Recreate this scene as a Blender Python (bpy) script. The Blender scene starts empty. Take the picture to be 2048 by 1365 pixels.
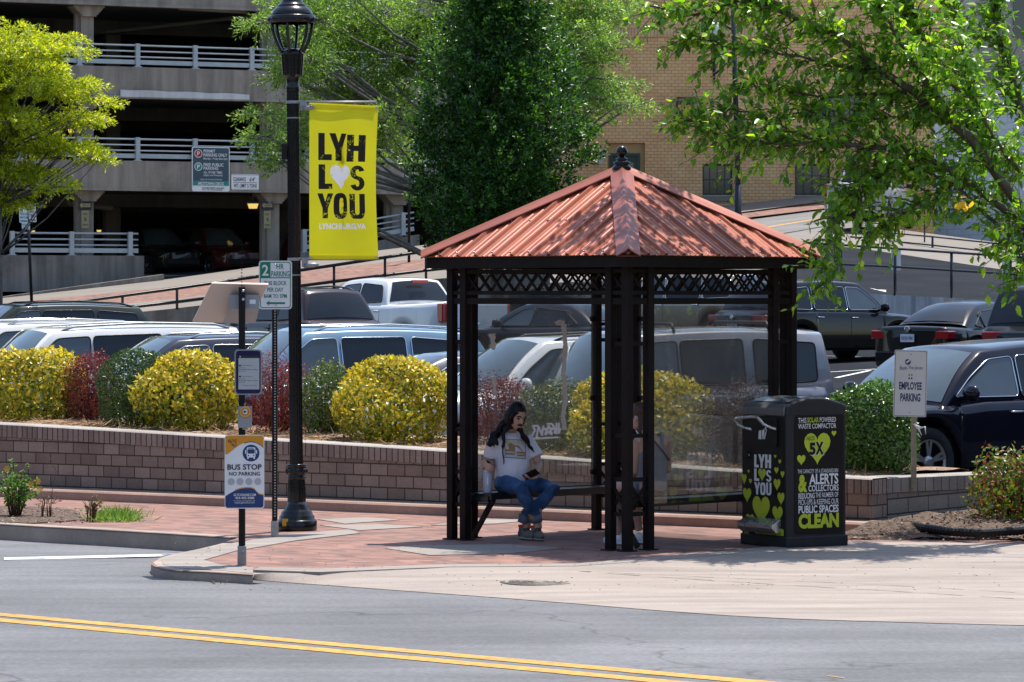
import bpy, bmesh, math, random
import numpy as np
from mathutils import Vector, Matrix
from mathutils.bvhtree import BVHTree

C = bpy.context.scene.collection
SC = bpy.context.scene
# ---------------------------------------------------------------- camera
F, CX, HY, CH = 7050.0, 1024.0, 596.0, 2.2       # focal length and horizon in photo pixels, eye height in metres
cam = bpy.data.cameras.new('camera'); camo = bpy.data.objects.new('camera', cam); C.objects.link(camo)
cam.sensor_fit = 'HORIZONTAL'; cam.sensor_width = 36.0; cam.lens = F/2048*36
cam.shift_y = (HY-682.5)/2048
cam.clip_start = 0.5; cam.clip_end = 3000
camo.location = (0, 0, CH); camo.rotation_euler = (math.pi/2, 0, 0)
SC.camera = camo
# ---------------------------------------------------------------- sky, sun, exposure
SUN = Vector((0.42, 0.62, 2.35)).normalized()
w = bpy.data.worlds.new('World'); SC.world = w; w.use_nodes = True
nt = w.node_tree; bg = nt.nodes['Background']
sky = nt.nodes.new('ShaderNodeTexSky'); sky.sky_type = 'NISHITA'; sky.sun_disc = False
sky.sun_elevation = math.asin(SUN.z); sky.sun_rotation = math.atan2(SUN.x, SUN.y)
sky.air_density = 1.0; sky.dust_density = 1.0; sky.ozone_density = 1.0
nt.links.new(sky.outputs[0], bg.inputs[0]); bg.inputs[1].default_value = 0.14
sl = bpy.data.lights.new('sun', 'SUN'); sl.energy = 4.0; sl.angle = math.radians(0.53); sl.color = (1.0, 0.95, 0.87)
so = bpy.data.objects.new('sun', sl); C.objects.link(so); so.location = (20, 40, 60)
so.rotation_euler = (-SUN).to_track_quat('-Z', 'Y').to_euler()
SC.view_settings.view_transform = 'Standard'; SC.view_settings.look = 'None'
SC.view_settings.exposure = 0.68; SC.view_settings.gamma = 1.0; SC.view_settings.use_curve_mapping = False
SC.cycles.max_bounces = 6; SC.cycles.diffuse_bounces = 3; SC.cycles.glossy_bounces = 3
SC.cycles.transparent_max_bounces = 12; SC.cycles.transmission_bounces = 3
SC.cycles.caustics_reflective = False; SC.cycles.caustics_refractive = False
SC.cycles.use_denoising = True

# ---------------------------------------------------------------- helpers
def P(px, py, Y):
    return Vector(((px-CX)/F*Y, Y, CH-(py-HY)/F*Y))
def G(px, py, z=0.0):
    Y = F*(CH-z)/(py-HY)
    return Vector(((px-CX)/F*Y, Y, z))
def smooth(a, b, x):
    t = max(0.0, min(1.0, (x-a)/(b-a))); return t*t*(3-2*t)
def lerp(a, b, t): return a+(b-a)*t
def interp(pts, x):
    if x <= pts[0][0]:
        (x0, y0), (x1, y1) = pts[0], pts[1]
    elif x >= pts[-1][0]:
        (x0, y0), (x1, y1) = pts[-2], pts[-1]
    else:
        for (x0, y0), (x1, y1) in zip(pts, pts[1:]):
            if x0 <= x <= x1: break
    return y0+(y1-y0)*(x-x0)/(x1-x0)

class NT:
    """tiny node-tree helper"""
    def __init__(s, name):
        s.m = bpy.data.materials.new(name); s.m.use_nodes = True
        s.t = s.m.node_tree; s.t.nodes.clear()
        s.out = s.n('OutputMaterial')
    def n(s, typ, **kw):
        nd = s.t.nodes.new('ShaderNode'+typ)
        for k, v in kw.items():
            if k.startswith('i_'): 
                nd.inputs[k[2:].replace('_', ' ')].default_value = v
            else: setattr(nd, k, v)
        return nd
    def l(s, a, b): s.t.links.new(a, b)
    def noise(s, vec, scale, detail=4, rough=0.55):
        nd = s.n('TexNoise'); nd.inputs['Scale'].default_value = scale
        nd.inputs['Detail'].default_value = detail; nd.inputs['Roughness'].default_value = rough
        if vec is not None: s.l(vec, nd.inputs['Vector'])
        return nd.outputs['Fac']
    def ramp(s, fac, stops):
        r = s.n('ValToRGB'); e = r.color_ramp.elements
        while len(e) < len(stops): e.new(0.5)
        for el, (p, c) in zip(e, stops):
            el.position = p; el.color = (c[0], c[1], c[2], 1) if hasattr(c, '__len__') else (c, c, c, 1)
        s.l(fac, r.inputs[0]); return r.outputs[0]
    def mix(s, fac, a, b, mode='MIX'):
        m = s.n('MixRGB', blend_type=mode)
        for sock, v in zip(m.inputs, (fac, a, b)):
            if hasattr(v, 'is_output'): s.l(v, sock)
            elif hasattr(v, '__len__'): sock.default_value = (v[0], v[1], v[2], 1)
            else: sock.default_value = v
        return m.outputs[0]
    def math(s, op, a, b=0.0):
        m = s.n('Math', operation=op)
        for sock, v in zip(m.inputs, (a, b)):
            if hasattr(v, 'is_output'): s.l(v, sock)
            else: sock.default_value = v
        return m.outputs[0]
    def bsdf(s, col, rough=0.6, metal=0.0, spec=0.5, bump=None, bstr=0.3, bdist=0.01, coat=0.0):
        b = s.n('BsdfPrincipled')
        for k, v in (('Base Color', col), ('Roughness', rough), ('Metallic', metal)):
            if hasattr(v, 'is_output'): s.l(v, b.inputs[k])
            elif hasattr(v, '__len__'): b.inputs[k].default_value = (v[0], v[1], v[2], 1)
            else: b.inputs[k].default_value = v
        b.inputs['Specular IOR Level'].default_value = spec
        b.inputs['Coat Weight'].default_value = coat; b.inputs['Coat Roughness'].default_value = 0.04
        if bump is not None:
            bn = s.n('Bump'); bn.inputs['Strength'].default_value = bstr; bn.inputs['Distance'].default_value = bdist
            s.l(bump, bn.inputs['Height']); s.l(bn.outputs[0], b.inputs['Normal'])
        return b.outputs[0]
    def fin(s, sh):
        s.l(sh, s.out.inputs[0]); return s.m
    def obj(s): return s.n('TexCoord').outputs['Object']
    def uv(s): return s.n('TexCoord').outputs['UV']

def sc(c, k): return tuple(min(1.0, x*k) for x in c)
def M(name, col, rough=0.6, metal=0.0, var=0.12, scale=4.0, bump=0.0, bscale=60.0, spec=0.5, coat=0.0, emit=0.0, dirt=0.0, bdist=0.004):
    t = NT(name); v = t.obj()
    n1 = t.noise(v, scale, 5)
    c = t.ramp(n1, [(0.3, sc(col, 1-var)), (0.7, sc(col, 1+var))]) if var > 0 else None
    if c is None: c = t.mix(0.0, col, col)
    if dirt > 0:
        n3 = t.noise(v, scale*0.37, 6, 0.7)
        d = t.ramp(n3, [(0.5, 0.0), (0.75, dirt)])
        c = t.mix(d, c, (0.09, 0.075, 0.06))
    b = t.noise(v, bscale, 3) if bump > 0 else None
    r = t.ramp(t.noise(v, scale*2.3, 3), [(0.3, max(0.02, rough*0.85)), (0.7, min(1, rough*1.15))])
    sh = t.bsdf(c, r, metal, spec, b, bump, bdist, coat)
    if emit > 0:
        bs = t.t.nodes['Principled BSDF']; bs.inputs['Emission Color'].default_value = (*col, 1); bs.inputs['Emission Strength'].default_value = emit
    return t.fin(sh)

class MB:
    """collects geometry; build() links it as ONE mesh object"""
    def __init__(s): s.v = []; s.f = []; s.m = []; s.uvs = {}; s.sm = []
    def add(s, vs, fs, mi=0, sm=False):
        o = len(s.v); s.v += [Vector(q) for q in vs]
        for f in fs:
            s.f.append([i+o for i in f]); s.m.append(mi); s.sm.append(sm)
        return o
    def face(s, pts, mi=0, uv=None):
        o = len(s.v); s.v += [Vector(q) for q in pts]; s.f.append(list(range(o, o+len(pts)))); s.m.append(mi); s.sm.append(False)
        if uv: s.uvs[len(s.f)-1] = uv
    def box(s, c, size, rot=None, mi=0):
        hx, hy, hz = (q/2 for q in size); c = Vector(c)
        vs = [Vector((x, y, z)) for x in (-hx, hx) for y in (-hy, hy) for z in (-hz, hz)]
        if rot is not None:
            if not isinstance(rot, Matrix): rot = Matrix.Rotation(rot, 3, 'Z')
            vs = [rot @ q for q in vs]
        s.add([q+c for q in vs], [(0, 1, 3, 2), (4, 6, 7, 5), (0, 4, 5, 1), (2, 3, 7, 6), (0, 2, 6, 4), (1, 5, 7, 3)], mi)
    def beam(s, p0, p1, w, h, up=(0, 0, 1), mi=0):
        p0, p1 = Vector(p0), Vector(p1); d = (p1-p0); L = d.length; d.normalize()
        up = Vector(up); x = d.cross(up)
        if x.length < 1e-4: x = d.cross(Vector((1, 0, 0)))
        x.normalize(); u = x.cross(d)
        s.box((p0+p1)/2, (w, L, h), Matrix((x, d, u)).transposed(), mi)
    def tube(s, pts, r, n=8, cap=True, mi=0, sm=True, flat=None):
        pts = [Vector(p) for p in pts]; k = len(pts)
        if not hasattr(r, '__len__'): r = [r]*k
        rings = []; prev = None
        for i, p in enumerate(pts):
            d = (pts[min(i+1, k-1)]-pts[max(i-1, 0)])
            if d.length < 1e-6: d = Vector((0, 0, 1))
            d.normalize()
            if prev is None:
                a = Vector((0, 0, 1)) if abs(d.z) < 0.9 else Vector((1, 0, 0))
                if flat is not None: a = Vector(flat)
                x = (a-d*a.dot(d)).normalized()
            else:
                x = (prev-d*prev.dot(d))
                x = x.normalized() if x.length > 1e-6 else prev
            prev = x; y = d.cross(x)
            ra, rb = (r[i] if hasattr(r[i], '__len__') else (r[i], r[i]))
            rings.append([p+x*(ra*math.cos(2*math.pi*j/n))+y*(rb*math.sin(2*math.pi*j/n)) for j in range(n)])
        vs = [q for rg in rings for q in rg]; fs = []
        for i in range(k-1):
            for j in range(n):
                fs.append((i*n+j, i*n+(j+1) % n, (i+1)*n+(j+1) % n, (i+1)*n+j))
        if cap: fs += [tuple(reversed(range(n))), tuple(range((k-1)*n, k*n))]
        s.add(vs, fs, mi, sm)
    def lathe(s, prof, c=(0, 0, 0), n=24, mi=0, mat=None, flute=0, fdep=0.0, sm=True, cap=True):
        c = Vector(c); vs = []
        for r, z in prof:
            for j in range(n):
                a = 2*math.pi*j/n
                q = r*(1-fdep*(0.5+0.5*math.cos(a*flute))) if flute else r
                p = Vector((q*math.cos(a), q*math.sin(a), z))
                if mat is not None: p = mat @ p
                vs.append(p+c)
        fs = []
        k = len(prof)
        for i in range(k-1):
            for j in range(n):
                fs.append((i*n+j, i*n+(j+1) % n, (i+1)*n+(j+1) % n, (i+1)*n+j))
        if cap:
            if prof[0][0] > 1e-5: fs.append(tuple(reversed(range(n))))
            if prof[-1][0] > 1e-5: fs.append(tuple(range((k-1)*n, k*n)))
        s.add(vs, fs, mi, sm)
    def grid(s, fn, nu, nv, mi=0, sm=True):
        vs = [fn(i/nu, j/nv) for i in range(nu+1) for j in range(nv+1)]
        fs = [(i*(nv+1)+j, (i+1)*(nv+1)+j, (i+1)*(nv+1)+j+1, i*(nv+1)+j+1) for i in range(nu) for j in range(nv)]
        s.add(vs, fs, mi, sm)
    def prism(s, poly, fr, t, mi=0, side=None, w0=0.0):
        """poly: 2-D outline in frame fr (O, ex, ez, en); front face at w0, body going back by t"""
        O, ex, ez, en = fr; n = len(poly)
        if sum(poly[i][0]*poly[(i+1) % n][1]-poly[(i+1) % n][0]*poly[i][1] for i in range(n)) < 0: poly = list(reversed(poly))
        fp = [O+ex*u+ez*v+en*w0 for u, v in poly]; bp = [q-en*t for q in fp]
        o = s.add(fp+bp, [], mi)
        flip = ex.cross(ez).dot(en) < 0
        def put(f, m):
            s.f.append(list(reversed(f)) if flip else list(f)); s.m.append(m); s.sm.append(False)
        put([o+i for i in range(n)], mi)
        if t > 0:
            put([o+n+i for i in reversed(range(n))], mi if side is None else side)
            for i in range(n):
                j = (i+1) % n
                put([o+i, o+n+i, o+n+j, o+j], mi if side is None else side)
    def text(s, body, rect, fr, w, mi=0, bold=0.0):
        vs, fs, (x0, y0, x1, y1) = text_geo(body, bold)
        u0, v0, u1, v1 = rect; O, ex, ez, en = fr
        kx = (u1-u0)/max(1e-6, x1-x0); ky = (v1-v0)/max(1e-6, y1-y0)
        s.add([O+ex*(u0+(x-x0)*kx)+ez*(v0+(y-y0)*ky)+en*w for x, y in vs], fs, mi)
    def build(s, name, mats, parent=None, local=False, bevel=0.0, seg=2, smooth_angle=None, link=True):
        me = bpy.data.meshes.new(name)
        off = parent_loc(parent) if (parent is not None and not local) else Vector((0, 0, 0))
        me.from_pydata([tuple(q-off) for q in s.v], [], s.f)
        if not isinstance(mats, (list, tuple)): mats = [mats]
        for m in mats: me.materials.append(m)
        me.polygons.foreach_set('material_index', s.m)
        me.polygons.foreach_set('use_smooth', s.sm)
        if s.uvs:
            uvl = me.uv_layers.new(name='UVMap')
            for fi, uv in s.uvs.items():
                p = me.polygons[fi]
                for li, q in zip(p.loop_indices, uv): uvl.data[li].uv = q
        me.update()
        o = bpy.data.objects.new(name, me)
        if link: C.objects.link(o)
        if parent is not None: o.parent = parent
        if bevel > 0:
            b = o.modifiers.new('bevel', 'BEVEL'); b.width = bevel; b.segments = seg; b.limit_method = 'ANGLE'; b.angle_limit = math.radians(35)
            b.harden_normals = False
        return o

def parent_loc(p):
    v = Vector((0, 0, 0))
    while p is not None:
        v = v+p.location; p = p.parent
    return v

_tc = {}
def text_geo(body, bold):
    k = (body, bold)
    if k not in _tc:
        cu = bpy.data.curves.new('tmp', 'FONT'); cu.body = body; cu.size = 1.0; cu.offset = bold; cu.resolution_u = 3
        cu.fill_mode = 'FRONT'
        ob = bpy.data.objects.new('tmp', cu)
        me = bpy.data.meshes.new_from_object(ob)
        vs = [(v.co.x, v.co.y) for v in me.vertices]; fs = [tuple(p.vertices) for p in me.polygons]
        bpy.data.objects.remove(ob); bpy.data.curves.remove(cu); bpy.data.meshes.remove(me)
        xs = [v[0] for v in vs] or [0, 1]; ys = [v[1] for v in vs] or [0, 1]
        _tc[k] = (vs, fs, (min(xs), min(ys), max(xs), max(ys)))
    return _tc[k]

def heart(u0, v0, u1, v1, n=28):
    pts = []
    for i in range(n):
        a = 2*math.pi*i/n
        x = 16*math.sin(a)**3; y = 13*math.cos(a)-5*math.cos(2*a)-2*math.cos(3*a)-math.cos(4*a)
        pts.append((x, y))
    xs = [p[0] for p in pts]; ys = [p[1] for p in pts]
    return [(lerp(u0, u1, (x-min(xs))/(max(xs)-min(xs))), lerp(v0, v1, (y-min(ys))/(max(ys)-min(ys)))) for x, y in pts]
def rrect(u0, v0, u1, v1, r, n=4):
    pts = []
    for cx, cy, a0 in ((u1-r, v1-r, 0), (u0+r, v1-r, 90), (u0+r, v0+r, 180), (u1-r, v0+r, 270)):
        for i in range(n+1):
            a = math.radians(a0+90*i/n); pts.append((cx+r*math.cos(a), cy+r*math.sin(a)))
    return pts
def circ(u, v, r, n=20): return [(u+r*math.cos(2*math.pi*i/n), v+r*math.sin(2*math.pi*i/n)) for i in range(n)]

def frame(O, yaw=0.0):
    """vertical frame whose normal looks at the camera (-Y), turned by yaw degrees about Z"""
    R = Matrix.Rotation(math.radians(yaw), 3, 'Z')
    return (Vector(O), R @ Vector((1, 0, 0)), Vector((0, 0, 1)), R @ Vector((0, -1, 0)))

def tag(o, label=None, cat=None, group=None, kind=None):
    if label: o['label'] = label
    if cat: o['category'] = cat
    if group: o['group'] = group
    if kind: o['kind'] = kind
    return o
def thing(name, label, cat, loc=(0, 0, 0), rz=0.0, group=None):
    o = bpy.data.objects.new(name, None); C.objects.link(o)
    o.empty_display_size = 0.2; o.location = loc; o.rotation_euler = (0, 0, rz)
    return tag(o, label, cat, group)
def copy_tree(o, parent=None):
    c = o.copy(); C.objects.link(c)
    if parent is not None: c.parent = parent
    for ch in o.children: copy_tree(ch, c)
    return c
def struct(name, mb, m, **kw): return tag(mb.build(name, m, **kw), kind='structure')

def leaf_obj(name, pos, d, nrm, ln, wd, mat, parent=None, fold=0.12):
    """N folded leaves (6 vertices, 2 quads each) in one mesh"""
    N = len(pos)
    d = d/np.maximum(1e-6, np.linalg.norm(d, axis=1))[:, None]
    sd = np.cross(d, nrm); sd /= np.maximum(1e-6, np.linalg.norm(sd, axis=1))[:, None]
    nn = np.cross(sd, d)
    ln = np.broadcast_to(ln, (N,))[:, None]; wd = np.broadcast_to(wd, (N,))[:, None]
    V = np.empty((N, 6, 3)); V[:, 0] = pos; V[:, 3] = pos+d*ln-nn*ln*0.12
    for k, s_ in ((1, 1), (5, -1)): V[:, k] = pos+d*ln*0.30+s_*sd*wd*0.48+nn*wd*fold
    for k, s_ in ((2, 1), (4, -1)): V[:, k] = pos+d*ln*0.66+s_*sd*wd*0.38+nn*wd*fold*0.6-nn*ln*0.05
    if parent is not None: V = V-np.array(parent_loc(parent))
    base = (np.arange(N)*6)[:, None]
    T = np.concatenate([base+np.array([[0, 1, 2, 3]]), base+np.array([[0, 3, 4, 5]])], axis=1).reshape(-1)
    me = bpy.data.meshes.new(name)
    me.vertices.add(N*6); me.vertices.foreach_set('co', V.reshape(-1))
    me.loops.add(N*8); me.loops.foreach_set('vertex_index', T.astype(np.int32))
    me.polygons.add(N*2); me.polygons.foreach_set('loop_start', (np.arange(N*2)*4).astype(np.int32))
    try: me.polygons.foreach_set('loop_total', np.full(N*2, 4, dtype=np.int32))
    except Exception: pass
    me.materials.append(mat); me.update(calc_edges=True)
    o = bpy.data.objects.new(name, me); C.objects.link(o)
    if parent is not None: o.parent = parent
    return o

def leafmat(name, stops, trans=0.35, rough=0.4, tcol=None, spec=0.5):
    t = NT(name); g = t.n('NewGeometry')
    c = t.ramp(g.outputs['Random Per Island'], stops)
    p = t.bsdf(c, rough, 0.0, spec)
    tr = t.n('BsdfTranslucent')
    tc = t.mix(1.0, c, tcol or (1.5, 1.5, 0.6), 'MULTIPLY'); t.l(tc, tr.inputs[0])
    mx = t.n('MixShader'); mx.inputs[0].default_value = trans; t.l(p, mx.inputs[1]); t.l(tr.outputs[0], mx.inputs[2])
    return t.fin(mx.outputs[0])

UDIR = Vector((0.825, -0.565, 0)); NDIR = Vector((0.565, 0.825, 0))   # along the street, and away from it
UANG = math.atan2(UDIR.y, UDIR.x)
# ================================================================ setting materials
def asphalt(name, col, patch=0.45, streak=True, spec=0.35):
    t = NT(name); v = t.obj()
    mp = t.n('Mapping'); t.l(v, mp.inputs[0]); mp.inputs['Rotation'].default_value = (0, 0, -UANG); mp.inputs['Scale'].default_value = (0.12, 1.6, 1)
    st = t.noise(mp.outputs[0], 1.3, 5, 0.6)
    big = t.noise(v, 0.35, 4, 0.6)
    fine = t.noise(v, 24, 6, 0.85)
    c = t.ramp(fine, [(0.25, sc(col, 0.5)), (0.55, col), (0.78, sc(col, 1.55))])
    c = t.mix(patch, c, t.ramp(big, [(0.35, 0.35), (0.65, 0.75)]), 'OVERLAY')
    if streak: c = t.mix(0.55, c, t.ramp(st, [(0.35, 0.34), (0.65, 0.64)]), 'OVERLAY')
    vor = t.n('TexVoronoi'); vor.feature = 'DISTANCE_TO_EDGE'; vor.inputs['Scale'].default_value = 0.23
    wv = t.n('VectorMath', operation='ADD'); t.l(v, wv.inputs[0])
    nv = t.n('TexNoise'); nv.inputs['Scale'].default_value = 1.5; t.l(v, nv.inputs[0]); t.l(nv.outputs['Color'], wv.inputs[1]); t.l(wv.outputs[0], vor.inputs[0])
    cr = t.ramp(vor.outputs['Distance'], [(0.0, 1.0), (0.006, 0.0)])
    c = t.mix(t.math('MULTIPLY', cr, 0.5), c, (0.035, 0.033, 0.033))
    return t.fin(t.bsdf(c, 0.82 if spec > 0.2 else 0.95, 0, spec, fine, 0.35, 0.006))
def pavers(name, cols, mortar, bw, bh, ang, rough=0.8, obj=True, bump=0.4, ms=0.006, stain=0.3, var_scale=2.0, offset=0.5, xz=False, bdist=0.01):
    t = NT(name); v = t.obj() if obj else t.uv()
    if xz:
        sp = t.n('SeparateXYZ'); t.l(v, sp.inputs[0]); cb = t.n('CombineXYZ')
        xx = t.math('ADD', t.math('MULTIPLY', sp.outputs[0], math.cos(ang)), t.math('MULTIPLY', sp.outputs[1], math.sin(ang)))
        t.l(xx, cb.inputs[0]); t.l(sp.outputs[2], cb.inputs[1]); vv = cb.outputs[0]
    else:
        mp = t.n('Mapping'); t.l(v, mp.inputs[0]); mp.inputs['Rotation'].default_value = (0, 0, -ang if obj else 0); vv = mp.outputs[0]
    b = t.n('TexBrick'); t.l(vv, b.inputs['Vector'])
    b.offset = offset; b.inputs['Scale'].default_value = 1.0; b.inputs['Brick Width'].default_value = bw; b.inputs['Row Height'].default_value = bh
    b.inputs['Mortar Size'].default_value = ms; b.inputs['Mortar Smooth'].default_value = 0.2; b.inputs['Bias'].default_value = 0.0
    b.inputs['Color1'].default_value = (*cols[0], 1); b.inputs['Color2'].default_value = (*cols[1], 1); b.inputs['Mortar'].default_value = (*mortar, 1)
    n1 = t.noise(vv, var_scale, 6, 0.65); n2 = t.noise(vv, 38, 3, 0.7)
    c = t.mix(0.55, b.outputs['Color'], t.ramp(n1, [(0.3, 0.32), (0.7, 0.68)]), 'OVERLAY')
    c = t.mix(0.5, c, t.ramp(n2, [(0.3, 0.36), (0.7, 0.64)]), 'OVERLAY')
    n4 = t.noise(vv, var_scale*0.45, 6, 0.7)
    c = t.mix(t.ramp(n4, [(0.52, 0.0), (0.72, stain)]), c, sc(mortar, 1.0))
    h = t.mix(0.35, t.math('SUBTRACT', 1.0, b.outputs['Fac']), n2)
    return t.fin(t.bsdf(c, rough, 0, 0.3, h, bump, bdist))
def concrete(name, col, streak=0.3, ang=None, stain=0.25, rough=0.85, vert=False, crack=False):
    t = NT(name); v = t.obj()
    mp = t.n('Mapping'); t.l(v, mp.inputs[0])
    if vert: mp.inputs['Scale'].default_value = (1.6, 1.6, 0.12)
    else:
        mp.inputs['Rotation'].default_value = (0, 0, -(ang if ang is not None else 0)); mp.inputs['Scale'].default_value = (0.25, 2.2, 1)
    s = t.noise(mp.outputs[0], 2.0, 6, 0.65); big = t.noise(v, 0.7, 6, 0.65); fine = t.noise(v, 70, 3, 0.7)
    c = t.ramp(fine, [(0.25, sc(col, 0.82)), (0.75, sc(col, 1.18))])
    c = t.mix(streak, c, t.ramp(s, [(0.35, 0.25), (0.65, 0.7)]), 'OVERLAY')
    c = t.mix(t.ramp(big, [(0.5, 0.0), (0.75, stain)]), c, sc(col, 0.42))
    if crack:
        vor = t.n('TexVoronoi'); vor.feature = 'DISTANCE_TO_EDGE'; vor.inputs['Scale'].default_value = 0.4; t.l(v, vor.inputs[0])
        c = t.mix(t.math('MULTIPLY', t.ramp(vor.outputs['Distance'], [(0, 1), (0.006, 0)]), 0.4), c, (0.06, 0.05, 0.04))
    return t.fin(t.bsdf(c, rough, 0, 0.3, fine, 0.3, 0.004))

m_road = asphalt('road_asphalt', (0.155, 0.155, 0.162))
m_lot = asphalt('lot_asphalt', (0.026, 0.029, 0.035), streak=False, spec=0.04)
m_hillroad = asphalt('hill_asphalt', (0.20, 0.195, 0.19))
m_brickwalk = pavers('walk_brick', ((0.33, 0.17, 0.13), (0.17, 0.095, 0.082)), (0.21, 0.165, 0.14), 0.2, 0.1, UANG, bump=0.3, ms=0.006, stain=0.3)
m_apron = concrete('apron_concrete', (0.325, 0.275, 0.24), ang=UANG, streak=0.35, stain=0.3)
m_kerb = concrete('kerb_concrete', (0.36, 0.30, 0.25), ang=UANG, stain=0.5)
m_slab = concrete('slab_concrete', (0.30, 0.265, 0.235), ang=UANG, stain=0.35)
m_pink = concrete('pink_concrete', (0.40, 0.27, 0.21), ang=UANG, stain=0.4)
m_walk = concrete('hill_concrete', (0.235, 0.21, 0.185))
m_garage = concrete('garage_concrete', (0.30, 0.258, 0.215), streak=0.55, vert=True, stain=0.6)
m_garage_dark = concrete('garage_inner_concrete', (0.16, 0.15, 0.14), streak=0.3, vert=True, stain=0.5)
m_stained = concrete('stained_concrete', (0.22, 0.20, 0.18), streak=0.7, vert=True, stain=0.7)
m_wall = pavers('wall_block', ((0.33, 0.262, 0.21), (0.195, 0.15, 0.122)), (0.065, 0.05, 0.04), 0.22, 0.122, 0, obj=False, bump=0.7, ms=0.007, stain=0.25, var_scale=1.6, bdist=0.02)
m_cap = pavers('wall_cap_block', ((0.35, 0.28, 0.23), (0.23, 0.18, 0.148)), (0.04, 0.033, 0.03), 0.075, 1.0, 0, obj=False, bump=0.9, ms=0.006, stain=0.25, var_scale=1.6, bdist=0.02)
m_captop = concrete('wall_cap_top', (0.36, 0.33, 0.30), ang=UANG, stain=0.5)
m_wallg = pavers('grey_wall_block', ((0.30, 0.265, 0.225), (0.21, 0.185, 0.16)), (0.06, 0.052, 0.045), 0.40, 0.145, 0, obj=False, bump=0.9, ms=0.007, stain=0.25, var_scale=1.6, bdist=0.02)
m_capg = pavers('grey_cap_block', ((0.31, 0.275, 0.235), (0.22, 0.195, 0.165)), (0.05, 0.045, 0.04), 0.16, 1.0, 0, obj=False, bump=0.9, ms=0.007, stain=0.25, var_scale=1.6, bdist=0.02)
m_ybrick = pavers('yellow_brick', ((0.78, 0.48, 0.235), (0.70, 0.415, 0.19)), (0.38, 0.22, 0.11), 0.27, 0.125, 0, xz=True, bump=0.3, ms=0.011, stain=0.12, var_scale=0.6)
m_wbrick = pavers('white_painted_brick', ((0.66, 0.70, 0.76), (0.60, 0.64, 0.70)), (0.48, 0.51, 0.56), 0.4, 0.2, 0, xz=True, bump=0.3, ms=0.01, stain=0.2, var_scale=0.5)
m_straw = M('pine_straw', (0.30, 0.19, 0.12), 0.95, var=0.45, scale=16, bump=0.9, bscale=55, bdist=0.03)
m_mulch = M('mulch', (0.13, 0.085, 0.06), 0.95, var=0.6, scale=22, bump=1.0, bscale=60, bdist=0.03)
m_soil = M('soil', (0.22, 0.19, 0.13), 0.95, var=0.3, scale=0.4)
m_yellowline = M('yellow_road_paint', (0.55, 0.29, 0.05), 0.7, var=0.25, scale=18, dirt=0.7)
m_whiteline = M('white_road_paint', (0.72, 0.72, 0.70), 0.7, var=0.1, scale=10, dirt=0.3)
m_crack = M('joint_dark', (0.06, 0.045, 0.037), 0.95, var=0.2)
m_black = M('black_metal', (0.012, 0.012, 0.014), 0.32, var=0.1, scale=8, spec=0.6)
m_navy = M('dark_blue_metal', (0.012, 0.016, 0.026), 0.4, var=0.1)
m_galv = M('galvanised_metal', (0.34, 0.35, 0.36), 0.5, 0.6, var=0.12, scale=14)
m_railpaint = M('pale_rail_paint', (0.42, 0.46, 0.48), 0.5, 0.2, var=0.1, scale=3)
m_white = M('white_sign_face', (0.84, 0.84, 0.83), 0.45, var=0.03)
m_yellowsafe = M('yellow_paint', (0.62, 0.42, 0.05), 0.6, dirt=0.5, scale=3)
m_lampglow = M('lit_diffuser', (1.0, 0.72, 0.18), 0.5, var=0.0, emit=0.55)

# ================================================================ ground
def UV2(u, v, z): 
    q = UDIR*u+NDIR*v; return Vector((q.x, q.y, z))
def vof(p): return p.x*NDIR.x+p.y*NDIR.y
def uof(p): return p.x*UDIR.x+p.y*UDIR.y
def zroad(v): return -0.075-0.075*smooth(22.6, 24.8, v)
def zlot(y, x=0.0):
    z = 0.0 if y < 50 else 0.026*(y-50)
    z += 0.016*max(0, x)*smooth(52, 76, y)
    return z if y < 100 else 1.3+0.06*(y-100)

mb = MB()                                   # one big ground sheet that reaches the horizon, under everything else
def hfun(i, j):
    a = (i-0.5)*2; b = j
    x = 900*a*abs(a); y = -60+1500*b*b
    v = x*NDIR.x+y*NDIR.y
    z = -0.6 if v < 31 else zlot(min(y, 170))-0.45
    return Vector((x, y, z))
mb.grid(hfun, 80, 90)
struct('ground', mb, m_soil)

mb = MB()
us = np.linspace(-70, 30, 41); vs = np.concatenate([np.linspace(-12, 22.4, 12), np.linspace(22.6, 25.0, 9), [27.5]])
mb.grid(lambda a, b: UV2(us[round(a*40)], vs[round(b*21)], zroad(vs[round(b*21)])), 40, 21)
struct('road', mb, m_road)

def ribbon(pa, pb, m=0, mbx=None):
    for i in range(len(pa)-1): mbx.face([pa[i], pa[i+1], pb[i+1], pb[i]], m)
# yellow double line, white bay line: thin sheets on the road
def on_road(px, py):
    p = G(px, py, -0.075)
    for _ in range(4): p = G(px, py, zroad(vof(p)))
    return p
def strip(pts, wpx_near, z):                # strip between two pixel polylines laid on the road
    out = MB()
    a = [on_road(*q) for q in pts]; b = [on_road(q[0], q[1]+wpx_near) for q in pts]
    for i in range(len(a)-1):
        out.face([b[i]+Vector((0, 0, z)), b[i+1]+Vector((0, 0, z)), a[i+1]+Vector((0, 0, z)), a[i]+Vector((0, 0, z))])
    return out
for off in (0, 15):
    mb = MB(); n = 16
    A0, A1 = G(0, 1229+off*0.75, -0.071), G(1490, 1362+off*1.05, -0.071)
    d = (A1-A0).normalized(); nn = Vector((-d.y, d.x, 0))
    for i in range(n):
        p = A0+d*(-8+i*1.4); q = A0+d*(-8+(i+1)*1.4)
        mb.face([p-nn*0.085, q-nn*0.085, q+nn*0.085, p+nn*0.085])
    struct('road_line', mb, m_yellowline)
mb = strip([(8, 1116.5), (200, 1112.5), (365, 1108.5)], 4.5, 0.005); struct('bay_line', mb, m_whiteline)
mb = MB()
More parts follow.
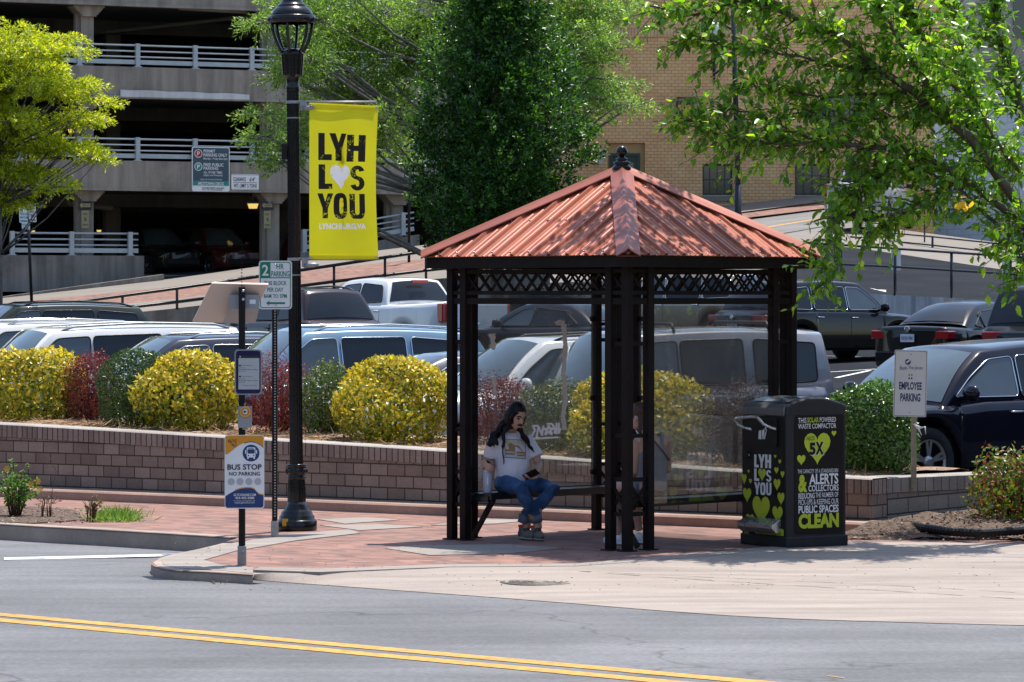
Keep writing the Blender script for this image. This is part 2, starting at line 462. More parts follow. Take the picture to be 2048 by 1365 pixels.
q0, q1 = G(1655, 1352, -0.071), G(1690, 1357, -0.071); mb.face([q0, q1, q1+Vector((0, 0.03, 0)), q0+Vector((0, 0.03, 0))]); struct('road_mark', mb, m_yellowline)

# pavement: brick top (z=0), kerbs, concrete apron
bay = [(-420, 1026), (-100, 1043), (0, 1049), (100, 1055), (200, 1060), (300, 1066), (400, 1072), (474, 1077)]
tip = [(440, 1088), (400, 1098), (350, 1108), (316, 1117), (302, 1126), (306, 1132), (322, 1138), (349, 1142), (411, 1144.5), (470, 1148), (506, 1150.5)]
inner = [(506, 1142), (600, 1144), (700, 1142), (850, 1135), (1000, 1133.5), (1143, 1133), (1300, 1122), (1450, 1110), (1588, 1094), (1707, 1085), (1850, 1086), (2048, 1090), (2600, 1108)]
outer = [(506, 1161), (600, 1168), (700, 1175), (850, 1186), (1000, 1197), (1143, 1208), (1300, 1221), (1450, 1232), (1588, 1239), (1707, 1243), (1850, 1247), (2048, 1252), (2600, 1268)]
kerb_w = [UV2(-45, 28.95, 0), UV2(-15.9, 28.95, 0)]
front = [G(*q) for q in bay+tip]+[G(*q) for q in inner]
back = [UV2(uof(front[-1])+0.5, 28.9, 0), UV2(uof(front[0])-2, 28.9, 0)]
mb = MB(); o = mb.add(front+back, [])
mb.f.append(list(range(len(front)+2))); mb.m.append(0); mb.sm.append(False)
pv = struct('pavement', mb, m_brickwalk)
bm = bmesh.new(); bm.from_mesh(pv.data); bmesh.ops.triangulate(bm, faces=bm.faces[:])
for f in bm.faces:
    if f.normal.z < 0: f.normal_flip()
bm.to_mesh(pv.data); bm.free()

def kerb(name, pts, w, mat, h=0.005):
    P0 = [G(*q) for q in pts]; n = len(P0); inn = []
    for i, p in enumerate(P0):
        d = (P0[min(i+1, n-1)]-P0[max(i-1, 0)]).normalized()
        nrm = Vector((-d.y, d.x, 0)); inn.append(p+nrm*w)
    mb = MB(); up = Vector((0, 0, h)); r = 0.022
    for i in range(n-1):
        a, b, c, e = P0[i], P0[i+1], inn[i+1], inn[i]
        da = (e-a).normalized(); db = (c-b).normalized()
        mb.face([a+up+da*r, b+up+db*r, c+up, e+up])
        mb.face([a-Vector((0, 0, r))+da*0.0, b-Vector((0, 0, r)), b+up+db*r, a+up+da*r])
        mb.face([a-Vector((0, 0, 0.22))-da*0.012, b-Vector((0, 0, 0.22))-db*0.012, b-Vector((0, 0, r)), a-Vector((0, 0, r))])
    return struct(name, mb, mat)
kerb('kerb', bay, 0.17, m_kerb)
kerb('kerb', tip, 0.14, m_kerb)
mb = MB(); N = 60
io = [G(*q) for q in inner]; oo = [on_road(*q)+Vector((0, 0, 0.004)) for q in outer]
def along(pts, t):
    k = t*(len(pts)-1); i = min(int(k), len(pts)-2); return pts[i].lerp(pts[i+1], k-i)
mb.grid(lambda a, b: along(oo, a).lerp(along(io, a)+Vector((0, 0, 0.005)), b), N, 6)
struct('driveway_apron', mb, m_apron)
# thin concrete panels and bands in the brick
def panel(name, pts, mat, z=0.005):
    mb = MB(); q = [G(x, y)+Vector((0, 0, z)) for x, y in pts]
    if (q[1]-q[0]).cross(q[2]-q[1]).z < 0: q.reverse()
    mb.face(q)
    for a, b in zip(q, q[1:]+q[:1]): mb.face([Vector((a.x, a.y, -0.02)), Vector((b.x, b.y, -0.02)), b, a])
    return struct(name, mb, mat)
panel('pavement_band', [(352, 1111), (398, 1101), (560, 1071), (700, 1061), (720, 1068), (590, 1083), (470, 1104), (407, 1122), (440, 1131), (506, 1137), (506, 1149), (440, 1143), (352, 1138), (326, 1131), (322, 1121)], m_slab, 0.008)
for q in ([(636, 1040), (735, 1036), (800, 1041), (690, 1049)], [(640, 1052), (760, 1050), (845, 1055), (720, 1062)], [(862, 1052), (990, 1049), (1090, 1040), (960, 1040)],
          [(770, 1098), (830, 1092), (1010, 1090), (1128, 1098), (1010, 1109), (860, 1112)], [(506, 1142), (640, 1146), (900, 1135.5), (1150, 1134), (1150, 1129), (900, 1130), (640, 1139), (520, 1136)],
          [(1150, 1134), (1300, 1123), (1450, 1111), (1600, 1094), (1590, 1089), (1440, 1105), (1290, 1117), (1150, 1129)]):
    panel('pavement_slab', q, m_slab, 0.0065)
panel('bark_bed', [(-120, 1012), (60, 1016), (150, 1022), (170, 1042), (60, 1049), (0, 1046), (-120, 1040)], m_mulch, 0.012)
mb = MB()
for a, b in (((1020, 1134), (1348, 1150)), ((1348, 1150), (1758, 1169)), ((1758, 1169), (2100, 1188)), ((1640, 1100), (2048, 1113)), ((420, 1143), (430, 1150))):
    p, q = G(*a), G(*b)
    def zap(p):                         # height of the apron under p
        vi, vo = vof(G(1200, 1128)), vof(on_road(1200, 1213)); t = (vof(p)-vo)/(vi-vo); return lerp(-0.07, 0.005, max(0, min(1, t)))+0.006
    d = (q-p).normalized(); nn = Vector((-d.y, d.x, 0))*0.014
    K = 10
    for i in range(K):
        x, y = p.lerp(q, i/K), p.lerp(q, (i+1)/K); j0 = nn*(0.6+0.5*math.sin(i*2.1)); 
        X, Y = [Vector((s_.x, s_.y, zap(s_))) for s_ in (x, y)]
        mb.face([X-j0, Y-j0, Y+j0, X+j0])
struct('pavement_joint', mb, m_crack)
# manhole
mq = G(1078, 1163, -0.03); mq.z = zap(mq)-0.007
mh = thing('manhole_cover', 'round dark iron manhole cover set in the pale concrete apron', 'manhole cover', mq)
m_iron = M('cast_iron', (0.11, 0.095, 0.08), 0.6, 0.4, var=0.3, scale=30, bump=0.6, bscale=120)
mb = MB(); mb.lathe([(0.31, -0.05), (0.31, 0.004), (0.27, 0.006), (0.268, 0.0)], mh.location, 40); mb.build('rim', m_iron, mh)
mb = MB()
mb.lathe([(0.262, -0.05), (0.262, 0.002), (0.24, 0.004)], mh.location, 40)
for r in (0.06, 0.12, 0.18, 0.225):
    mb.lathe([(r-0.014, 0.004), (r-0.01, 0.009), (r+0.01, 0.009), (r+0.014, 0.004)], mh.location, 36, cap=False)
for k in range(12):
    a = k*math.pi/6; d = Vector((math.cos(a), math.sin(a), 0)); mb.beam(mh.location+d*0.07+Vector((0, 0, 0.005)), mh.location+d*0.235+Vector((0, 0, 0.005)), 0.012, 0.007)
mb.build('lid', m_iron, mh)
# pink kerb at the foot of the wall
mb = MB(); n = 40
prof = [(28.93, -0.02), (28.935, 0.085), (28.955, 0.105), (29.24, 0.108)]
for i in range(n):
    u0, u1 = lerp(-46, -15.75, i/n), lerp(-46, -15.75, (i+1)/n)
    for (v0, z0), (v1, z1) in zip(prof, prof[1:]): mb.face([UV2(u0, v0, z0), UV2(u1, v0, z0), UV2(u1, v1, z1), UV2(u0, v1, z1)])
mb.face([UV2(-15.75, 28.93, -0.02), UV2(-15.75, 29.24, -0.02), UV2(-15.75, 29.24, 0.108), UV2(-15.75, 28.955, 0.105), UV2(-15.75, 28.935, 0.085)])
struct('low_kerb', mb, m_pink)

# ================================================================ retaining wall (stepped block wall with soldier cap)
VW = 29.24
def wtop(u): return interp([(-46, 1.10), (-26.6, 0.79), (-21.5, 0.665), (-17.5, 0.535), (-15.9, 0.50)], u)
def wall_piece(name, label, A, B, zt, mats, thick=0.3, side=1, z0=-0.05, capw=None):
    """block wall from A to B (ground points), top zt(t)"""
    d = (B-A); L = d.length; d.normalize(); nb = Vector((-d.y, d.x, 0))*side
    t = thing(name, label, 'wall', A)
    n = max(6, int(L/0.5)); caph = 0.15
    def face(mb, f0, f1, off, m, w0=0.0):
        for i in range(n):
            s0, s1 = L*i/n, L*(i+1)/n
            a, b, c, e = [A+d*s+nb*off+Vector((0, 0, z)) for s, z in ((s0, f0(s0)), (s1, f0(s1)), (s1, f1(s1)), (s0, f1(s0)))]
            mb.face([a, b, c, e], m, [(s0, f0(s0)), (s1, f0(s1)), (s1, f1(s1)), (s0, f1(s0))])
    zc = lambda s: zt(s/L)-caph
    ztp = lambda s: zt(s/L)
    mb = MB(); face(mb, lambda s: z0, zc, 0.0, 0); face(mb, lambda s: z0, zc, thick, 0)
    for s in (0, L):
        p = A+d*s
        mb.face([p+Vector((0, 0, z0)), p+nb*thick+Vector((0, 0, z0)), p+nb*thick+Vector((0, 0, zc(s))), p+Vector((0, 0, zc(s)))], 0, [(0, z0), (thick, z0), (thick, zc(s)), (0, zc(s))])
    mb.build('block_courses', mats[0], t)
    mb = MB(); e = -0.012
    face(mb, lambda s: zc(s)+0.003, lambda s: ztp(s)-0.012, e, 0); face(mb, lambda s: zc(s), lambda s: ztp(s)-0.012, thick+0.012, 0)
    for s, so in ((0, -0.012), (L, 0.012)):
        p = A+d*(s+so); mb.face([p+nb*e+Vector((0, 0, zc(s))), p+nb*(thick+0.012)+Vector((0, 0, zc(s))), p+nb*(thick+0.012)+Vector((0, 0, ztp(s)-0.012)), p+nb*e+Vector((0, 0, ztp(s)-0.012))], 0, [(0, 0.01), (0.3, 0.01), (0.3, 0.14), (0, 0.14)])
    for i in range(n):
        s0, s1 = L*i/n-(0.012 if i == 0 else 0), L*(i+1)/n+(0.012 if i == n-1 else 0)
        q = [A+d*s+nb*o+Vector((0, 0, ztp(min(L, max(0, s)))-dz)) for s, o, dz in ((s0, e, 0.012), (s1, e, 0.012), (s1, e+0.02, 0), (s0, e+0.02, 0), (s1, thick+0.012, 0.0), (s0, thick+0.012, 0.0))]
        mb.face([q[0], q[1], q[2], q[3]], 1); mb.face([q[3], q[2], q[4], q[5]], 1)
    mb.build('cap_course', [mats[1], m_captop], t)
    return t
A, B = UV2(-46, VW, 0), UV2(-15.93, VW, 0)
wall_piece('retaining_wall', 'long brown block retaining wall with narrow cap bricks below the row of shrubs', A, B, lambda t: wtop(lerp(-46, -15.93, t)), (m_wall, m_cap))
B2 = B+NDIR*3.15+UDIR*0.05
wall_piece('retaining_wall', 'short grey block wall end beside the black waste compactor', B+NDIR*0.315, B2, lambda t: lerp(0.50, 0.44, t), (m_wallg, m_capg), thick=0.3, side=1, z0=-0.25)
# planting bed behind the wall
mb = MB()
def bedf(a, b):
    u = lerp(-46, -16.2, a); v = lerp(VW+0.3, VW+2.9, b); z = wtop(u)-0.05
    n = 0.02*math.sin(u*3.1+v*2)+0.015*math.sin(u*7.3-v*5.1)
    z += n+0.06*math.sin(math.pi*b)
    if b > 0.85: z = lerp(z, -0.1, (b-0.85)/0.15)
    return UV2(u, v, z)
mb.grid(bedf, 120, 14); struct('planting_bed', mb, m_straw)
# mulch bed right of the wall, driveway up to the lot
mb = MB()
def mulf(a, b):
    u = lerp(-15.8, -8, a); v = lerp(interp([(-15.8, 28.05), (-14.3, 29.0), (-8, 31.0)], u), 31.9, b)
    z = 0.012+0.12*smooth(0.0, 0.35, b)*(1-0.9*smooth(0.7, 1.0, b))
    z += 0.014*math.sin(u*9+v*5)+0.012*math.sin(u*4-v*11)
    return UV2(u, v, z)
mb.grid(mulf, 50, 30); struct('mulch_bed', mb, m_mulch)

mb = MB()
mb.grid(lambda a, b: (lambda u, y: Vector((u, y, zlot(y, u))))(lerp(-32, 34, a), lerp(30.5, 101, b)), 24, 60)
bm = bmesh.new(); 
lot = struct('parking_lot', mb, m_lot)
bm.from_mesh(lot.data)
bmesh.ops.bisect_plane(bm, geom=bm.verts[:]+bm.edges[:]+bm.faces[:], plane_co=UV2(0, VW+2.75, 0), plane_no=-NDIR, clear_outer=True)
bm.to_mesh(lot.data); bm.free()
# white bay lines in the lot
def lotp(px, py):
    Y = 50.0
    for _ in range(30): Y = F*(CH-zlot(Y))/(py-HY) if False else Y
    # march along the ray until it meets the lot
    y = 36.0
    while y < 101:
        z = CH-(py-HY)/F*y
        if z <= zlot(y, (px-CX)/F*y): break
        y += 0.1
    return Vector(((px-CX)/F*y, y, zlot(y, (px-CX)/F*y)))
for a, b in (((1660, 745), (1770, 738)), ((1650, 713), (1775, 716)), ((1672, 757), (1740, 742)), ((1430, 700), (1560, 690))):
    p, q = lotp(*a), lotp(*b); d = (q-p).normalized(); nn = Vector((-d.y, d.x, 0))*0.05; z = Vector((0, 0, 0.006))
    mb = MB(); mb.face([p-nn+z, q-nn+z, q+nn+z, p+nn+z]); struct('lot_line', mb, m_whiteline)

# ================================================================ the hill behind: pavement, street, upper lot
def patch(name, pts, mat, n=1, th=0.0):
    mb = MB(); q = [P(*p) for p in pts]
    mb.face(q); o = struct(name, mb, mat)
    bm = bmesh.new(); bm.from_mesh(o.data); bmesh.ops.triangulate(bm, faces=bm.faces[:]); bm.to_mesh(o.data); bm.free()
    return o
# strips given as (near, far) edges so that they follow the hill
def hill(name, near, far, mat, n=24, lift=0.0):
    mb = MB()
    def f(a, b):
        def at(pts):
            px = lerp(pts[0][0], pts[-1][0], a); return P(px, interp([(p[0], p[1]) for p in pts], px), interp([(p[0], p[2]) for p in pts], px))
        return at(near).lerp(at(far), b)+Vector((0, 0, lift))
    mb.grid(f, n, 6); return struct(name, mb, mat)
N0 = [(-300, 690, 101), (0, 652, 102), (354, 617, 104), (668, 579, 106), (850, 560, 107), (1100, 540, 108)]
N1 = [(-300, 672, 103.5), (0, 633, 105), (354, 598, 107), (668, 560, 109), (850, 541, 110), (1100, 518, 111)]
N2 = [(-300, 645, 107), (0, 608, 109), (354, 573, 111.5), (668, 536, 113), (850, 517, 114), (1100, 492, 115)]
N3 = [(-300, 610, 114), (0, 595, 116), (354, 556, 118), (668, 512, 120), (850, 490, 121), (1100, 465, 122)]
hill('hill_kerb', N0, N1, m_walk); hill('brick_walk', N1, N2, m_brickwalk); hill('hill_walk', N2, N3, m_walk)
mb = MB(); 
for (a, b) in zip(N0, N0[1:]):
    p, q = P(*a), P(*b); mb.face([Vector((p.x, p.y, 0.2)), Vector((q.x, q.y, 0.2)), q, p])
struct('lot_edge_wall', mb, m_stained)
hill('garage_drive', [(270, 590, 113), (560, 556, 114.5)], [(270, 552, 122), (560, 540, 123)], m_lot, lift=0.05)
hill('lot_ramp', [(1040, 654, 100.8), (1640, 654, 100.8)], [(1040, 570, 108.2), (1640, 545, 108.2)], m_lot, lift=0.02)
R0 = [(1040, 572, 108), (1350, 556, 108), (1760, 516, 108)]
R1 = [(1040, 470, 130), (1350, 455, 131), (1760, 400, 134)]
hill('hill_street', R0, R1, m_hillroad)
hill('hill_walk', [(1050, 471, 130), (1350, 452, 131), (1800, 392, 134)], [(1050, 440, 136), (1350, 428, 137), (1800, 366, 140)], m_walk, lift=0.18)
hill('brick_walk', [(1300, 466, 129.6), (1800, 405, 132.6)], [(1300, 455, 131), (1800, 393, 134)], m_brickwalk, lift=0.12)
mb = MB(); a, b = P(1440, 473, 120), P(1700, 430, 124); d = (b-a).normalized(); nn = d.cross(Vector((0, -0.13, 1))).normalized()*0.07
for k in (0, 0.25): mb.face([a-nn+Vector((0, k, 0.05)), b-nn+Vector((0, k, 0.05)), b+nn+Vector((0, k, 0.05)), a+nn+Vector((0, k, 0.05))])
struct('street_line', mb, m_yellowline)
L0 = [(1560, 592, 86), (1740, 592, 84), (2000, 606, 81), (2500, 634, 76)]
L1 = [(1560, 480, 110), (1740, 500, 107), (2048, 546, 101), (2500, 612, 93)]
hill('upper_lot', L0, L1, m_lot)
hill('hill_walk', L1, [(1560, 470, 112), (1740, 452, 118), (2048, 492, 110), (2500, 540, 101)], m_walk)
mb = MB()
for (a, b) in zip(L0, L0[1:]):
    p, q = P(*a), P(*b)
    up = Vector((0, 0, 0.05)); bk = Vector((0, 0.25, 0))
    mb.face([Vector((p.x, p.y-0.02, 0.2)), Vector((q.x, q.y-0.02, 0.2)), q+up-Vector((0, 0.02, 0)), p+up-Vector((0, 0.02, 0))]); mb.face([p+up-Vector((0, 0.02, 0)), q+up-Vector((0, 0.02, 0)), q+up+bk, p+up+bk])
m_kerbwhite = concrete('worn_white_kerb', (0.42, 0.43, 0.44), streak=0.8, vert=True, stain=0.6); struct('lot_edge_kerb', mb, m_kerbwhite)
for x0, x1, y0, y1 in ((1762, 1830, 557, 561), (1738, 1772, 574, 582), (1945, 2010, 548, 556)):
    t0 = (y0-500)/92
    def up(px, py):
        e0 = interp([(p[0], p[1]) for p in L0], px); e1 = interp([(p[0], p[1]) for p in L1], px); t = (py-e0)/(e1-e0)
        y = lerp(interp([(p[0], p[2]) for p in L0], px), interp([(p[0], p[2]) for p in L1], px), t); 
        return P(px, py, y)+Vector((0, 0, 0.03))
    mb = MB(); mb.face([up(x0, y0+5), up(x1, y1+5), up(x1, y1), up(x0, y0)]); struct('lot_line', mb, m_whiteline)

def railing(name, label, top, base, posts, rails, r=0.028, mat=None, post_r=0.03, group=None):
    """top/base: pixel polylines (px, py, Y); rails: fractions of the height"""
    def at(pts, px): return P(px, interp([(p[0], p[1]) for p in pts], px), interp([(p[0], p[2]) for p in pts], px))
    xs = sorted(set([top[0][0], top[-1][0]]+[p[0] for p in top]))
    t = thing(name, label, 'railing', at(base, xs[0]), group=group)
    for f in rails:
        mb = MB(); mb.tube([at(base, x).lerp(at(top, x), f) for x in xs], r, 6); mb.build('rail', mat, t)
    for x in posts:
        mb = MB(); mb.tube([at(base, x), at(top, x)], post_r, 6); mb.build('post', mat, t)
    return t
TB = [(x, y, Y) for x, y, Y in N0]
TT = [(-300, 673, 101), (0, 625, 102), (245, 592, 103.3), (354, 577, 104), (668, 531, 106), (850, 503, 107), (960, 487, 107.5)]
railing('hill_railing', 'long thin black railing along the sloping brick walk behind the parked cars', TT, [(p[0], p[1]+2, p[2]) for p in N0], [-80, 26, 133, 245, 354, 460, 565, 668, 770, 852, 950], (1.0, 0.35), 0.05, m_black, 0.04)
fr_t = [(1560, 482, 86), (1793, 498, 83.4), (2048, 515, 80.4), (2500, 547, 76)]
railing('lot_railing', 'black two rail railing on the kerb of the upper parking lot', fr_t, [(1560, 590, 86), (1740, 590, 84), (2000, 604, 81), (2500, 632, 76)], [1683, 1790, 1903, 2021, 2140], (1.0, 0.62), 0.028, m_navy, 0.035)
railing('lot_railing', 'black railing beside the pale walk below the white building', [(1700, 459, 112), (1752, 464, 112), (1865, 474, 109), (1998, 488, 106), (2500, 540, 97)], [(1700, 492, 112), (1752, 498, 112), (1865, 512, 109), (1998, 526, 106), (2500, 578, 97)], [1748, 1865, 1986, 2110], (1.0, 0.55), 0.025, m_navy, 0.035)
for k, (x, lab) in enumerate(((1792, 'small plain white plate on the railing post nearer the shelter'), (2014, 'small plain white plate on the railing post at the far right'))):
    ft = interp([(p[0], p[1]) for p in fr_t], x); Y = interp([(p[0], p[2]) for p in fr_t], x)+0.05
    o = P(x, ft+22, Y); mb = MB(); mb.prism(rrect(-0.115, -0.25, 0.115, 0.25, 0.02), frame(o), 0.012)
    tag(mb.build('railing_plate', m_white), lab, 'sign')

# ================================================================ parking garage
GA = P(-150, HY, 116.4); GB = P(900, HY, 124.3)
gd = (GB-GA); gd.z = 0; gd.normalize(); gn = Vector((-gd.y, gd.x, 0)); GAX = Vector((GA.x, GA.y, 0))
def gt(px):
    k = (px-CX)/F; return (k*GAX.y-GAX.x)/(gd.x-gd.y*k)
def gp(t, w, z): return GAX+gd*t+gn*w+Vector((0, 0, z))
def gz(px, py, w=0.0):
    p = gp(gt(px), w, 0); return CH-(py-HY)/F*p.y
def gbox(mb, t0, t1, w0, w1, z0, z1, mi=0):
    c = gp((t0+t1)/2, (w0+w1)/2, (z0+z1)/2); mb.box(c, (t1-t0, w1-w0, z1-z0), math.atan2(gd.y, gd.x), mi)
gar = thing('parking_garage', 'open sided grey concrete parking garage with pale rails across each deck', 'parking garage', gp(0, 0, 2.6))
T0, T1, DEP = -22.0, gt(1010), 34.0
decks = [(5.82, 6.84), (8.95, 10.02), (12.07, 13.1)]
for k, (zb, zt) in enumerate(decks):
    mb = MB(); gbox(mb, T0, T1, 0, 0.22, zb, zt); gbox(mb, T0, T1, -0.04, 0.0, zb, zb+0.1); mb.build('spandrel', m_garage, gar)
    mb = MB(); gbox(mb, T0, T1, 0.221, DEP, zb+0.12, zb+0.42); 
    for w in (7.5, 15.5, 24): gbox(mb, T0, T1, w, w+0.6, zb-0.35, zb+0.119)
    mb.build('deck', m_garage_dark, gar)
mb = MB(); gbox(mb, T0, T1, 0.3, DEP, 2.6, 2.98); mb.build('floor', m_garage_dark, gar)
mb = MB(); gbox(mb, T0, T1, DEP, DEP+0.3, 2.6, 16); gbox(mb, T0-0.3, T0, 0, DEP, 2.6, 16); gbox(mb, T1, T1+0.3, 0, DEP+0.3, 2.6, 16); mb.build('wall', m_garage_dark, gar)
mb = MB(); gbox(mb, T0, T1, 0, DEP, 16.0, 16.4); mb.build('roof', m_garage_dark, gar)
for px, w in ((-188, 0.5), (184, 0.5), (557, 0.5), (806, 0.5), (348, 8), (30, 8), (700, 8), (200, 17), (480, 17)):
    t = gt(px)*(1+0*w)
    if w > 1: t = gt(px)+w*0.06
    mb = MB(); hw = 0.22 if w < 1 else 0.27
    gbox(mb, t-hw, t+hw, w, w+0.45, 2.9, 15.9); 
    if w < 1:
        gbox(mb, t-hw-0.14, t-hw-0.001, w+0.15, w+0.40, 2.9, 15.9)
        for zb, zt in decks:                      # flared corbel under each deck
            for i in range(5): gbox(mb, t-0.26-0.07*i, t+0.26+0.07*i, w-0.2, w+0.52, zb-0.36+0.072*i, zb-0.36+0.072*(i+1)-0.001)
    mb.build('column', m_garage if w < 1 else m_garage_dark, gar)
def deck_rail(t0, t1, z0, dz=0.0, nm='guard_rail', par=gar, sp=2.06, ph=0.0, w=0.1):
    mb = MB(); zz = lambda t: z0+dz*(t-t0)
    for f, r in ((0.74, 0.035), (0.54, 0.03), (0.35, 0.03)):
        mb.tube([gp(t0, w, zz(t0)+f), gp(t1, w, zz(t1)+f)], r, 6)
    mb.beam(gp(t0, w, zz(t0)+0.17), gp(t1, w, zz(t1)+0.17), 0.05, 0.15)
    t = t0+ph
    while t <= t1+0.01:
        gbox(mb, t-0.075, t+0.075, w-0.09, w+0.06, zz(t)-0.0, zz(t)+0.8); gbox(mb, t-0.13, t+0.13, w-0.1, w+0.1, zz(t)+0.001, zz(t)+0.03); t += sp
    return mb.build(nm, m_railpaint, par)
for (zb, zt) in decks: deck_rail(T0+0.1, T1-0.1, zt, ph=(gt(160)-T0-0.1) % 2.06)
# low ground-floor parapets (with rails) and the ramp wall
t0, t1 = gt(-150), gt(271)
mb = MB(); gbox(mb, t0, t1, -0.9, -0.6, 2.4, gz(150, 512)); mb.build('parapet', m_stained, gar)
deck_rail(gt(8), gt(262), gz(150, 512), ph=0.05, sp=2.05, w=-0.75)
mb = MB(); pts = [gp(gt(-160), -2.6, 0), gp(gt(278), -2.6, 0)]
za, zb = gz(-160, 611, -2.6), gz(278, 549, -2.6)
for w0 in (0,):
    a, b = pts; th = gn*0.35
    q = [a+Vector((0, 0, 1.2)), b+Vector((0, 0, 1.8)), b+Vector((0, 0, zb)), a+Vector((0, 0, za))]
    mb.face(q, 0); mb.face([x+th for x in reversed(q)], 0); mb.face([q[3], q[2], q[2]+th, q[3]+th], 0); mb.face([q[1], q[1]+th, q[2]+th, q[2]], 1)
mb.build('ramp_wall', [m_stained, m_yellowsafe], gar)
mb = MB(); a, b = gp(gt(585), -0.4, 0), gp(gt(830), -0.4, 0); th = gn*0.3
q = [a+Vector((0, 0, 2.6)), b+Vector((0, 0, 2.6)), b+Vector((0, 0, gz(820, 470))), a+Vector((0, 0, gz(600, 508)))]
mb.face(q); mb.face([x+th for x in reversed(q)]); mb.face([q[3], q[2], q[2]+th, q[3]+th]); mb.face([q[0], q[3], q[3]+th, q[0]+th]); mb.build('parapet', m_stained, gar)
deck_rail(gt(600), gt(822), gz(600, 506), dz=(gz(820, 468)-gz(600, 506))/(gt(820)-gt(600)), ph=0.05, sp=1.85, w=-0.25)
m_patch = concrete('pale_mortar', (0.62, 0.62, 0.60), streak=0.4, vert=True)
mb = MB(); ta, tb = gt(240), gt(498); n = 16
for i in range(n):
    a, b = lerp(ta, tb, i/n), lerp(ta, tb, (i+1)/n); h0 = 0.19-0.05*i/n+0.012*math.sin(i*5); h1 = 0.19-0.05*(i+1)/n+0.012*math.sin((i+1)*5)
    mb.face([gp(a, -0.05, 9.05), gp(b, -0.05, 9.05), gp(b, -0.05, 9.05+h1), gp(a, -0.05, 9.05+h0)]); mb.face([gp(a, -0.05, 9.05+h0), gp(b, -0.05, 9.05+h1), gp(b, 0.0, 9.05+h1), gp(a, 0.0, 9.05+h0)])
    mb.face([gp(b, -0.05, 9.0), gp(a, -0.05, 9.0), gp(a, -0.05, 9.05), gp(b, -0.05, 9.05)])
mb.build('mortar_patch', m_patch, gar)
m_pipe = M('pipe_paint', (0.30, 0.29, 0.27), 0.6)
mb = MB(); mb.tube([gp(gt(380), 1.2, gz(385, 17, 1.2)), gp(gt(515), 1.2, gz(515, 24, 1.2)), gp(gt(545), 2.2, gz(545, 33, 2.2))], 0.07, 8); mb.build('pipe', m_pipe, gar)
mb = MB(); mb.tube([gp(gt(545), 2.2, gz(545, 33, 2.2)), gp(gt(300), 9, gz(300, 72, 9)), gp(gt(240), 9, gz(240, 72, 9)), gp(gt(238), 9, gz(236, 55, 9))], 0.07, 8); mb.build('pipe', m_pipe, gar)
mb = MB(); mb.tube([gp(gt(222), 5, gz(222, 392, 5)), gp(gt(228), 5, gz(228, 408, 5)), gp(gt(320), 5.2, gz(320, 417, 5.2))], 0.09, 8); mb.build('pipe', m_pipe, gar)
for px, py, w, k in ((281, 264, 7, 1), (318, 262, 12, .8), (280, 421, 7, 1), (28, 407, 5, 1), (608, 413, 6, 1), (764, 402, 4, 1.1), (120, 18, 3, .01), (38, 430, 12, .7), (95, 430, 12, .6), (8, 58, 6, .8), (288, 463, 16, .5), (435, 462, 16, .5)):
    if k < 0.1: continue
    t = gt(px)+w*0.06; z = gz(px, py, w); mb = MB(); k *= 1.0
    c = gp(t, w, z); 
    mb.box(c+Vector((0, 0, 0.12*k)), (0.42*k, 0.42*k, 0.05)); mb.lathe([(0.16*k, -0.08*k), (0.22*k, 0.095*k)], c, 4, 1, mat=Matrix.Rotation(math.radians(70), 3, 'Z'), sm=False)
    mb.tube([c+Vector((0, 0, 0.14*k)), c+Vector((0, 0, 0.7))], 0.02, 5)
    mb.build('ceiling_light', [m_railpaint, m_lampglow], gar)

# signs on the garage
def gframe(px, py, w=-0.05): return (gp(gt(px), w, gz(px, py, w)), gd.copy(), Vector((0, 0, 1)), -gn)
S58 = 1/58.3
m_signnavy = M('sign_slate', (0.045, 0.085, 0.11), 0.5, var=0.03); m_teal = M('sign_teal', (0.02, 0.25, 0.22), 0.5, var=0.03); m_red = M('sign_red', (0.35, 0.02, 0.02), 0.5, var=0.03)
m_blacktext = M('black_print', (0.015, 0.015, 0.017), 0.5, var=0.02); m_whitetext = M('white_print', (0.78, 0.78, 0.77), 0.5, var=0.02)
fr = gframe(383, 383)
k = S58*1.02
W_, H_ = 78*k, 87*k
mb = MB(); mb.prism(rrect(0, 0, W_, H_, 0.07), fr, 0.03, 0); 
mb.prism(rrect(0.03, 0.33, W_-0.03, H_-0.03, 0.05), fr, 0, 1, w0=0.004); mb.prism([(0.03, 0.20), (W_-0.03, 0.20), (W_-0.03, 0.36), (0.03, 0.36)], fr, 0, 2, w0=0.008)
def T(s, x0, y0, x1, y1, m, b=0.01):        # zoomed-photo rectangle -> sign rectangle
    mb.text(s, ((x0-1118)/2.923*k, (1120-y1)/2.923*k, (x1-1118)/2.923*k, (1120-y0)/2.923*k), fr, 0.012, m, b)
T('PERMIT', 1187, 881, 1258, 898, 3, .02); T('PARKING ONLY', 1187, 902, 1331, 921, 3, .02); T('Monday - Friday 8am-5pm', 1187, 926, 1332, 942, 3)
T('FREE PUBLIC', 1187, 958, 1308, 977, 3, .02); T('PARKING', 1187, 979, 1276, 997, 3, .02); T('ALL OTHER TIMES', 1187, 1004, 1300, 1018, 3); T('(Nights and Weekends)', 1187, 1022, 1302, 1035, 3)
T('- FINES AND TOWING ENFORCED -', 1163, 1048, 1303, 1056, 3, 0); T('MIDTOWN DECK', 1155, 1066, 1312, 1085, 3, .02); T('DAYTIME PERMITS AVAILABLE', 1178, 1096, 1312, 1105, 4); T('CITY OF LYNCHBURG', 1178, 1107, 1300, 1114, 4)
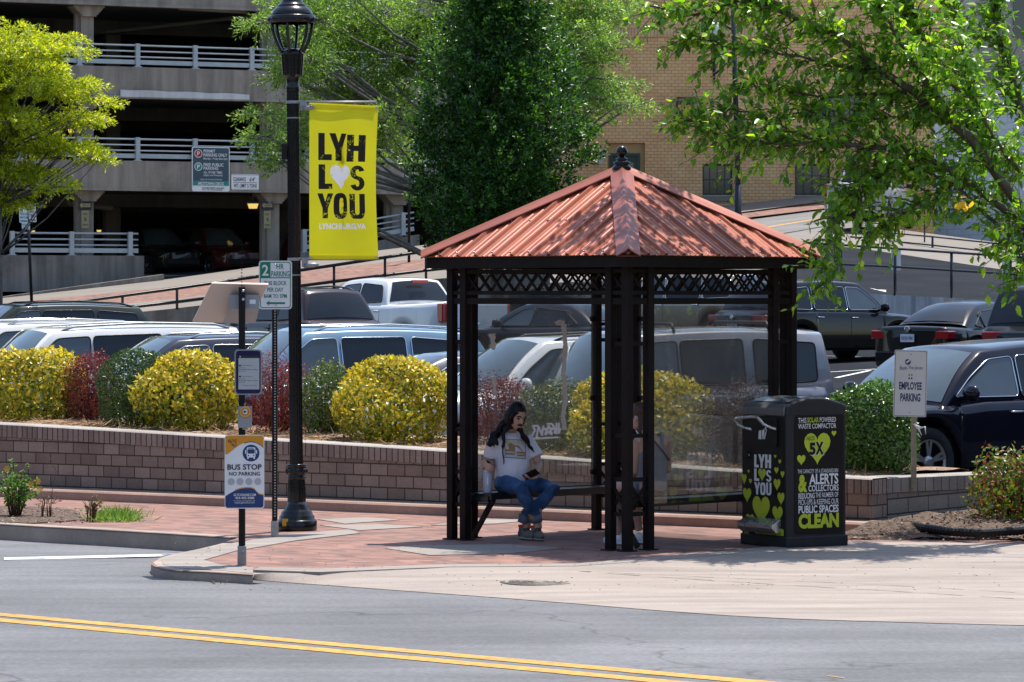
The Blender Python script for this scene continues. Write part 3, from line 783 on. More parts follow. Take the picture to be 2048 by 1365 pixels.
for cy, m in ((904, 5), (979, 2)):
    cx_, cy_ = (1156-1118)/2.923*k, (1120-cy)/2.923*k
    mb.prism(circ(cx_, cy_, 0.145, 20), fr, 0, 3, w0=0.010); mb.prism(circ(cx_, cy_, 0.12, 20), fr, 0, m, w0=0.014); mb.text('P', (cx_-0.05, cy_-0.07, cx_+0.055, cy_+0.07), fr, 0.018, 3, .03)
tag(mb.build('parking_sign', [m_white, m_signnavy, m_teal, m_whitetext, m_blacktext, m_red]), 'slate and teal permit parking sign on the garage parapet', 'sign')
fr = gframe(462, 380); mb = MB(); W_, H_ = 57*k, 31*k
mb.prism(rrect(0, 0, W_, H_, 0.04), fr, 0.03, 0)
mb.text('CLEARANCE', (0.06, 0.30, 0.52, 0.43), fr, 0.006, 1, .01); mb.text("6'4\"", (0.66, 0.29, 0.86, 0.43), fr, 0.006, 1, .01); mb.text('WT. LIMIT 5 TONS', (0.08, 0.08, 0.92, 0.21), fr, 0.006, 1, .01)
mb.prism([(0.06, 0.245), (0.94, 0.245), (0.94, 0.258), (0.06, 0.258)], fr, 0, 1, w0=0.006)
for a in ((0.02, 0.02, 0.98, 0.03), (0.02, 0.51, 0.98, 0.52)): mb.prism([(a[0], a[1]), (a[2], a[1]), (a[2], a[3]), (a[0], a[3])], fr, 0, 1, w0=0.005)
tag(mb.build('clearance_sign', [m_white, m_blacktext]), 'white clearance sign with black letters beside the slate permit sign', 'sign')
m_dirty = M('yellowed_sign', (0.34, 0.30, 0.17), 0.6)
for px, lab in ((176, 'near the left parapet'), (541, 'beside the lamp post')):
    fr = gframe(px, 420, 0.3); mb = MB(); mb.prism([(-0.22, 0), (0.22, 0), (0.22, 0.30), (-0.22, 0.30)], fr, 0.02, 0)
    mb.prism([(-0.20, 0.15), (-0.12, 0.25), (-0.12, 0.21), (0.18, 0.21), (0.18, 0.09), (-0.12, 0.09), (-0.12, 0.05)], fr, 0, 1, w0=0.004); mb.text('ONE WAY', (-0.10, 0.12, 0.16, 0.18), fr, 0.008, 0)
    tag(mb.build('one_way_sign', [m_blacktext, m_dirty]), 'small black one way sign on the garage column '+lab, 'sign', 'one way signs in the garage')
    fr = gframe(px, 457, 0.3); mb = MB(); mb.prism([(-0.13, 0), (0.13, 0), (0.13, 0.60), (-0.13, 0.60)], fr, 0.02, 0)
    mb.text('MAX', (-0.08, 0.45, 0.08, 0.52), fr, 0.004, 1); mb.text('5', (-0.04, 0.24, 0.04, 0.36), fr, 0.004, 1, .02); mb.text('MPH', (-0.09, 0.08, 0.09, 0.15), fr, 0.004, 1)
    tag(mb.build('speed_sign', [m_dirty, m_blacktext]), 'narrow yellowed sign under the one way sign on the garage column '+lab, 'sign', 'yellowed signs in the garage')

# ================================================================ yellow brick building
bx = lambda px, Y=133.0: (px-CX)/F*Y
YB = 136.0
def BZ(py, Y=YB): return CH-(py-HY)/F*Y
bld = thing('brick_building', 'tan yellow brick building with dark green door on the hill', 'building', (bx(1350, YB), YB, 4.6))
x0, x1 = bx(1010, YB), bx(1905, YB); zt = 19.0
op = [(bx(1215, YB), bx(1290, YB), BZ(430), BZ(286)), (bx(1405, YB), bx(1465, YB), BZ(391), BZ(328)), (bx(1590, YB), bx(1660, YB), BZ(391), BZ(328)), (bx(1640, YB), bx(1720, YB), BZ(252), BZ(190))]
xs = sorted(set([x0, x1]+[o[0] for o in op]+[o[1] for o in op])); zs = sorted(set([3.0, zt]+[o[2] for o in op]+[o[3] for o in op]))
mb = MB()
for a, b in zip(xs, xs[1:]):
    for c, d in zip(zs, zs[1:]):
        mx, mz = (a+b)/2, (c+d)/2
        if any(o[0] < mx < o[1] and o[2] < mz < o[3] for o in op): continue
        mb.face([(a, YB, c), (b, YB, c), (b, YB, d), (a, YB, d)])
for o in op:
    a, b, c, d = o; D = 0.32
    mb.face([(a, YB, c), (a, YB+D, c), (a, YB+D, d), (a, YB, d)]); mb.face([(b, YB+D, c), (b, YB, c), (b, YB, d), (b, YB+D, d)]); mb.face([(a, YB+D, d), (b, YB+D, d), (b, YB, d), (a, YB, d)]); mb.face([(a, YB, c), (b, YB, c), (b, YB+D, c), (a, YB+D, c)])
mb.face([(x0, YB+12, 3), (x0, YB, 3), (x0, YB, zt), (x0, YB+12, zt)]); mb.face([(x1, YB, 3), (x1, YB+12, 3), (x1, YB+12, zt), (x1, YB, zt)]); mb.face([(x0, YB, zt), (x1, YB, zt), (x1, YB+12, zt), (x0, YB+12, zt)])
mb.build('wall', m_ybrick, bld)
m_soldier = pavers('soldier_brick', ((0.68, 0.45, 0.24), (0.60, 0.39, 0.20)), (0.32, 0.20, 0.11), 0.125, 0.9, 0, xz=True, bump=0.3, ms=0.011, stain=0.1)
mb = MB(); mb.box(((x0+x1)/2, YB-0.03, BZ(66)), (x1-x0, 0.06, 0.32)); mb.build('brick_course', m_soldier, bld)
m_green = M('dark_green_paint', (0.012, 0.04, 0.032), 0.45, var=0.1); m_pane = M('dark_pane', (0.02, 0.022, 0.025), 0.08, var=0.3, scale=1.0, spec=0.8)
m_ydoor = M('ochre_panel', (0.46, 0.30, 0.12), 0.6, var=0.08)
a, b, c, d = op[0]
mb = MB(); mb.box(((a+b)/2, YB+0.26, (c+d)/2), (b-a, 0.08, d-c)); mb.build('door_surround', m_ydoor, bld)
dr = MB(); cx_ = bx(1250, YB); hw = 0.53; zt2 = BZ(307)
dr.box((cx_-hw, YB+0.18, (c+zt2)/2), (0.12, 0.1, zt2-c)); dr.box((cx_+hw, YB+0.18, (c+zt2)/2), (0.12, 0.1, zt2-c)); dr.box((cx_, YB+0.18, zt2-0.06), (2*hw-0.13, 0.1, 0.12)); dr.box((cx_, YB+0.2, (c+zt2-0.12)/2), (2*hw-0.14, 0.05, zt2-c-0.14))
do = dr.build('door', m_green, bld); mb = MB(); mb.box((cx_+0.08, YB+0.165, (c+zt2)/2+0.3), (0.5, 0.02, (zt2-c)*0.45)); mb.build('pane', m_pane, do)
for o in op[1:]:
    a, b, c, d = o; mb = MB(); f = 0.07
    mb.box(((a+b)/2, YB+0.2, c+f/2), (b-a, 0.08, f)); mb.box(((a+b)/2, YB+0.2, d-f/2), (b-a, 0.08, f)); mb.box((a+f/2, YB+0.2, (c+d)/2), (f, 0.08, d-c-2*f-0.004)); mb.box((b-f/2, YB+0.2, (c+d)/2), (f, 0.08, d-c-2*f-0.004))
    for i in (1, 2, 3): mb.box((lerp(a, b, i/4), YB+0.21, (c+d)/2), (0.035, 0.05, d-c-2*f-0.004))
    mb.box(((a+b)/2, YB+0.212, lerp(c, d, 0.5)), (b-a-2*f-0.004, 0.04, 0.04))
    wo = mb.build('window', m_green, bld); mb = MB(); mb.face([(a, YB+0.235, c), (b, YB+0.235, c), (b, YB+0.235, d), (a, YB+0.235, d)]); mb.build('pane', m_pane, wo)
    mb = MB(); mb.box(((a+b)/2, YB-0.03, c-0.13), (b-a+0.1, 0.16, 0.2)); mb.build('sill', m_walk, wo)
# wall lantern by the door, and the spa sign
lt = thing('wall_lantern', 'grey glass wall lantern fixed to the brick beside the green door', 'lantern', (bx(1201, YB), YB-0.3, BZ(318)))
L = lt.location; mb = MB(); mb.box(L+Vector((0, 0.25, 0.1)), (0.12, 0.1, 0.5)); mb.tube([L+Vector((0, 0.25, 0.3)), L+Vector((0, 0.1, 0.42)), L+Vector((0, 0, 0.3))], 0.025, 6); mb.build('bracket', m_galv, lt)
mb = MB(); mb.lathe([(0.09, -0.22), (0.17, 0.12), (0.19, 0.14), (0.04, 0.3), (0, 0.32)], L, 6, sm=False); mb.build('glass', M('lantern_glass', (0.5, 0.5, 0.5), 0.2), lt)
m_brownsign = M('brown_sign', (0.075, 0.022, 0.014), 0.5); m_gold = M('gold_letters', (0.62, 0.36, 0.05), 0.5)
o = Vector((bx(1350, YB), YB-0.5, BZ(235))); fr = (o, Vector((1, 0, 0)), Vector((0, 0, 1)), Vector((0, -1, 0)))
mb = MB(); mb.prism(rrect(0, 0, 0.72, 0.62, 0.05), fr, 0.08, 0); mb.text('spa', (0.09, 0.14, 0.62, 0.46), fr, 0.006, 1, .03)
mb.tube([o+Vector((0.0, 0, 0.72)), o+Vector((0.75, 0, 0.72))], 0.03, 6, mi=0); mb.tube([o+Vector((0.1, 0.0, 0.72)), o+Vector((0.1, 0.5, 0.72))], 0.03, 6, mi=0); mb.tube([o+Vector((0.36, 0, 0.6)), o+Vector((0.36, 0, 0.72))], 0.02, 6, mi=0)
tag(mb.build('hanging_sign', [m_brownsign, m_gold]), 'small brown hanging spa sign with gold letters on the brick wall', 'sign')

# ================================================================ white building at right
wb = thing('white_building', 'pale painted brick building at the far right behind the leaves', 'building', P(1868, 470, 116))
A_ = P(1868, HY, 118); B_ = P(2400, HY, 106)
def wface(mb, A, B, z0, z1):
    mb.face([(A.x, A.y, z0), (B.x, B.y, z0), (B.x, B.y, z1), (A.x, A.y, z1)])
WT = 9.3; mb = MB(); wface(mb, A_, B_, 2.0, WT); bk = Vector((3, 14, 0)); wface(mb, A_+bk, A_, 2.0, WT); wface(mb, B_, B_+bk, 2, WT); mb.face([(q.x, q.y, WT) for q in (A_, B_, B_+bk, A_+bk)])
mb.build('wall', m_wbrick, wb)
mb = MB(); d = (B_-A_).normalized(); q = A_-Vector((d.y*-0.0, 0, 0)); mb.beam(Vector((A_.x, A_.y-0.06, 3.7)), Vector((B_.x, B_.y-0.06, 2.3)), 0.1, 0.9); mb.build('plinth', m_walk, wb)
mb = MB(); mb.beam(Vector((A_.x-0.1, A_.y-0.1, WT+0.1)), Vector((B_.x, B_.y-0.1, WT+0.1)), 0.3, 0.25); mb.build('coping', m_walk, wb)

gb = thing('grey_building', 'tall plain grey building rising behind the white painted building', 'building', (25, 170, 4)); mb = MB(); mb.box((31, 172, 14), (18, 10, 26)); mb.build('wall', concrete('grey_render', (0.30, 0.30, 0.30), vert=True), gb)
for i in range(5):
    for j in range(4): mb = MB(); mb.box((24.5+i*3.2, 166.97, 12+j*3.4), (1.5, 0.1, 1.8)); mb.build('window', m_pane, gb)
# unseen dark brick buildings added around the street for paint and glass to reflect
m_obrick = pavers('reflection_brick', ((0.10, 0.06, 0.045), (0.08, 0.048, 0.038)), (0.07, 0.06, 0.05), 0.25, 0.08, 0, xz=True, bump=0.2)
mb = MB(); mb.box((0, -26, 5.5), (110, 10, 12.5)); 
for i in range(30):
    for z in (2.4, 6.0, 9.2): mb.box((-52+i*3.6, -20.98, z), (1.4, 0.1, 1.9), mi=1)
rb = thing('reflection_building', 'long dark brick building added out of sight along the right side of the street for reflections', 'building', (34, 20, -0.7)); m2 = MB(); m2.box((34, 20, 4.5), (6, 84, 10.4)); m2.build('wall', m_obrick, rb)
lb_ = thing('reflection_building', 'long dark brick building added out of sight along the left side of the street for reflections', 'building', (-36, 20, -0.7)); m2 = MB(); m2.box((-36, 20, 4.5), (6, 84, 10.4)); m2.build('wall', m_obrick, lb_)
ob = thing('reflection_building', 'long dark brick building added unseen behind the viewer for reflections', 'building', (0, -26, -0.7)); mb.build('wall', [m_obrick, m_pane], ob)
# ================================================================ street furniture
m_blackpaint = M('black_gloss_paint', (0.006, 0.006, 0.007), 0.25, var=0.1, scale=6, spec=0.4, coat=0.15)
m_post = M('black_post', (0.010, 0.0095, 0.0095), 0.5, var=0.15, scale=12, bump=0.1, spec=0.25)
m_steel = M('brushed_steel', (0.55, 0.55, 0.55), 0.28, 0.9, var=0.1, scale=20)
m_dull = M('dull_grey_box', (0.30, 0.31, 0.32), 0.5, 0.2, var=0.08)
m_navyprint = M('navy_print', (0.012, 0.045, 0.16), 0.45, var=0.03)
m_orange = M('orange_print', (0.72, 0.30, 0.015), 0.45, var=0.03)
m_greenprint = M('green_print', (0.0, 0.20, 0.09), 0.45, var=0.03)
m_greydot = M('grey_print', (0.46, 0.47, 0.48), 0.45, var=0.02)

def perforated_post(mb, base, h, w=0.055, thick=0.0, hole=0.0055, face_dark=True):
    mb.box(base+Vector((0, 0, h/2)), (w, w, h))
m_hole = M('hole_dark', (0.003, 0.003, 0.003), 0.9, var=0.0)
m_holelight = M('hole_light', (0.40, 0.37, 0.33), 0.8, var=0.2)

# ---- bus stop post
bp = G(484, 1131)
bus = thing('bus_stop_sign', 'black bus stop post with solar panel, arrival screen and orange and white sign', 'bus stop sign', bp)
s_ = F/bp.y
def bz(py): return CH-(py-HY)/F*bp.y
mb = MB(); mb.box(bp+Vector((0, 0, bz(575)/2)), (0.052, 0.052, bz(575)))
for i in range(95):
    z = 0.22+i*0.0254
    mb.prism(circ(0.0, 0, 0.006, 8), (bp+Vector((0, -0.026, z)), Vector((1, 0, 0)), Vector((0, 0, 1)), Vector((0, -1, 0))), 0, 1, w0=0.0008)
mb.build('post', [m_post, m_hole], bus)
mb = MB(); mb.box(bp+Vector((0, 0, 0.06)), (0.07, 0.07, 0.20)); mb.lathe([(0.013, 0), (0.013, 0.012), (0, 0.014)], bp+Vector((0.008, -0.035, 0.115)), 8, mat=Matrix.Rotation(math.pi/2, 3, 'X')); mb.build('sleeve', m_galv, bus, bevel=0.004)
# printed sign: zoomed-photo rectangle (x 50..286, y 533..970) -> panel metres
yaw = 6; fr = frame(bp+Vector((-0.153+0.015, -0.056, bz(1017))), yaw)
PW, PH = 0.325, bz(870)-bz(1017)
def q6(x, y): return ((x-50)/236*PW, (970-y)/437*PH)
def T6(mb, s, x0, y0, x1, y1, m, b=0.0, fr=None):
    a = q6(x0, y1); c = q6(x1, y0); mb.text(s, (a[0], a[1], c[0], c[1]), fr, 0.004, m, b)
mb = MB(); mb.prism(rrect(0, 0, PW, PH, 0.022), fr, 0.003, 0)
top = [q6(*p) for p in ((54, 648), (66, 646), (85, 634), (110, 612), (135, 594), (165, 580), (195, 573), (215, 572), (240, 578), (262, 590), (281, 606))]
mb.prism([q6(281, 548), q6(272, 538), q6(64, 538), q6(54, 548)][::-1]+top[::-1], fr, 0, 1, w0=0.0015)
def curve_band(pts, th, m, w0):
    for a, b in zip(pts, pts[1:]): mb.prism([(a[0], a[1]-th), (b[0], b[1]-th), b, a], fr, 0, m, w0=w0)
curve_band(top[5:], 0.006, 2, 0.002)
bot = [q6(*p) for p in ((54, 897), (80, 880), (110, 864), (140, 853), (175, 848), (205, 848), (225, 855), (240, 872), (255, 886), (281, 891))]
mb.prism([q6(54, 955), q6(64, 965), q6(272, 965), q6(281, 955)]+bot[::-1], fr, 0, 2, w0=0.0015)
curve_band([(a, b+0.007) for a, b in bot[2:]], 0.008, 1, 0.002)
c = q6(207, 641); mb.prism(circ(c[0], c[1], 0.069, 28), fr, 0, 2, w0=0.002)
bx_, by_ = c
for r, m in ((rrect(bx_-0.036, by_-0.036, bx_+0.036, by_+0.048, 0.012), 0), (rrect(bx_-0.030, by_-0.004, bx_+0.030, by_+0.032, 0.005), 2)):
    mb.prism(r, fr, 0, m, w0=0.003 if m == 0 else 0.0038)
for sx in (-1, 1):
    mb.prism([(bx_+sx*0.026-0.006, by_-0.047), (bx_+sx*0.026+0.006, by_-0.047), (bx_+sx*0.026+0.006, by_-0.036), (bx_+sx*0.026-0.006, by_-0.036)], fr, 0, 0, w0=0.003)
    mb.prism(circ(bx_+sx*0.022, by_-0.02, 0.006, 8), fr, 0, 2, w0=0.0038)
    mb.prism([(bx_+sx*0.045-0.004, by_-0.005), (bx_+sx*0.045+0.004, by_-0.005), (bx_+sx*0.045+0.004, by_+0.025), (bx_+sx*0.045-0.004, by_+0.025)], fr, 0, 0, w0=0.003)
mb.prism(rrect(bx_-0.024, by_+0.037, bx_+0.024, by_+0.042, 0.002), fr, 0, 2, w0=0.0038)
for a in ((70, 560, 122, 577, 'GLTC', 3, .02), (66, 707, 270, 740, 'BUS STOP', 3, .02), (76, 752, 260, 775, 'NO PARKING', 3, .015)): T6(mb, a[4], a[0], a[1], a[2], a[3], a[5], a[6], fr)
for a in ((103, 881, 235, 896, 'GLTCONLINE.COM', .015), (112, 900, 226, 914, '434-455-5080', .015), (104, 920, 231, 927, 'For next bus arrival information visit', 0), (110, 930, 227, 942, 'mybus.gltconline.com', .005)): T6(mb, a[4], a[0], a[1], a[2], a[3], 0, a[5], fr)
for x in (89, 141, 194, 247): u = q6(x, 810); mb.prism(circ(u[0], u[1], 0.029, 20), fr, 0, 4, w0=0.002)
for k in range(3):                               # wave emblem under the letters
    p = [q6(84+k*4+i*5.5, 584+k*7-5*math.sin(i*1.25+0.4)) for i in range(7)]
    for a, b in zip(p, p[1:]): mb.prism([(a[0], a[1]-0.004), (b[0], b[1]-0.004), b, a], fr, 0, 2, w0=0.003)
mb.build('sign_panel', [m_white, m_orange, m_navyprint, m_blacktext, m_greydot], bus)
# arrival screen
fr = frame(bp+Vector((0.045-0.115+0.012, -0.045, bz(790))), 4); sw, sh = 0.225, bz(699)-bz(790)
m_screen = M('paper_screen', (0.46, 0.48, 0.48), 0.35, var=0.02); m_navyshell = M('navy_shell', (0.008, 0.012, 0.07), 0.15, var=0.05, coat=0.5)
mb = MB(); mb.prism(rrect(0, 0, sw, sh, 0.03, 6), fr, 0.05, 0); mb.prism(rrect(0.012, 0.012, sw-0.012, sh-0.012, 0.024, 6), fr, 0, 1, w0=0.003)
disp = mb.build('display', [m_dull, m_navyshell], bus)
mb = MB(); x0, x1, y0, y1 = 0.032, sw-0.022, 0.045, sh-0.05; mb.prism([(x0, y0), (x1, y0), (x1, y1), (x0, y1)], fr, 0, 0, w0=0.006)
mb.prism([(x0, y1-0.022), (x1, y1-0.022), (x1, y1), (x0, y1)], fr, 0, 1, w0=0.0065); mb.prism(circ(x0+0.014, y1-0.011, 0.007, 10), fr, 0, 0, w0=0.007)
for yy in (0.235, 0.145):
    mb.prism([(x0+0.004, yy), (x0+0.022, yy), (x0+0.022, yy+0.012), (x0+0.004, yy+0.012)], fr, 0, 1, w0=0.0065); mb.text('Campus Station Bay 20', (x0+0.028, yy+0.001, x0+0.115, yy+0.011), fr, 0.007, 1)
    mb.text('5:05pm   5:35pm   6:05pm', (x0+0.012, yy-0.034, x1-0.012, yy-0.022), fr, 0.007, 1)
    for a in ((x0+0.005, yy-0.045, x0+0.055, yy-0.043), (x0+0.005, yy-0.013, x0+0.055, yy-0.011), (x0+0.005, yy-0.045, x0+0.007, yy-0.011), (x0+0.053, yy-0.045, x0+0.055, yy-0.011)): mb.prism([(a[0], a[1]), (a[2], a[1]), (a[2], a[3]), (a[0], a[3])], fr, 0, 1, w0=0.0066)
mb.text('Press button to hear arrivals', (x0+0.03, y0+0.03, x1-0.02, y0+0.038), fr, 0.007, 1)
mb.build('screen', [m_screen, m_blacktext], disp)
# push button box
c = bp+Vector((0.028, -0.06, bz(834))); mb = MB(); mb.box(c, (0.112, 0.07, 0.175)); mb.tube([c+Vector((0, 0, 0.08)), c+Vector((0, 0, 0.115))], 0.008, 6); mb.tube([c-Vector((0, 0, 0.08)), c-Vector((0, 0, 0.105))], 0.022, 8)
bb = mb.build('button_box', m_dull, bus, bevel=0.008)
RX = Matrix.Rotation(math.pi/2, 3, 'X')
mb = MB(); cc = c+Vector((0.006, -0.035, 0.045)); mb.lathe([(0.046, 0), (0.044, 0.018), (0.030, 0.022), (0.028, 0.012)], cc, 20, 0, mat=RX); mb.lathe([(0.028, 0.010), (0.024, 0.022), (0.012, 0.026), (0, 0.026)], cc, 16, 1, mat=RX)
mb.prism([(-0.008, -0.012), (0.012, 0), (-0.008, 0.012)], (cc, Vector((1, 0, 0)), Vector((0, 0, 1)), Vector((0, -1, 0))), 0, 2, w0=0.0275)
mb.build('button', [M('orange_plastic', (0.75, 0.33, 0.01), 0.35), m_steel, m_hole], bb)
# solar panel and battery box
m_panelback = M('panel_back', (0.62, 0.50, 0.42), 0.5, var=0.04)  # pinkish light bounced off the ground is put into this colour
A0 = bp+Vector((-0.008, -0.03, bz(606)))
ez = Vector((-0.16, -0.02, -0.31)); ez = Vector((-0.185, 0.30, -0.32))      # down the slope (its lower edge lies further away)
ex = Vector((0.47, -0.05, -0.012)); nrm = ex.cross(ez).normalized()
o = A0-ex*0.5-ez*0.48+Vector((-0.10, 0.20, 0))
def pq(a, b, h=0): return o+ex*a+ez*b+nrm*h
sg = 1 if nrm.z > 0 else -1
mb = MB(); vs = [pq(a, b, h*sg) for h in (0, 0.022) for a, b in ((0, 0), (1, 0), (1, 1), (0, 1))]
mb.add(vs, [(0, 1, 2, 3), (4, 7, 6, 5), (0, 4, 5, 1), (1, 5, 6, 2), (2, 6, 7, 3), (3, 7, 4, 0)]); mb.m[-5] = 1
sp_ = mb.build('solar_panel', [m_panelback, M('solar_cells', (0.01, 0.014, 0.04), 0.12)], bus)
mb = MB(); bxc = bp+Vector((0.0, 0.075, bz(604))); mb.box(bxc+Vector((0.015, 0, 0.0)), (0.24, 0.09, 0.115)); mb.add([bxc+Vector(q) for q in ((-0.105, -0.045, -0.055), (0.135, -0.045, -0.055), (0.095, 0.15, -0.175), (-0.18, 0.15, -0.175), (-0.105, 0.045, -0.05), (0.135, 0.045, -0.05))], [(0, 3, 2, 1), (0, 4, 3), (1, 2, 5), (3, 4, 5, 2)])
mb.box(bxc+Vector((0.085, -0.048, -0.0)), (0.05, 0.003, 0.035), mi=1)
mb.build('battery_box', [m_dull, m_white], bus)
for dz in (0.0, -0.07):
    mb = MB(); mb.lathe([(0.012, 0), (0.012, 0.008), (0, 0.010)], bp+Vector((0.012, -0.027, bz(582)+dz)), 8, mat=RX); mb.build('bolt', m_steel, bus)

# ---- two hour parking sign
pp = G(549.5, 1076)
ps = thing('parking_sign', 'green and white two hour parking sign on a tall perforated black post', 'parking sign', pp)
def pz(py): return CH-(py-HY)/F*pp.y
mb = MB(); h = pz(530); mb.box(pp+Vector((0, 0, h/2)), (0.048, 0.048, h))
for i in range(92):
    z = 0.2+i*0.0254; 
    if z > pz(622): break
    mb.prism(circ(0, 0, 0.0075, 8), (pp+Vector((0.004, -0.024, z)), Vector((1, 0, 0)), Vector((0, 0, 1)), Vector((0, -1, 0))), 0, 1, w0=0.0008)
mb.build('post', [m_post, m_holelight], ps)
mb = MB(); mb.box(pp+Vector((0, 0, 0.06)), (0.066, 0.066, 0.19)); mb.lathe([(0.012, 0), (0.012, 0.012), (0, 0.014)], pp+Vector((0.008, -0.033, 0.1)), 8, mat=RX); mb.build('sleeve', m_galv, ps, bevel=0.004)
fr = frame(pp+Vector((-0.152+0.008, -0.03, pz(619))), -3); PW, PH = 0.305, pz(522)-pz(619)
def q5(x, y): return ((x-948)/444*PW, (820-y)/670*PH)
def T5(s, x0, y0, x1, y1, m, b=0.0): a = q5(x0, y1); c = q5(x1, y0); mb.text(s, (a[0], a[1], c[0], c[1]), fr, 0.004, m, b)
m_signgrey = M('reflective_white', (0.76, 0.76, 0.76), 0.4, var=0.02)
mb = MB(); mb.prism(rrect(0, 0, PW, PH, 0.03, 5), fr, 0.003, 0); i = 0.011; mb.prism(rrect(i, i, PW-i, PH-i, 0.024, 5), fr, 0, 1, w0=0.001); i = 0.019; mb.prism(rrect(i, i, PW-i, PH-i, 0.018, 5), fr, 0, 0, w0=0.002)
a, b = q5(968, 392), q5(1105, 172); mb.prism([a, (b[0], a[1]), b, (a[0], b[1])], fr, 0, 1, w0=0.003)
a, b = q5(968, 392), q5(1374, 379); mb.prism([a, (b[0], a[1]), b, (a[0], b[1])], fr, 0, 1, w0=0.0032)
T5('2', 992, 205, 1078, 357, 0, .02)
for s, r in (('HR', (1185, 195, 1285, 266)), ('PARKING', (1115, 293, 1360, 370)), ('THIS BLOCK', (1018, 430, 1322, 487)), ('PER DAY', (1062, 522, 1278, 578)), ('8AM TO 5PM', (1015, 610, 1322, 665))): T5(s, *r, 1, .015)
mb.prism([q5(*p) for p in ((1042, 735), (1095, 697), (1085, 722), (1300, 722), (1300, 749), (1085, 749), (1095, 773))], fr, 0, 1, w0=0.003)
mb.build('sign_panel', [m_signgrey, m_greenprint], ps)
mb = MB()
for y in (203, 757): mb = MB(); u = q5(1172, y); mb.lathe([(0.009, 0), (0.008, 0.006), (0, 0.008)], fr[0]+fr[1]*u[0]+fr[2]*u[1]+fr[3]*0.002, 8, mat=RX); mb.build('bolt', m_steel, ps)

# ---- ornate street lamp
lb = G(594, 1061)
lamp = thing('street_lamp', 'tall ornate black street lamp with fluted post and open lantern', 'street lamp', lb)
def lz(py): return CH-(py-HY)/F*lb.y
lamp.rotation_euler = (0, math.radians(-0.55), 0)
O3 = Vector((0, 0, 0))
mb = MB(); mb.lathe([(0.187, 0), (0.19, 0.01), (0.19, 0.085), (0.176, 0.10), (0.168, 0.105), (0.166, 0.135), (0.152, 0.145), (0.145, 0.175), (0.125, 0.19), (0.118, 0.205), (0.098, 0.235), (0.088, 0.27)], O3, 40)
mb.lathe([(0.088, 0.27), (0.090, 0.34), (0.086, 0.42), (0.080, 0.485)], O3, 48, flute=12, fdep=0.10, cap=False)
mb.lathe([(0.083, 0.485), (0.088, 0.495), (0.088, 0.51), (0.080, 0.515), (0.086, 0.53), (0.095, 0.56), (0.095, 0.585), (0.086, 0.60), (0.095, 0.61), (0.095, 0.625), (0.066, 0.63)], O3, 40, cap=False)
for k in range(8):
    a = k*math.pi/4+0.2; mb.lathe([(0.0, -0.03), (0.02, -0.02), (0.022, 0.0), (0.02, 0.02), (0, 0.03)], (0.088*math.cos(a), 0.088*math.sin(a), 0.56), 8)
mb.build('base', m_blackpaint, lamp, local=True)
mb = MB(); mb.box((-0.1, -0.165, 0.085), (0.055, 0.01, 0.07), Matrix.Rotation(0.3, 3, 'Z')); mb.build('number_plate', M('amber_plate', (0.7, 0.38, 0.01), 0.5), lamp, local=True)
H1 = lz(182)
mb = MB(); mb.lathe([(0.064, 0.63), (0.058, H1-0.0)], O3, 64, flute=16, fdep=0.14, cap=False); mb.build('post', m_blackpaint, lamp, local=True)
mb = MB()
zz = lambda y2: CH-(y2/2.923-HY)/F*lb.y
mb.lathe([(0.062, H1), (0.068, zz(510)), (0.062, zz(500)), (0.062, zz(455)), (0.066, zz(450)), (0.09, zz(445)), (0.098, zz(440))], O3, 32, cap=False)
mb.lathe([(0.096, zz(440)), (0.104, zz(380)), (0.110, zz(320))], O3, 60, flute=15, fdep=0.10, cap=False)
mb.lathe([(0.110, zz(322)), (0.104, zz(310)), (0.085, zz(295)), (0.06, zz(288)), (0.02, zz(284)), (0, zz(283))], O3, 32)
mb.build('capital', m_blackpaint, lamp, local=True)
mb = MB()
for k in range(6):
    a = k*math.pi/3+0.35; d = Vector((math.cos(a), math.sin(a), 0))
    mb.tube([d*0.085+Vector((0, 0, zz(318))), d*0.125+Vector((0, 0, zz(285))), d*0.165+Vector((0, 0, zz(230))), d*0.19+Vector((0, 0, zz(180))), d*0.20+Vector((0, 0, zz(130)))], [0.017, 0.016, 0.016, 0.016, 0.018], 6, flat=(d.x, d.y, 0))
mb.lathe([(0.205, zz(138)), (0.222, zz(132)), (0.222, zz(98)), (0.208, zz(92)), (0.19, zz(90))], O3, 36, cap=False)
for k in range(18):
    a = k*math.pi/9; mb.lathe([(0, -0.02), (0.018, 0), (0, 0.02)], (0.222*math.cos(a), 0.222*math.sin(a), zz(115)), 6)
mb.build('cage', m_blackpaint, lamp, local=True)
mb = MB(); mb.lathe([(0.20, zz(94)), (0.197, zz(80)), (0.18, zz(60)), (0.15, zz(45)), (0.135, zz(38)), (0.142, zz(34)), (0.125, zz(28)), (0.10, zz(10)), (0.085, zz(-20)), (0.075, zz(-60)), (0.04, zz(-75)), (0.02, zz(-110)), (0, zz(-140))], O3, 36); mb.lathe([(0.13, zz(105)), (0.10, zz(92)), (0.0, zz(90))], O3, 16)
mb.build('lantern_roof', m_blackpaint, lamp, local=True)
mb = MB(); mb.box((-0.085, 0, lz(304)), (0.05, 0.09, 0.15)); mb.build('control_box', m_post, lamp, local=True, bevel=0.006)
def arm(z, name='banner_arm'):
    mb = MB(); mb.lathe([(0.064, -0.014), (0.066, 0), (0.064, 0.014)], (0, 0, z), 20, cap=False); mb.lathe([(0.064, -0.006), (0.0655, 0), (0.064, 0.006)], (0, 0, z-0.15*1), 20, cap=False)
    mb.box((0.10, 0, z-0.03), (0.06, 0.05, 0.09)); mb.tube([(0.10, 0, z), (0.79, 0, z-0.005)], 0.012, 8); mb.tube([(0.09, -0.02, z-0.06), (0.19, -0.02, z-0.055), (0.235, -0.02, z-0.055)], [0.022, 0.022, 0.004], 8)
    mb.build(name, m_galv, lamp, local=True)
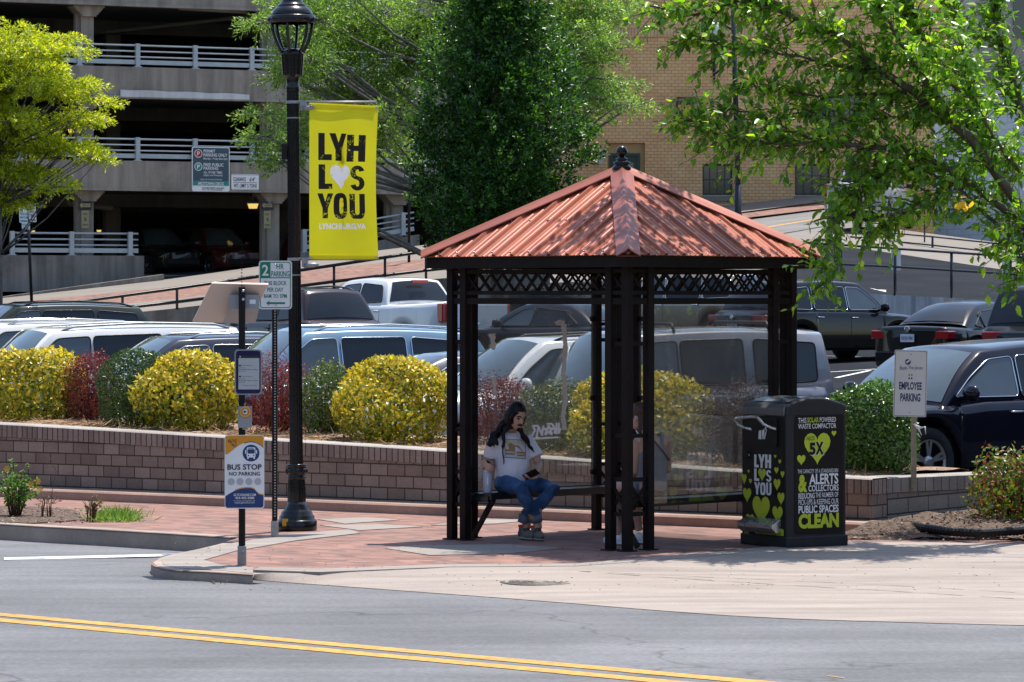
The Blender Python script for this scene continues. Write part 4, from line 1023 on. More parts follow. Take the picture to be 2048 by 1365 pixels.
zt_, zb_ = lz(206), lz(519); arm(zt_+0.005); arm(zb_+0.0)
# banner
bz_ = lb+Vector((0.0, -0.0, 0))
px2m = lb.y/F
o = Vector(((619-CX)*px2m, lb.y-0.03, zb_))
ban = thing('street_banner', 'yellow LYH loves you banner hanging from the lamp post', 'banner', o)
BW, BH = 138*px2m, zt_-zb_
def bpt(u, v, w=0.0):                   # soft sag of the cloth
    t = v/BH; c = 0.015*math.sin(t*5+u*6)*(u/BW)+0.01*math.sin(u*9)
    return o+Vector((u-0.012*math.sin(t*math.pi)*(1 if u > BW/2 else 0)*2+0.0, -c-w, v-(0.03*(u/BW) if t > 0.5 else 0)*((t-0.5)*2)+(0.0)))
def vinyl(name, col, mask=None):
    t = NT(name); v = t.obj()
    n = t.noise(v, 2.5, 3); c = t.ramp(n, [(0.3, sc(col, 0.93)), (0.7, sc(col, 1.05))])
    if mask:
        m = t.noise(v, 62, 6, 0.75); big = t.noise(v, 6.5, 3, 0.5)
        f = t.math('MULTIPLY', t.ramp(m, [(0.55, 0), (0.575, 1)]), t.ramp(big, [(0.53, 0), (0.58, 1)]))
        c = t.mix(f, c, mask)
    p = t.bsdf(c, 0.45, 0, 0.4); tr = t.n('BsdfTranslucent'); t.l(c, tr.inputs[0]); mx = t.n('MixShader'); mx.inputs[0].default_value = 0.35; t.l(p, mx.inputs[1]); t.l(tr.outputs[0], mx.inputs[2])
    return t.fin(mx.outputs[0])
YEL = (0.86, 0.80, 0.015)
m_bany = vinyl('banner_yellow', YEL); m_banb = vinyl('banner_black', (0.014, 0.012, 0.011), YEL); m_banw = vinyl('banner_white', (0.90, 0.90, 0.92), YEL); m_banw2 = vinyl('banner_white_letters', (0.92, 0.92, 0.92))
from mathutils.geometry import delaunay_2d_cdt
inlay = []                                  # printed shapes, inlaid in the one sheet of cloth
def uvpx(x, y): return ((x-619)*px2m, (518-y)*px2m*BH/(314*px2m))
def glyph(polys, x0, y0, x1, y1, m):
    (u0, v1), (u1, v0) = uvpx(x0, y0), uvpx(x1, y1)
    for p in polys: inlay.append(([(lerp(u0, u1, a), lerp(v0, v1, b)) for a, b in p], m))
gL = [[(0, 0), (1, 0), (1, .22), (.48, .22), (.48, 1), (0, 1)]]
gY = [[(.33, 0), (.67, 0), (.67, .40), (.33, .40)], [(.33, .40), (.67, .40), (1, 1), (.66, 1), (.5, .66), (.34, 1), (0, 1)]]
gH = [[(0, 0), (.38, 0), (.38, 1), (0, 1)], [(.62, 0), (1, 0), (1, 1), (.62, 1)], [(.38, .40), (.62, .40), (.62, .60), (.38, .60)]]
gO = []
N_ = 24
def ov(r, k):
    pts = []
    for i in range(N_):
        a = 2*math.pi*i/N_; e = 0.62
        pts.append((.5+.5*r[0]*math.copysign(abs(math.cos(a))**e, math.cos(a)), .5+.5*r[1]*math.copysign(abs(math.sin(a))**e, math.sin(a))))
    return pts
oa, ob_ = ov((1, 1), 0), ov((.26, .62), 0)
for i in range(N_): j = (i+1) % N_; gO.append([oa[i], oa[j], ob_[j], ob_[i]])
gU = [[(0, .25), (.36, .25), (.36, 1), (0, 1)], [(.64, .25), (1, .25), (1, 1), (.64, 1)], [(0, .25), (.12, .06), (.25, 0), (.5, 0), (.5, .16), (.40, .18), (.36, .25)], [(1, .25), (.64, .25), (.60, .18), (.5, .16), (.5, 0), (.75, 0), (.88, .06)]]
def arcband(cx, cy, rx0, ry0, rx1, ry1, a0, a1, n=10):
    out = []
    for i in range(n):
        a, b = [math.radians(lerp(a0, a1, k/n)) for k in (i, i+1)]
        out.append([(cx+rx0*math.cos(a), cy+ry0*math.sin(a)), (cx+rx0*math.cos(b), cy+ry0*math.sin(b)), (cx+rx1*math.cos(b), cy+ry1*math.sin(b)), (cx+rx1*math.cos(a), cy+ry1*math.sin(a))])
    return out
gS = arcband(.5, .72, .5, .28, .14, .10, 10, 270)+arcband(.5, .28, .5, .28, .14, .10, -170, 90)
gS = arcband(.5, .715, .5, .285, .13, .13, 15, 262)+arcband(.5, .285, .5, .285, .13, .13, -165, 82)+[[(.43, .585), (.43, .43), (.57, .415), (.57, .57)]]
for g, r, m in ((gL, (637, 264, 664, 319), 1), (gY, (659, 264, 696, 320), 1), (gH, (697.5, 266, 735, 321.5), 1), (gL, (637.5, 327.5, 665, 377.5), 1), (gS, (705.5, 329, 734.5, 380.5), 1), (gY, (635, 386, 667, 436), 1), (gO, (667.5, 385, 699, 437.5), 1), (gU, (703.5, 387, 734.5, 437), 1)):
    glyph(g, *r, m)
glyph([heart(0, 0, 1, 1)], 660.5, 327.7, 704.5, 379, 2)
vs, fs, (ax, ay, bx2, by2) = text_geo('LYNCHBURG,VA', .03)
for f in fs: glyph([[((vs[i][0]-ax)/(bx2-ax), (vs[i][1]-ay)/(by2-ay)) for i in f]], 639, 446, 735, 459.5, 3)
vc = [Vector((a*BW/12, b*BH/24)) for a in range(13) for b in range(25)]; fl_ = []
ec = [(a*25, (a+1)*25) for a in range(12)]+[(a*25+24, (a+1)*25+24) for a in range(12)]+[(b, b+1) for b in range(24)]+[(300+b, 301+b) for b in range(24)]
for p, m in inlay:
    o_ = len(vc); vc += [Vector(q) for q in p]; fl_.append(list(range(o_, o_+len(p)))); ec += [(o_+i, o_+(i+1) % len(p)) for i in range(len(p))]
V2, E2, F2, _, _, _ = delaunay_2d_cdt(vc, ec, [], 0, 1e-5)
def inside(p, q):
    r = False; n = len(p)
    for i in range(n):
        (x0, y0), (x1, y1) = p[i], p[(i+1) % n]
        if (y0 > q[1]) != (y1 > q[1]) and q[0] < (x1-x0)*(q[1]-y0)/(y1-y0)+x0: r = not r
    return r
boxes = [(min(a for a, _ in p), max(a for a, _ in p), min(b for _, b in p), max(b for _, b in p)) for p, _ in inlay]
mb = MB(); mb.v = [bpt(q[0], q[1]) for q in V2]
for f in F2:
    cx_, cy_ = sum(V2[i][0] for i in f)/len(f), sum(V2[i][1] for i in f)/len(f); mi = 0
    for (p, m), bb_ in zip(inlay, boxes):
        if bb_[0] <= cx_ <= bb_[1] and bb_[2] <= cy_ <= bb_[3] and inside(p, (cx_, cy_)): mi = m
    mb.f.append(list(f)); mb.m.append(mi); mb.sm.append(True)
for a, b in ((0.0, 0.05), (BH-0.05, BH)): mb.grid(lambda s_, t_: bpt(s_*BW, a+t_*(b-a), -0.004), 10, 2)
mb.build('cloth', [m_bany, m_banb, m_banw, m_banw2], ban)
for x, y in ((2.5, 4), (135, 4), (2.5, 310), (135, 310)):
    mb = MB(); c = bpt(x*px2m, BH-y*px2m, 0.008); mb.lathe([(0.012, 0), (0.012, 0.003), (0.006, 0.003)], c, 10, mat=RX); mb.build('grommet', m_steel, ban)

# ---- bus shelter (square, one corner towards the street)
m_dkbrown = M('dark_brown_frame', (0.012, 0.0085, 0.0075), 0.5, var=0.25, scale=10, spec=0.14)
m_roof = M('copper_red_roof', (0.395, 0.112, 0.060), 0.42, 0.2, var=0.16, scale=1.5, spec=0.4, bump=0.05, dirt=0.35)
m_cap = m_roof2 = M('copper_red_cap', (0.34, 0.103, 0.064), 0.42, 0.2, var=0.15, scale=2)
SCN = Vector((1.0, 32.1, 0)); HD = 1.545; HR = 1.78
cor = {'f': SCN+Vector((0, -HD, 0)), 'l': SCN+Vector((-HD, 0, 0)), 'b': SCN+Vector((0, HD, 0)), 'r': SCN+Vector((HD, 0, 0))}
sh = thing('bus_shelter', 'dark brown metal bus shelter with red pyramid roof and black ball finial', 'bus shelter', SCN)
R45 = math.pi/4
dl = Vector((-1, 1, 0)).normalized(); dr_ = Vector((1, 1, 0)).normalized()
dirs = {'f': (dl, dr_), 'l': (-dl, dr_), 'r': (dl, -dr_), 'b': (-dl, -dr_)}
sp = {'f': (0.20, 0.27), 'l': (0.17, 0.26), 'r': (0.08, 0.25), 'b': (0.25, 0.28)}
PT = 2.47
for k, c in cor.items():
    (d1, d2), (s1, s2) = dirs[k], sp[k]
    for p in (c, c+d1*s1, c+d2*s2):
        mb = MB(); mb.box(p+Vector((0, 0, PT/2)), (0.075, 0.075, PT), R45); mb.box(p+Vector((0, 0, 0.006)), (0.13, 0.13, 0.012), R45); mb.build('post', m_dkbrown, sh, bevel=0.006)
    def bar(nm, a, b, w_, h_):
        m_ = MB(); m_.beam(a, b, w_, h_); m_.build(nm, m_dkbrown, sh)
    for d, s in ((d1, s1), (d2, s2)):           # tie bars and cross braces low in the corner cluster
        if s < 0.1: continue
        for z in (0.32, 0.62, 1.0, 1.8): bar('tie_bar', c+Vector((0, 0, z)), c+d*s+Vector((0, 0, z)), 0.022, 0.035)
        bar('cross_brace', c+Vector((0, 0, 0.34)), c+d*s+Vector((0, 0, 0.60)), 0.014, 0.03); bar('cross_brace', c+Vector((0.003, 0.003, 0.60)), c+d*s+Vector((0.003, 0.003, 0.34)), 0.014, 0.03)
sides = [('f', 'l'), ('l', 'b'), ('b', 'r'), ('r', 'f')]
for a, b in sides:
    A, B = cor[a], cor[b]; d = (B-A).normalized(); L = (B-A).length
    for z, h in ((2.435, 0.035), (2.245, 0.035), (2.17, 0.055)):
        mb = MB(); mb.beam(A+Vector((0, 0, z)), B+Vector((0, 0, z)), 0.045, h); mb.build('rail', m_dkbrown, sh)
    mb = MB(); n = 14; g = 0.30
    out = Vector((d.y, -d.x, 0))
    for i in range(n):
        s0, s1 = lerp(0.04, L-0.04, i/n), lerp(0.04, L-0.04, (i+1)/n)
        w = (s1-s0)
        mb.beam(A+d*(s0+0.0)+Vector((0, 0, 2.262)), A+d*(s0+w)+Vector((0, 0, 2.418)), 0.012, 0.019)
        mb.beam(A+d*(s0+w)+out*0.015+Vector((0, 0, 2.262)), A+d*(s0+0.0)+out*0.015+Vector((0, 0, 2.418)), 0.012, 0.019)
    mb.build('lattice', m_dkbrown, sh)
# roof: fascia, four ribbed sheets, hip caps, finial
rc = {k: SCN+(cor[k]-SCN)*(HR/HD) for k in cor}; apex = SCN+Vector((0, 0, 3.36)); E0, E1 = 2.465, 2.565
for a, b in sides:
    A, B = rc[a], rc[b]; d = (B-A).normalized(); inn = (SCN-(A+B)/2); inn.z = 0; inn.normalize()
    mb = MB(); mb.beam(A+Vector((0, 0, (E0+E1)/2))+inn*0.02, B+Vector((0, 0, (E0+E1)/2))+inn*0.02, 0.035, E1-E0); mb.beam(A+inn*0.09+Vector((0, 0, E0+0.012)), B+inn*0.09+Vector((0, 0, E0+0.012)), 0.11, 0.02); mb.build('fascia', m_dkbrown, sh)
    # ribbed sheet: columns run up the slope
    Ae, Be = A-inn*0.03-d*0.03+Vector((0, 0, E1+0.005)), B-inn*0.03+d*0.03+Vector((0, 0, E1+0.005)); L = (Be-Ae).length; mid = L/2
    up = apex-(Ae+Be)/2; S = up.length; upn = up.normalized(); nn = d.cross(upn); nn = nn if nn.z > 0 else -nn
    mb = MB(); cols = []; p = 0.228; x = 0.02; 
    prof = [(0.0, 0), (0.014, 0.022), (0.038, 0.022), (0.052, 0.0), (0.09, 0.0), (0.097, 0.005), (0.109, 0.005), (0.116, 0), (0.155, 0.0), (0.162, 0.005), (0.174, 0.005), (0.181, 0)]
    xs_ = [(0.0, 0.0)]
    while x < L-0.02:
        for q, h in prof:
            if x+q < L-0.01: xs_.append((x+q, h))
        x += p
    xs_.append((L, 0.0))
    vs = []; fs = []
    for i, (q, h) in enumerate(xs_):
        t = max(0.02, min(q, L-q)/mid)*S
        base = Ae+d*q+nn*h
        vs += [base, base+upn*t]
    for i in range(len(xs_)-1): fs.append((2*i, 2*i+2, 2*i+3, 2*i+1))
    mb.add(vs, fs)
    mb.build('roof_sheet', m_roof, sh)
    mb = MB()
    x = 0.12
    while x < L-0.1:
        for t in (0.06, 0.62, 1.2):
            if t < min(x, L-x)/mid*S-0.08: mb.lathe([(0.011, 0.0), (0.007, 0.012), (0, 0.014)], Ae+d*x+upn*t+nn*0.001, 6, mat=nn.to_track_quat('Z', 'Y').to_matrix())
        x += p
    mb.build('roof_screws', m_steel, sh)
for k in cor:
    a = rc[k]+(rc[k]-SCN).normalized()*0.05+Vector((0, 0, E1+0.012)); b = apex+Vector((0, 0, 0.01))
    ax = (b-a).normalized(); side = ax.cross(Vector((0, 0, 1))).normalized(); dn = Vector((0, 0, -1))
    mb = MB(); w = 0.105; lift = Vector((0, 0, 0.035))
    vs = []
    for pnt in (a, b):
        vs += [pnt+side*w-Vector((0, 0, w*0.44))+lift, pnt+side*w*0.3+lift-Vector((0, 0, 0.005)), pnt+lift+Vector((0, 0, 0.02)), pnt-side*w*0.3+lift-Vector((0, 0, 0.005)), pnt-side*w-Vector((0, 0, w*0.44))+lift]
    vs += [v-Vector((0, 0, 0.012)) for v in vs]
    fs = [(i, i+1, i+6, i+5) for i in range(4)]+[(10, 15, 19, 14)]+[(0, 10, 11, 1), (1, 11, 12, 2), (2, 12, 13, 3), (3, 13, 14, 4), (0, 5, 15, 10), (4, 14, 19, 9)]
    mb.add(vs, fs); mb.build('hip_cap', m_roof2, sh)
fin = apex+Vector((0, 0, 0.0))
mb = MB(); mb.lathe([(0.085, 0.0), (0.088, 0.03), (0.07, 0.045), (0.062, 0.055), (0.078, 0.06), (0.078, 0.075), (0.05, 0.085), (0.045, 0.095), (0.055, 0.10), (0.05, 0.11), (0.03, 0.12), (0.025, 0.135)], fin, 24)
mb.lathe([(0.02, 0.125)]+[(0.052*math.cos(a), 0.175+0.052*math.sin(a)) for a in np.linspace(-1.2, 1.57, 10)], fin, 20)
mb.build('finial', m_blackpaint, sh)
# glass panes with dust, tape marks, a painted scribble
def dusty(name, dust=0.10, base=0.05):
    t = NT(name); v = t.obj()
    n = t.noise(v, 3.0, 8, 0.7); f = t.noise(v, 60, 3, 0.7)
    d = t.math('ADD', t.ramp(n, [(0.35, base), (0.75, base+dust)]), t.math('MULTIPLY', t.ramp(f, [(0.62, 0), (0.7, 1)]), 0.025))
    tr = t.n('BsdfTransparent'); tr.inputs[0].default_value = (0.95, 0.96, 0.955, 1)
    df = t.n('BsdfDiffuse'); df.inputs[0].default_value = (0.62, 0.60, 0.57, 1); tl = t.n('BsdfTranslucent'); tl.inputs[0].default_value = (0.62, 0.60, 0.57, 1)
    ad = t.n('MixShader'); ad.inputs[0].default_value = 0.5; t.l(df.outputs[0], ad.inputs[1]); t.l(tl.outputs[0], ad.inputs[2])
    m1 = t.n('MixShader'); t.l(d, m1.inputs[0]); t.l(tr.outputs[0], m1.inputs[1]); t.l(ad.outputs[0], m1.inputs[2])
    gl = t.n('BsdfGlossy'); gl.inputs['Roughness'].default_value = 0.015; fr_ = t.n('Fresnel'); fr_.inputs[0].default_value = 1.5
    m2 = t.n('MixShader'); t.l(t.math('MULTIPLY', fr_.outputs[0], 0.36), m2.inputs[0]); t.l(m1.outputs[0], m2.inputs[1]); t.l(gl.outputs[0], m2.inputs[2])
    return t.fin(m2.outputs[0])
m_dusty = dusty('dusty_pane', 0.06, 0.015); m_clearp = dusty('clear_pane', 0.014, 0.003)
m_residue = vinyl('tape_residue', (0.62, 0.58, 0.50)); m_scribble = vinyl('white_marker', (0.92, 0.92, 0.90))
def pane(a, b, s0, s1, mat, z0=0.40, z1=2.13):
    A, B = cor[a], cor[b]; d = (B-A).normalized(); p, q = A+d*s0, B-d*s1; n = Vector((d.y, -d.x, 0))
    mb = MB(); mb.box((p+q)/2+Vector((0, 0, (z0+z1)/2)), ((q-p).length, 0.008, z1-z0), math.atan2(d.y, d.x))
    g = mb.build('glass_pane', mat, sh)
    for z in (0.55, 1.25, 2.0):
        for e in (p, q):
            mb = MB(); mb.box(e+Vector((0, 0, z)), (0.05, 0.03, 0.045), math.atan2(d.y, d.x)); mb.build('glass_clip', m_dkbrown, sh)
    return g, p, d
g1, gp0, gd1 = pane('l', 'b', 0.29, 0.33, m_dusty)
g2, _, _ = pane('b', 'r', 0.30, 0.12, dusty('hazy_pane', 0.045, 0.012))
g3, _, _ = pane('f', 'r', 0.30, 0.29, m_clearp)
# marks lie on the left-back pane (front face)
nf = Vector((gd1.y, -gd1.x, 0)); 
if nf.y > 0: nf = -nf
pl_o = gp0+nf*0.006
def onpane(px, py):
    r = Vector(((px-CX)/F, 1, -(py-HY)/F)); o_ = Vector((0, 0, CH)); t = (pl_o-o_).dot(nf)/r.dot(nf); return o_+r*t
rng = random.Random(5)
def smear(pts, w, mat, name, jag=0.5):
    mb = MB(); n = len(pts)
    for (x0, y0), (x1, y1) in zip(pts, pts[1:]):
        K = max(2, int(math.hypot(x1-x0, y1-y0)/4)); px = py = (x1-x0, y1-y0); l = math.hypot(*px); nx, ny = -(y1-y0)/l, (x1-x0)/l
        prev = None
        for i in range(K+1):
            x, y = lerp(x0, x1, i/K), lerp(y0, y1, i/K); a = w*(1-jag/2+jag*rng.random()); b = w*(1-jag/2+jag*rng.random())
            cur = (onpane(x+nx*a, y+ny*a), onpane(x-nx*b, y-ny*b))
            if prev: mb.face([prev[0], cur[0], cur[1], prev[1]])
            prev = cur
    return mb.build(name, mat, g1)
smear([(1118, 645), (1128, 648), (1131, 690), (1127, 745), (1131, 800), (1126, 835), (1129, 860)], 4.5, m_residue, 'tape_mark')
smear([(1112, 648), (1124, 643)], 4, m_residue, 'tape_mark')
smear([(985, 668), (987, 700)], 5, m_residue, 'tape_mark', 1.2); smear([(986, 755), (990, 790)], 3, m_residue, 'tape_mark', 1.4)
for pts in ([(1077, 852), (1066, 852), (1070, 861), (1064, 872), (1062, 878), (1100, 876), (1117, 875)], [(1073, 876), (1077, 853), (1083, 868), (1087, 852), (1084, 872)], [(1090, 870), (1098, 851), (1104, 870), (1088, 858), (1107, 857), (1090, 870)], [(1094, 848), (1104, 848), (1110, 858), (1109, 868)], [(1113, 846), (1113, 869)], [(1118, 846), (1117, 868), (1121, 858), (1114, 858)]):
    smear(pts, 1.8, m_scribble, 'scribble', 0.2)

# ---- benches inside the shelter
def bench(name, label, A, d, inn, L, off, zt):
    t = thing(name, label, 'bench', A+d*L/2)
    mb = MB(); W = 0.36
    ang = math.atan2(d.y, d.x)
    for k in range(4):
        c = A+d*L/2+inn*(off+W*(k+0.5)/4)+Vector((0, 0, zt-0.012)); mb.box(c, (L, W/4-0.012, 0.024), ang)
    mb.build('seat', m_black, t)
    mb = MB()
    for o2 in (off+0.0, off+W):
        mb.beam(A+inn*o2+Vector((0, 0, zt-0.022)), A+d*L+inn*o2+Vector((0, 0, zt-0.022)), 0.03, 0.062)
    for s in (0, L): mb.beam(A+d*s+inn*(off+0.016)+Vector((0, 0, zt-0.05)), A+d*s+inn*(off+W-0.016)+Vector((0, 0, zt-0.05)), 0.03, 0.05)
    mb.build('frame', m_black, t)
    for s in (0.02, L-0.02):
        mb = MB(); p = A+d*s
        e_ = d*(0.06 if s < 0.1 else -0.06); mb.beam(p+inn*(off+W*0.9)+e_+Vector((0, 0, zt-0.05)), p+inn*0.10+e_+Vector((0, 0, 0.02)), 0.03, 0.045); mb.build('brace', m_black, t)
    return t
inl = -dl    # inwards from the left-back side
b1 = bench('bench', 'black slatted bench the man sits on along the back glass', cor['l']+dr_*0.09, dr_, inl, 1.95, 0.04, 0.425)
b2 = bench('bench', 'black bench the woman sits on with her back to the street', cor['f']+dr_*0.16, dr_, dl, 1.85, 0.05, 0.425)

# ---- solar waste compactor
bc = G(1573, 1097)
ang = math.radians(32); e1 = Vector((math.cos(ang), math.sin(ang), 0)); e2 = Vector((-math.sin(ang), math.cos(ang), 0))
bn = thing('waste_compactor', 'black solar powered waste compactor with yellow green hearts and white lettering', 'waste bin', bc)
m_binb = M('black_bin_panel', (0.007, 0.0068, 0.0068), 0.42, var=0.2, scale=5, dirt=0.04, spec=0.25); m_bintop = M('dark_grey_hood', (0.024, 0.025, 0.027), 0.45, var=0.2, scale=5, spec=0.3)
m_binhood = M('grey_hood_metal', (0.14, 0.14, 0.14), 0.42, 0.4, var=0.15, scale=8)
def bv(u, v, z): return bc+e1*u+e2*v+Vector((0, 0, z))
WB, DB, HB = 0.66, 0.67, 1.245
def arch(u): return HB+0.075*(1-((u-WB/2)/(WB/2))**2)
mb = MB(); sec = [(0, 0.05), (WB, 0.05)]+[(WB*(1-i/14), arch(WB*(1-i/14))) for i in range(15)]
vs = [bv(u, 0, z) for u, z in sec]+[bv(u, DB, z) for u, z in sec]; n = len(sec)
mb.add(vs, [tuple(range(n)), tuple(reversed(range(n, 2*n)))]+[(i, n+i, n+(i+1) % n, (i+1) % n) for i in range(n)])
for i in range(2, n-1): mb.m[2+i] = 1
mb.build('body', [m_bintop, m_bintop], bn, bevel=0.02, seg=3)
mb = MB(); vs = [bv(-0.012, -0.012, 0), bv(WB+0.012, -0.012, 0), bv(WB+0.012, DB+0.012, 0), bv(-0.012, DB+0.012, 0)]; vs += [v+Vector((0, 0, 0.10)) for v in vs]
mb.add(vs, [(3, 2, 1, 0), (4, 5, 6, 7), (0, 1, 5, 4), (1, 2, 6, 5), (2, 3, 7, 6), (3, 0, 4, 7)]); mb.build('base', m_bintop, bn, bevel=0.012)
LIME = (0.50, 0.60, 0.025)
def worn(name, col, under=(0.013, 0.013, 0.014)):
    t = NT(name); v = t.obj(); m = t.noise(v, 75, 6, 0.75); big = t.noise(v, 9, 3)
    f = t.math('MULTIPLY', t.ramp(m, [(0.57, 0), (0.6, 1)]), t.ramp(big, [(0.50, 0), (0.55, 1)]))
    return t.fin(t.bsdf(t.mix(f, col, under), 0.45))
m_lime = worn('lime_print', LIME)
# street-side panel with the writing (faces -e2)
fr = (bv(0, -0.003, 0), e1, Vector((0, 0, 1)), -e2); mb = MB()
mb.prism(rrect(0.085, 0.115, WB-0.035, 1.165, 0.02), fr, 0, 0, w0=0.001)
def q8(x, y): return ((x-450)/535*WB, 0.018+(1290-y-(x-450)*0.025)/905*0.985)
def T8(s, x0, y0, x1, y1, m, b=0.004): a = q8(x0, y1); c = q8(x1, y0); mb.text(s, (a[0], a[1]+0.0, c[0], c[1]+0.006), fr, 0.004, m, b)
T8('THIS', 549, 258, 622, 297, 1); T8('SOLAR', 630, 254, 732, 292, 2, .02); T8('POWERED', 741, 250, 886, 288, 1); T8('WASTE COMPACTOR', 549, 300, 888, 343, 1)
def H8(x0, y0, x1, y1, m=2, w=0.003): a = q8(x0, y1); c = q8(x1, y0); mb.prism(heart(a[0], a[1], c[0], c[1]), fr, 0, m, w0=w)
H8(603, 372, 837, 638); H8(847, 357, 890, 405); H8(540, 553, 615, 641)
T8('HOLDS', 625, 407, 695, 437, 0); T8('5', 652, 456, 708, 561, 1, .05); T8('X', 708, 450, 782, 557, 1, .05)
a = q8(648, 556); c = q8(704, 452); mb.text('5', (a[0], a[1], c[0], c[1]), fr, 0.006, 0, .05); a = q8(704, 552); c = q8(776, 446); mb.text('X', (a[0], a[1], c[0], c[1]), fr, 0.006, 0, .05)
T8('THE CAPACITY OF A STANDARD BIN', 545, 668, 905, 704, 1, 0); T8('&', 550, 718, 630, 857, 2, .05); T8('ALERTS', 648, 706, 907, 795, 1, .03); T8('COLLECTORS', 640, 798, 910, 851, 1, .02)
T8('REDUCING', 552, 866, 695, 910, 1, .02); T8('THE NUMBER OF', 703, 860, 908, 900, 1, .005); T8('PICK-UPS & KEEPING OUR', 552, 912, 910, 960, 1, .005); T8('PUBLIC SPACES', 552, 962, 910, 1028, 1, .03); T8('CLEAN', 552, 1028, 912, 1152, 2, .055)
mb.build('side_panel', [m_binb, m_whitetext, m_lime], bn)
# front (faces -e1): hopper door, handle, hearts, pedal
fr = (bv(-0.003, DB, 0), -e2, Vector((0, 0, 1)), -e1); mb = MB()
mb.prism([(0.012, 0.10), (DB-0.03, 0.10), (DB-0.03, HB-0.10), (0.012, HB-0.10)], fr, 0, 0, w0=0.001)
def q9(x, y): return ((x-118)/337*DB, 0.018+(1285-y+(x-455)*0.10)/905*0.985)
def T9(s, x0, y0, x1, y1, m, b=0.0): a = q9(x0, y1); c = q9(x1, y0); mb.text(s, (a[0], a[1], c[0], c[1]), fr, 0.004, m, b)
def G9(polys, x0, y0, x1, y1, m, w=0.004):
    a = q9(x0, y1); c = q9(x1, y0)
    for p in polys: mb.prism([(lerp(a[0], c[0], s), lerp(a[1], c[1], t)) for s, t in p], fr, 0, m, w0=w)
for g, r in ((gL, (217, 540, 252, 642)), (gY, (248, 540, 298, 646)), (gH, (300, 543, 345, 650)), (gL, (217, 655, 255, 752)), (gS, (307, 668, 347, 762)), (gY, (217, 766, 262, 862)), (gO, (262, 770, 304, 868)), (gU, (308, 772, 347, 870))): G9(g, *r, 1)
HL = [(247, 657, 305, 757), (366, 546, 384, 572), (398, 585, 420, 620), (368, 648, 400, 700), (415, 680, 444, 735), (362, 743, 414, 835), (392, 853, 444, 955), (353, 965, 431, 1100), (203, 885, 335, 1115), (166, 662, 182, 688), (176, 736, 200, 778), (130, 813, 194, 928), (122, 697, 158, 782), (150, 1028, 218, 1110), (124, 1060, 190, 1235)]
for r in HL: G9([heart(0, 0, 1, 1)], *r, 2, 0.003)
mb.prism([(0.21, 0.03+0.075), (DB-0.034, 0.105), (DB-0.034, 0.16), (0.45, 0.20), (0.21, 0.15)], fr, 0, 2, w0=0.003)
T9('TRASH', 244, 198, 300, 224, 1, .02)
mb.build('front_panel', [m_binb, m_whitetext, m_lime], bn)
mb = MB(); a = q9(160, 475); c = q9(405, 232); mb.prism(rrect(a[0], a[1], c[0], c[1], 0.02), fr, 0.0, 0, w0=0.004); mb.prism(rrect(a[0]+0.02, a[1]+0.02, c[0]-0.02, c[1]-0.03, 0.02), fr, 0.012, 0, w0=0.016)
pic = [[(262, 345), (280, 340), (282, 415), (258, 412)], [(284, 350), (300, 330), (306, 345), (296, 415), (290, 415)], [(303, 330), (318, 345), (306, 372), (300, 415), (308, 415), (316, 370), (322, 345), (316, 325)]]
for p in pic: mb.prism([q9(x, y) for x, y in p], fr, 0, 1, w0=0.018)
u = q9(314, 318); mb.prism(circ(u[0], u[1], 0.012, 10), fr, 0, 1, w0=0.018)
mb.build('hopper_door', [m_binb, m_whitetext], bn)
def fp(x, y, w): u = q9(x, y); return fr[0]+fr[1]*u[0]+fr[2]*u[1]+fr[3]*w
mb = MB(); mb.tube([fp(210, 330, 0.02), fp(180, 318, 0.05), fp(152, 290, 0.085), fp(136, 255, 0.10), fp(145, 236, 0.10), fp(180, 232, 0.10), fp(270, 230, 0.10), fp(305, 234, 0.10), fp(325, 255, 0.10), fp(345, 295, 0.085), fp(370, 322, 0.05), fp(395, 338, 0.02)], 0.013, 10); mb.build('handle', m_steel, bn)
mb = MB(); q0, q1 = 0.03, DB-0.02
vs = [fr[0]+fr[1]*u+fr[2]*z+fr[3]*w_ for u in (q0, q1) for z, w_ in ((HB-0.085, 0.002), (HB-0.085, 0.018), (HB-0.02, 0.018), (HB+0.02, -0.02))]
mb.add(vs, [(0, 1, 5, 4), (1, 2, 6, 5), (2, 3, 7, 6), (0, 3, 2, 1), (4, 5, 6, 7), (0, 4, 7, 3)]); mb.build('hood_trim', m_binhood, bn, bevel=0.006)
mb = MB(); a = (0.055, 0.16); 
vs = [fr[0]+fr[1]*u+fr[2]*z+fr[3]*w_ for u in (0.06, DB-0.075) for z, w_ in ((0.135, 0.004), (0.12, 0.05), (0.165, 0.10), (0.20, 0.10), (0.25, 0.004))]
mb.add(vs, [(0, 1, 6, 5), (1, 2, 7, 6), (2, 3, 8, 7), (3, 4, 9, 8), (0, 4, 3, 2, 1), (5, 6, 7, 8, 9)]); mb.build('foot_pedal', m_steel, bn, bevel=0.006)
mb = MB(); a = q9(128, 578); c = q9(190, 492); mb.prism([a, (c[0], a[1]), c, (a[0], c[1])], fr, 0.0, 0, w0=0.005); mb.prism([(lerp(a[0], c[0], .55), lerp(a[1], c[1], .15)), (c[0]-0.004, lerp(a[1], c[1], .15)), (c[0]-0.004, lerp(a[1], c[1], .85)), (lerp(a[0], c[0], .55), lerp(a[1], c[1], .85))], fr, 0, 1, w0=0.007)
u = q9(181, 540); mb.prism(circ(u[0], u[1], 0.011, 10), fr, 0, 2, w0=0.009); mb.build('latch', [m_binb, m_hole, m_steel], bn)
mb = MB(); mb.grid(lambda a, b: (lambda u: bv(u, lerp(0.09, DB-0.06, b), arch(u)+0.004))(lerp(0.08, WB-0.08, a)), 10, 2); mb.build('solar_cover', M('solar_cover', (0.10, 0.10, 0.105), 0.25, var=0.2), bn)

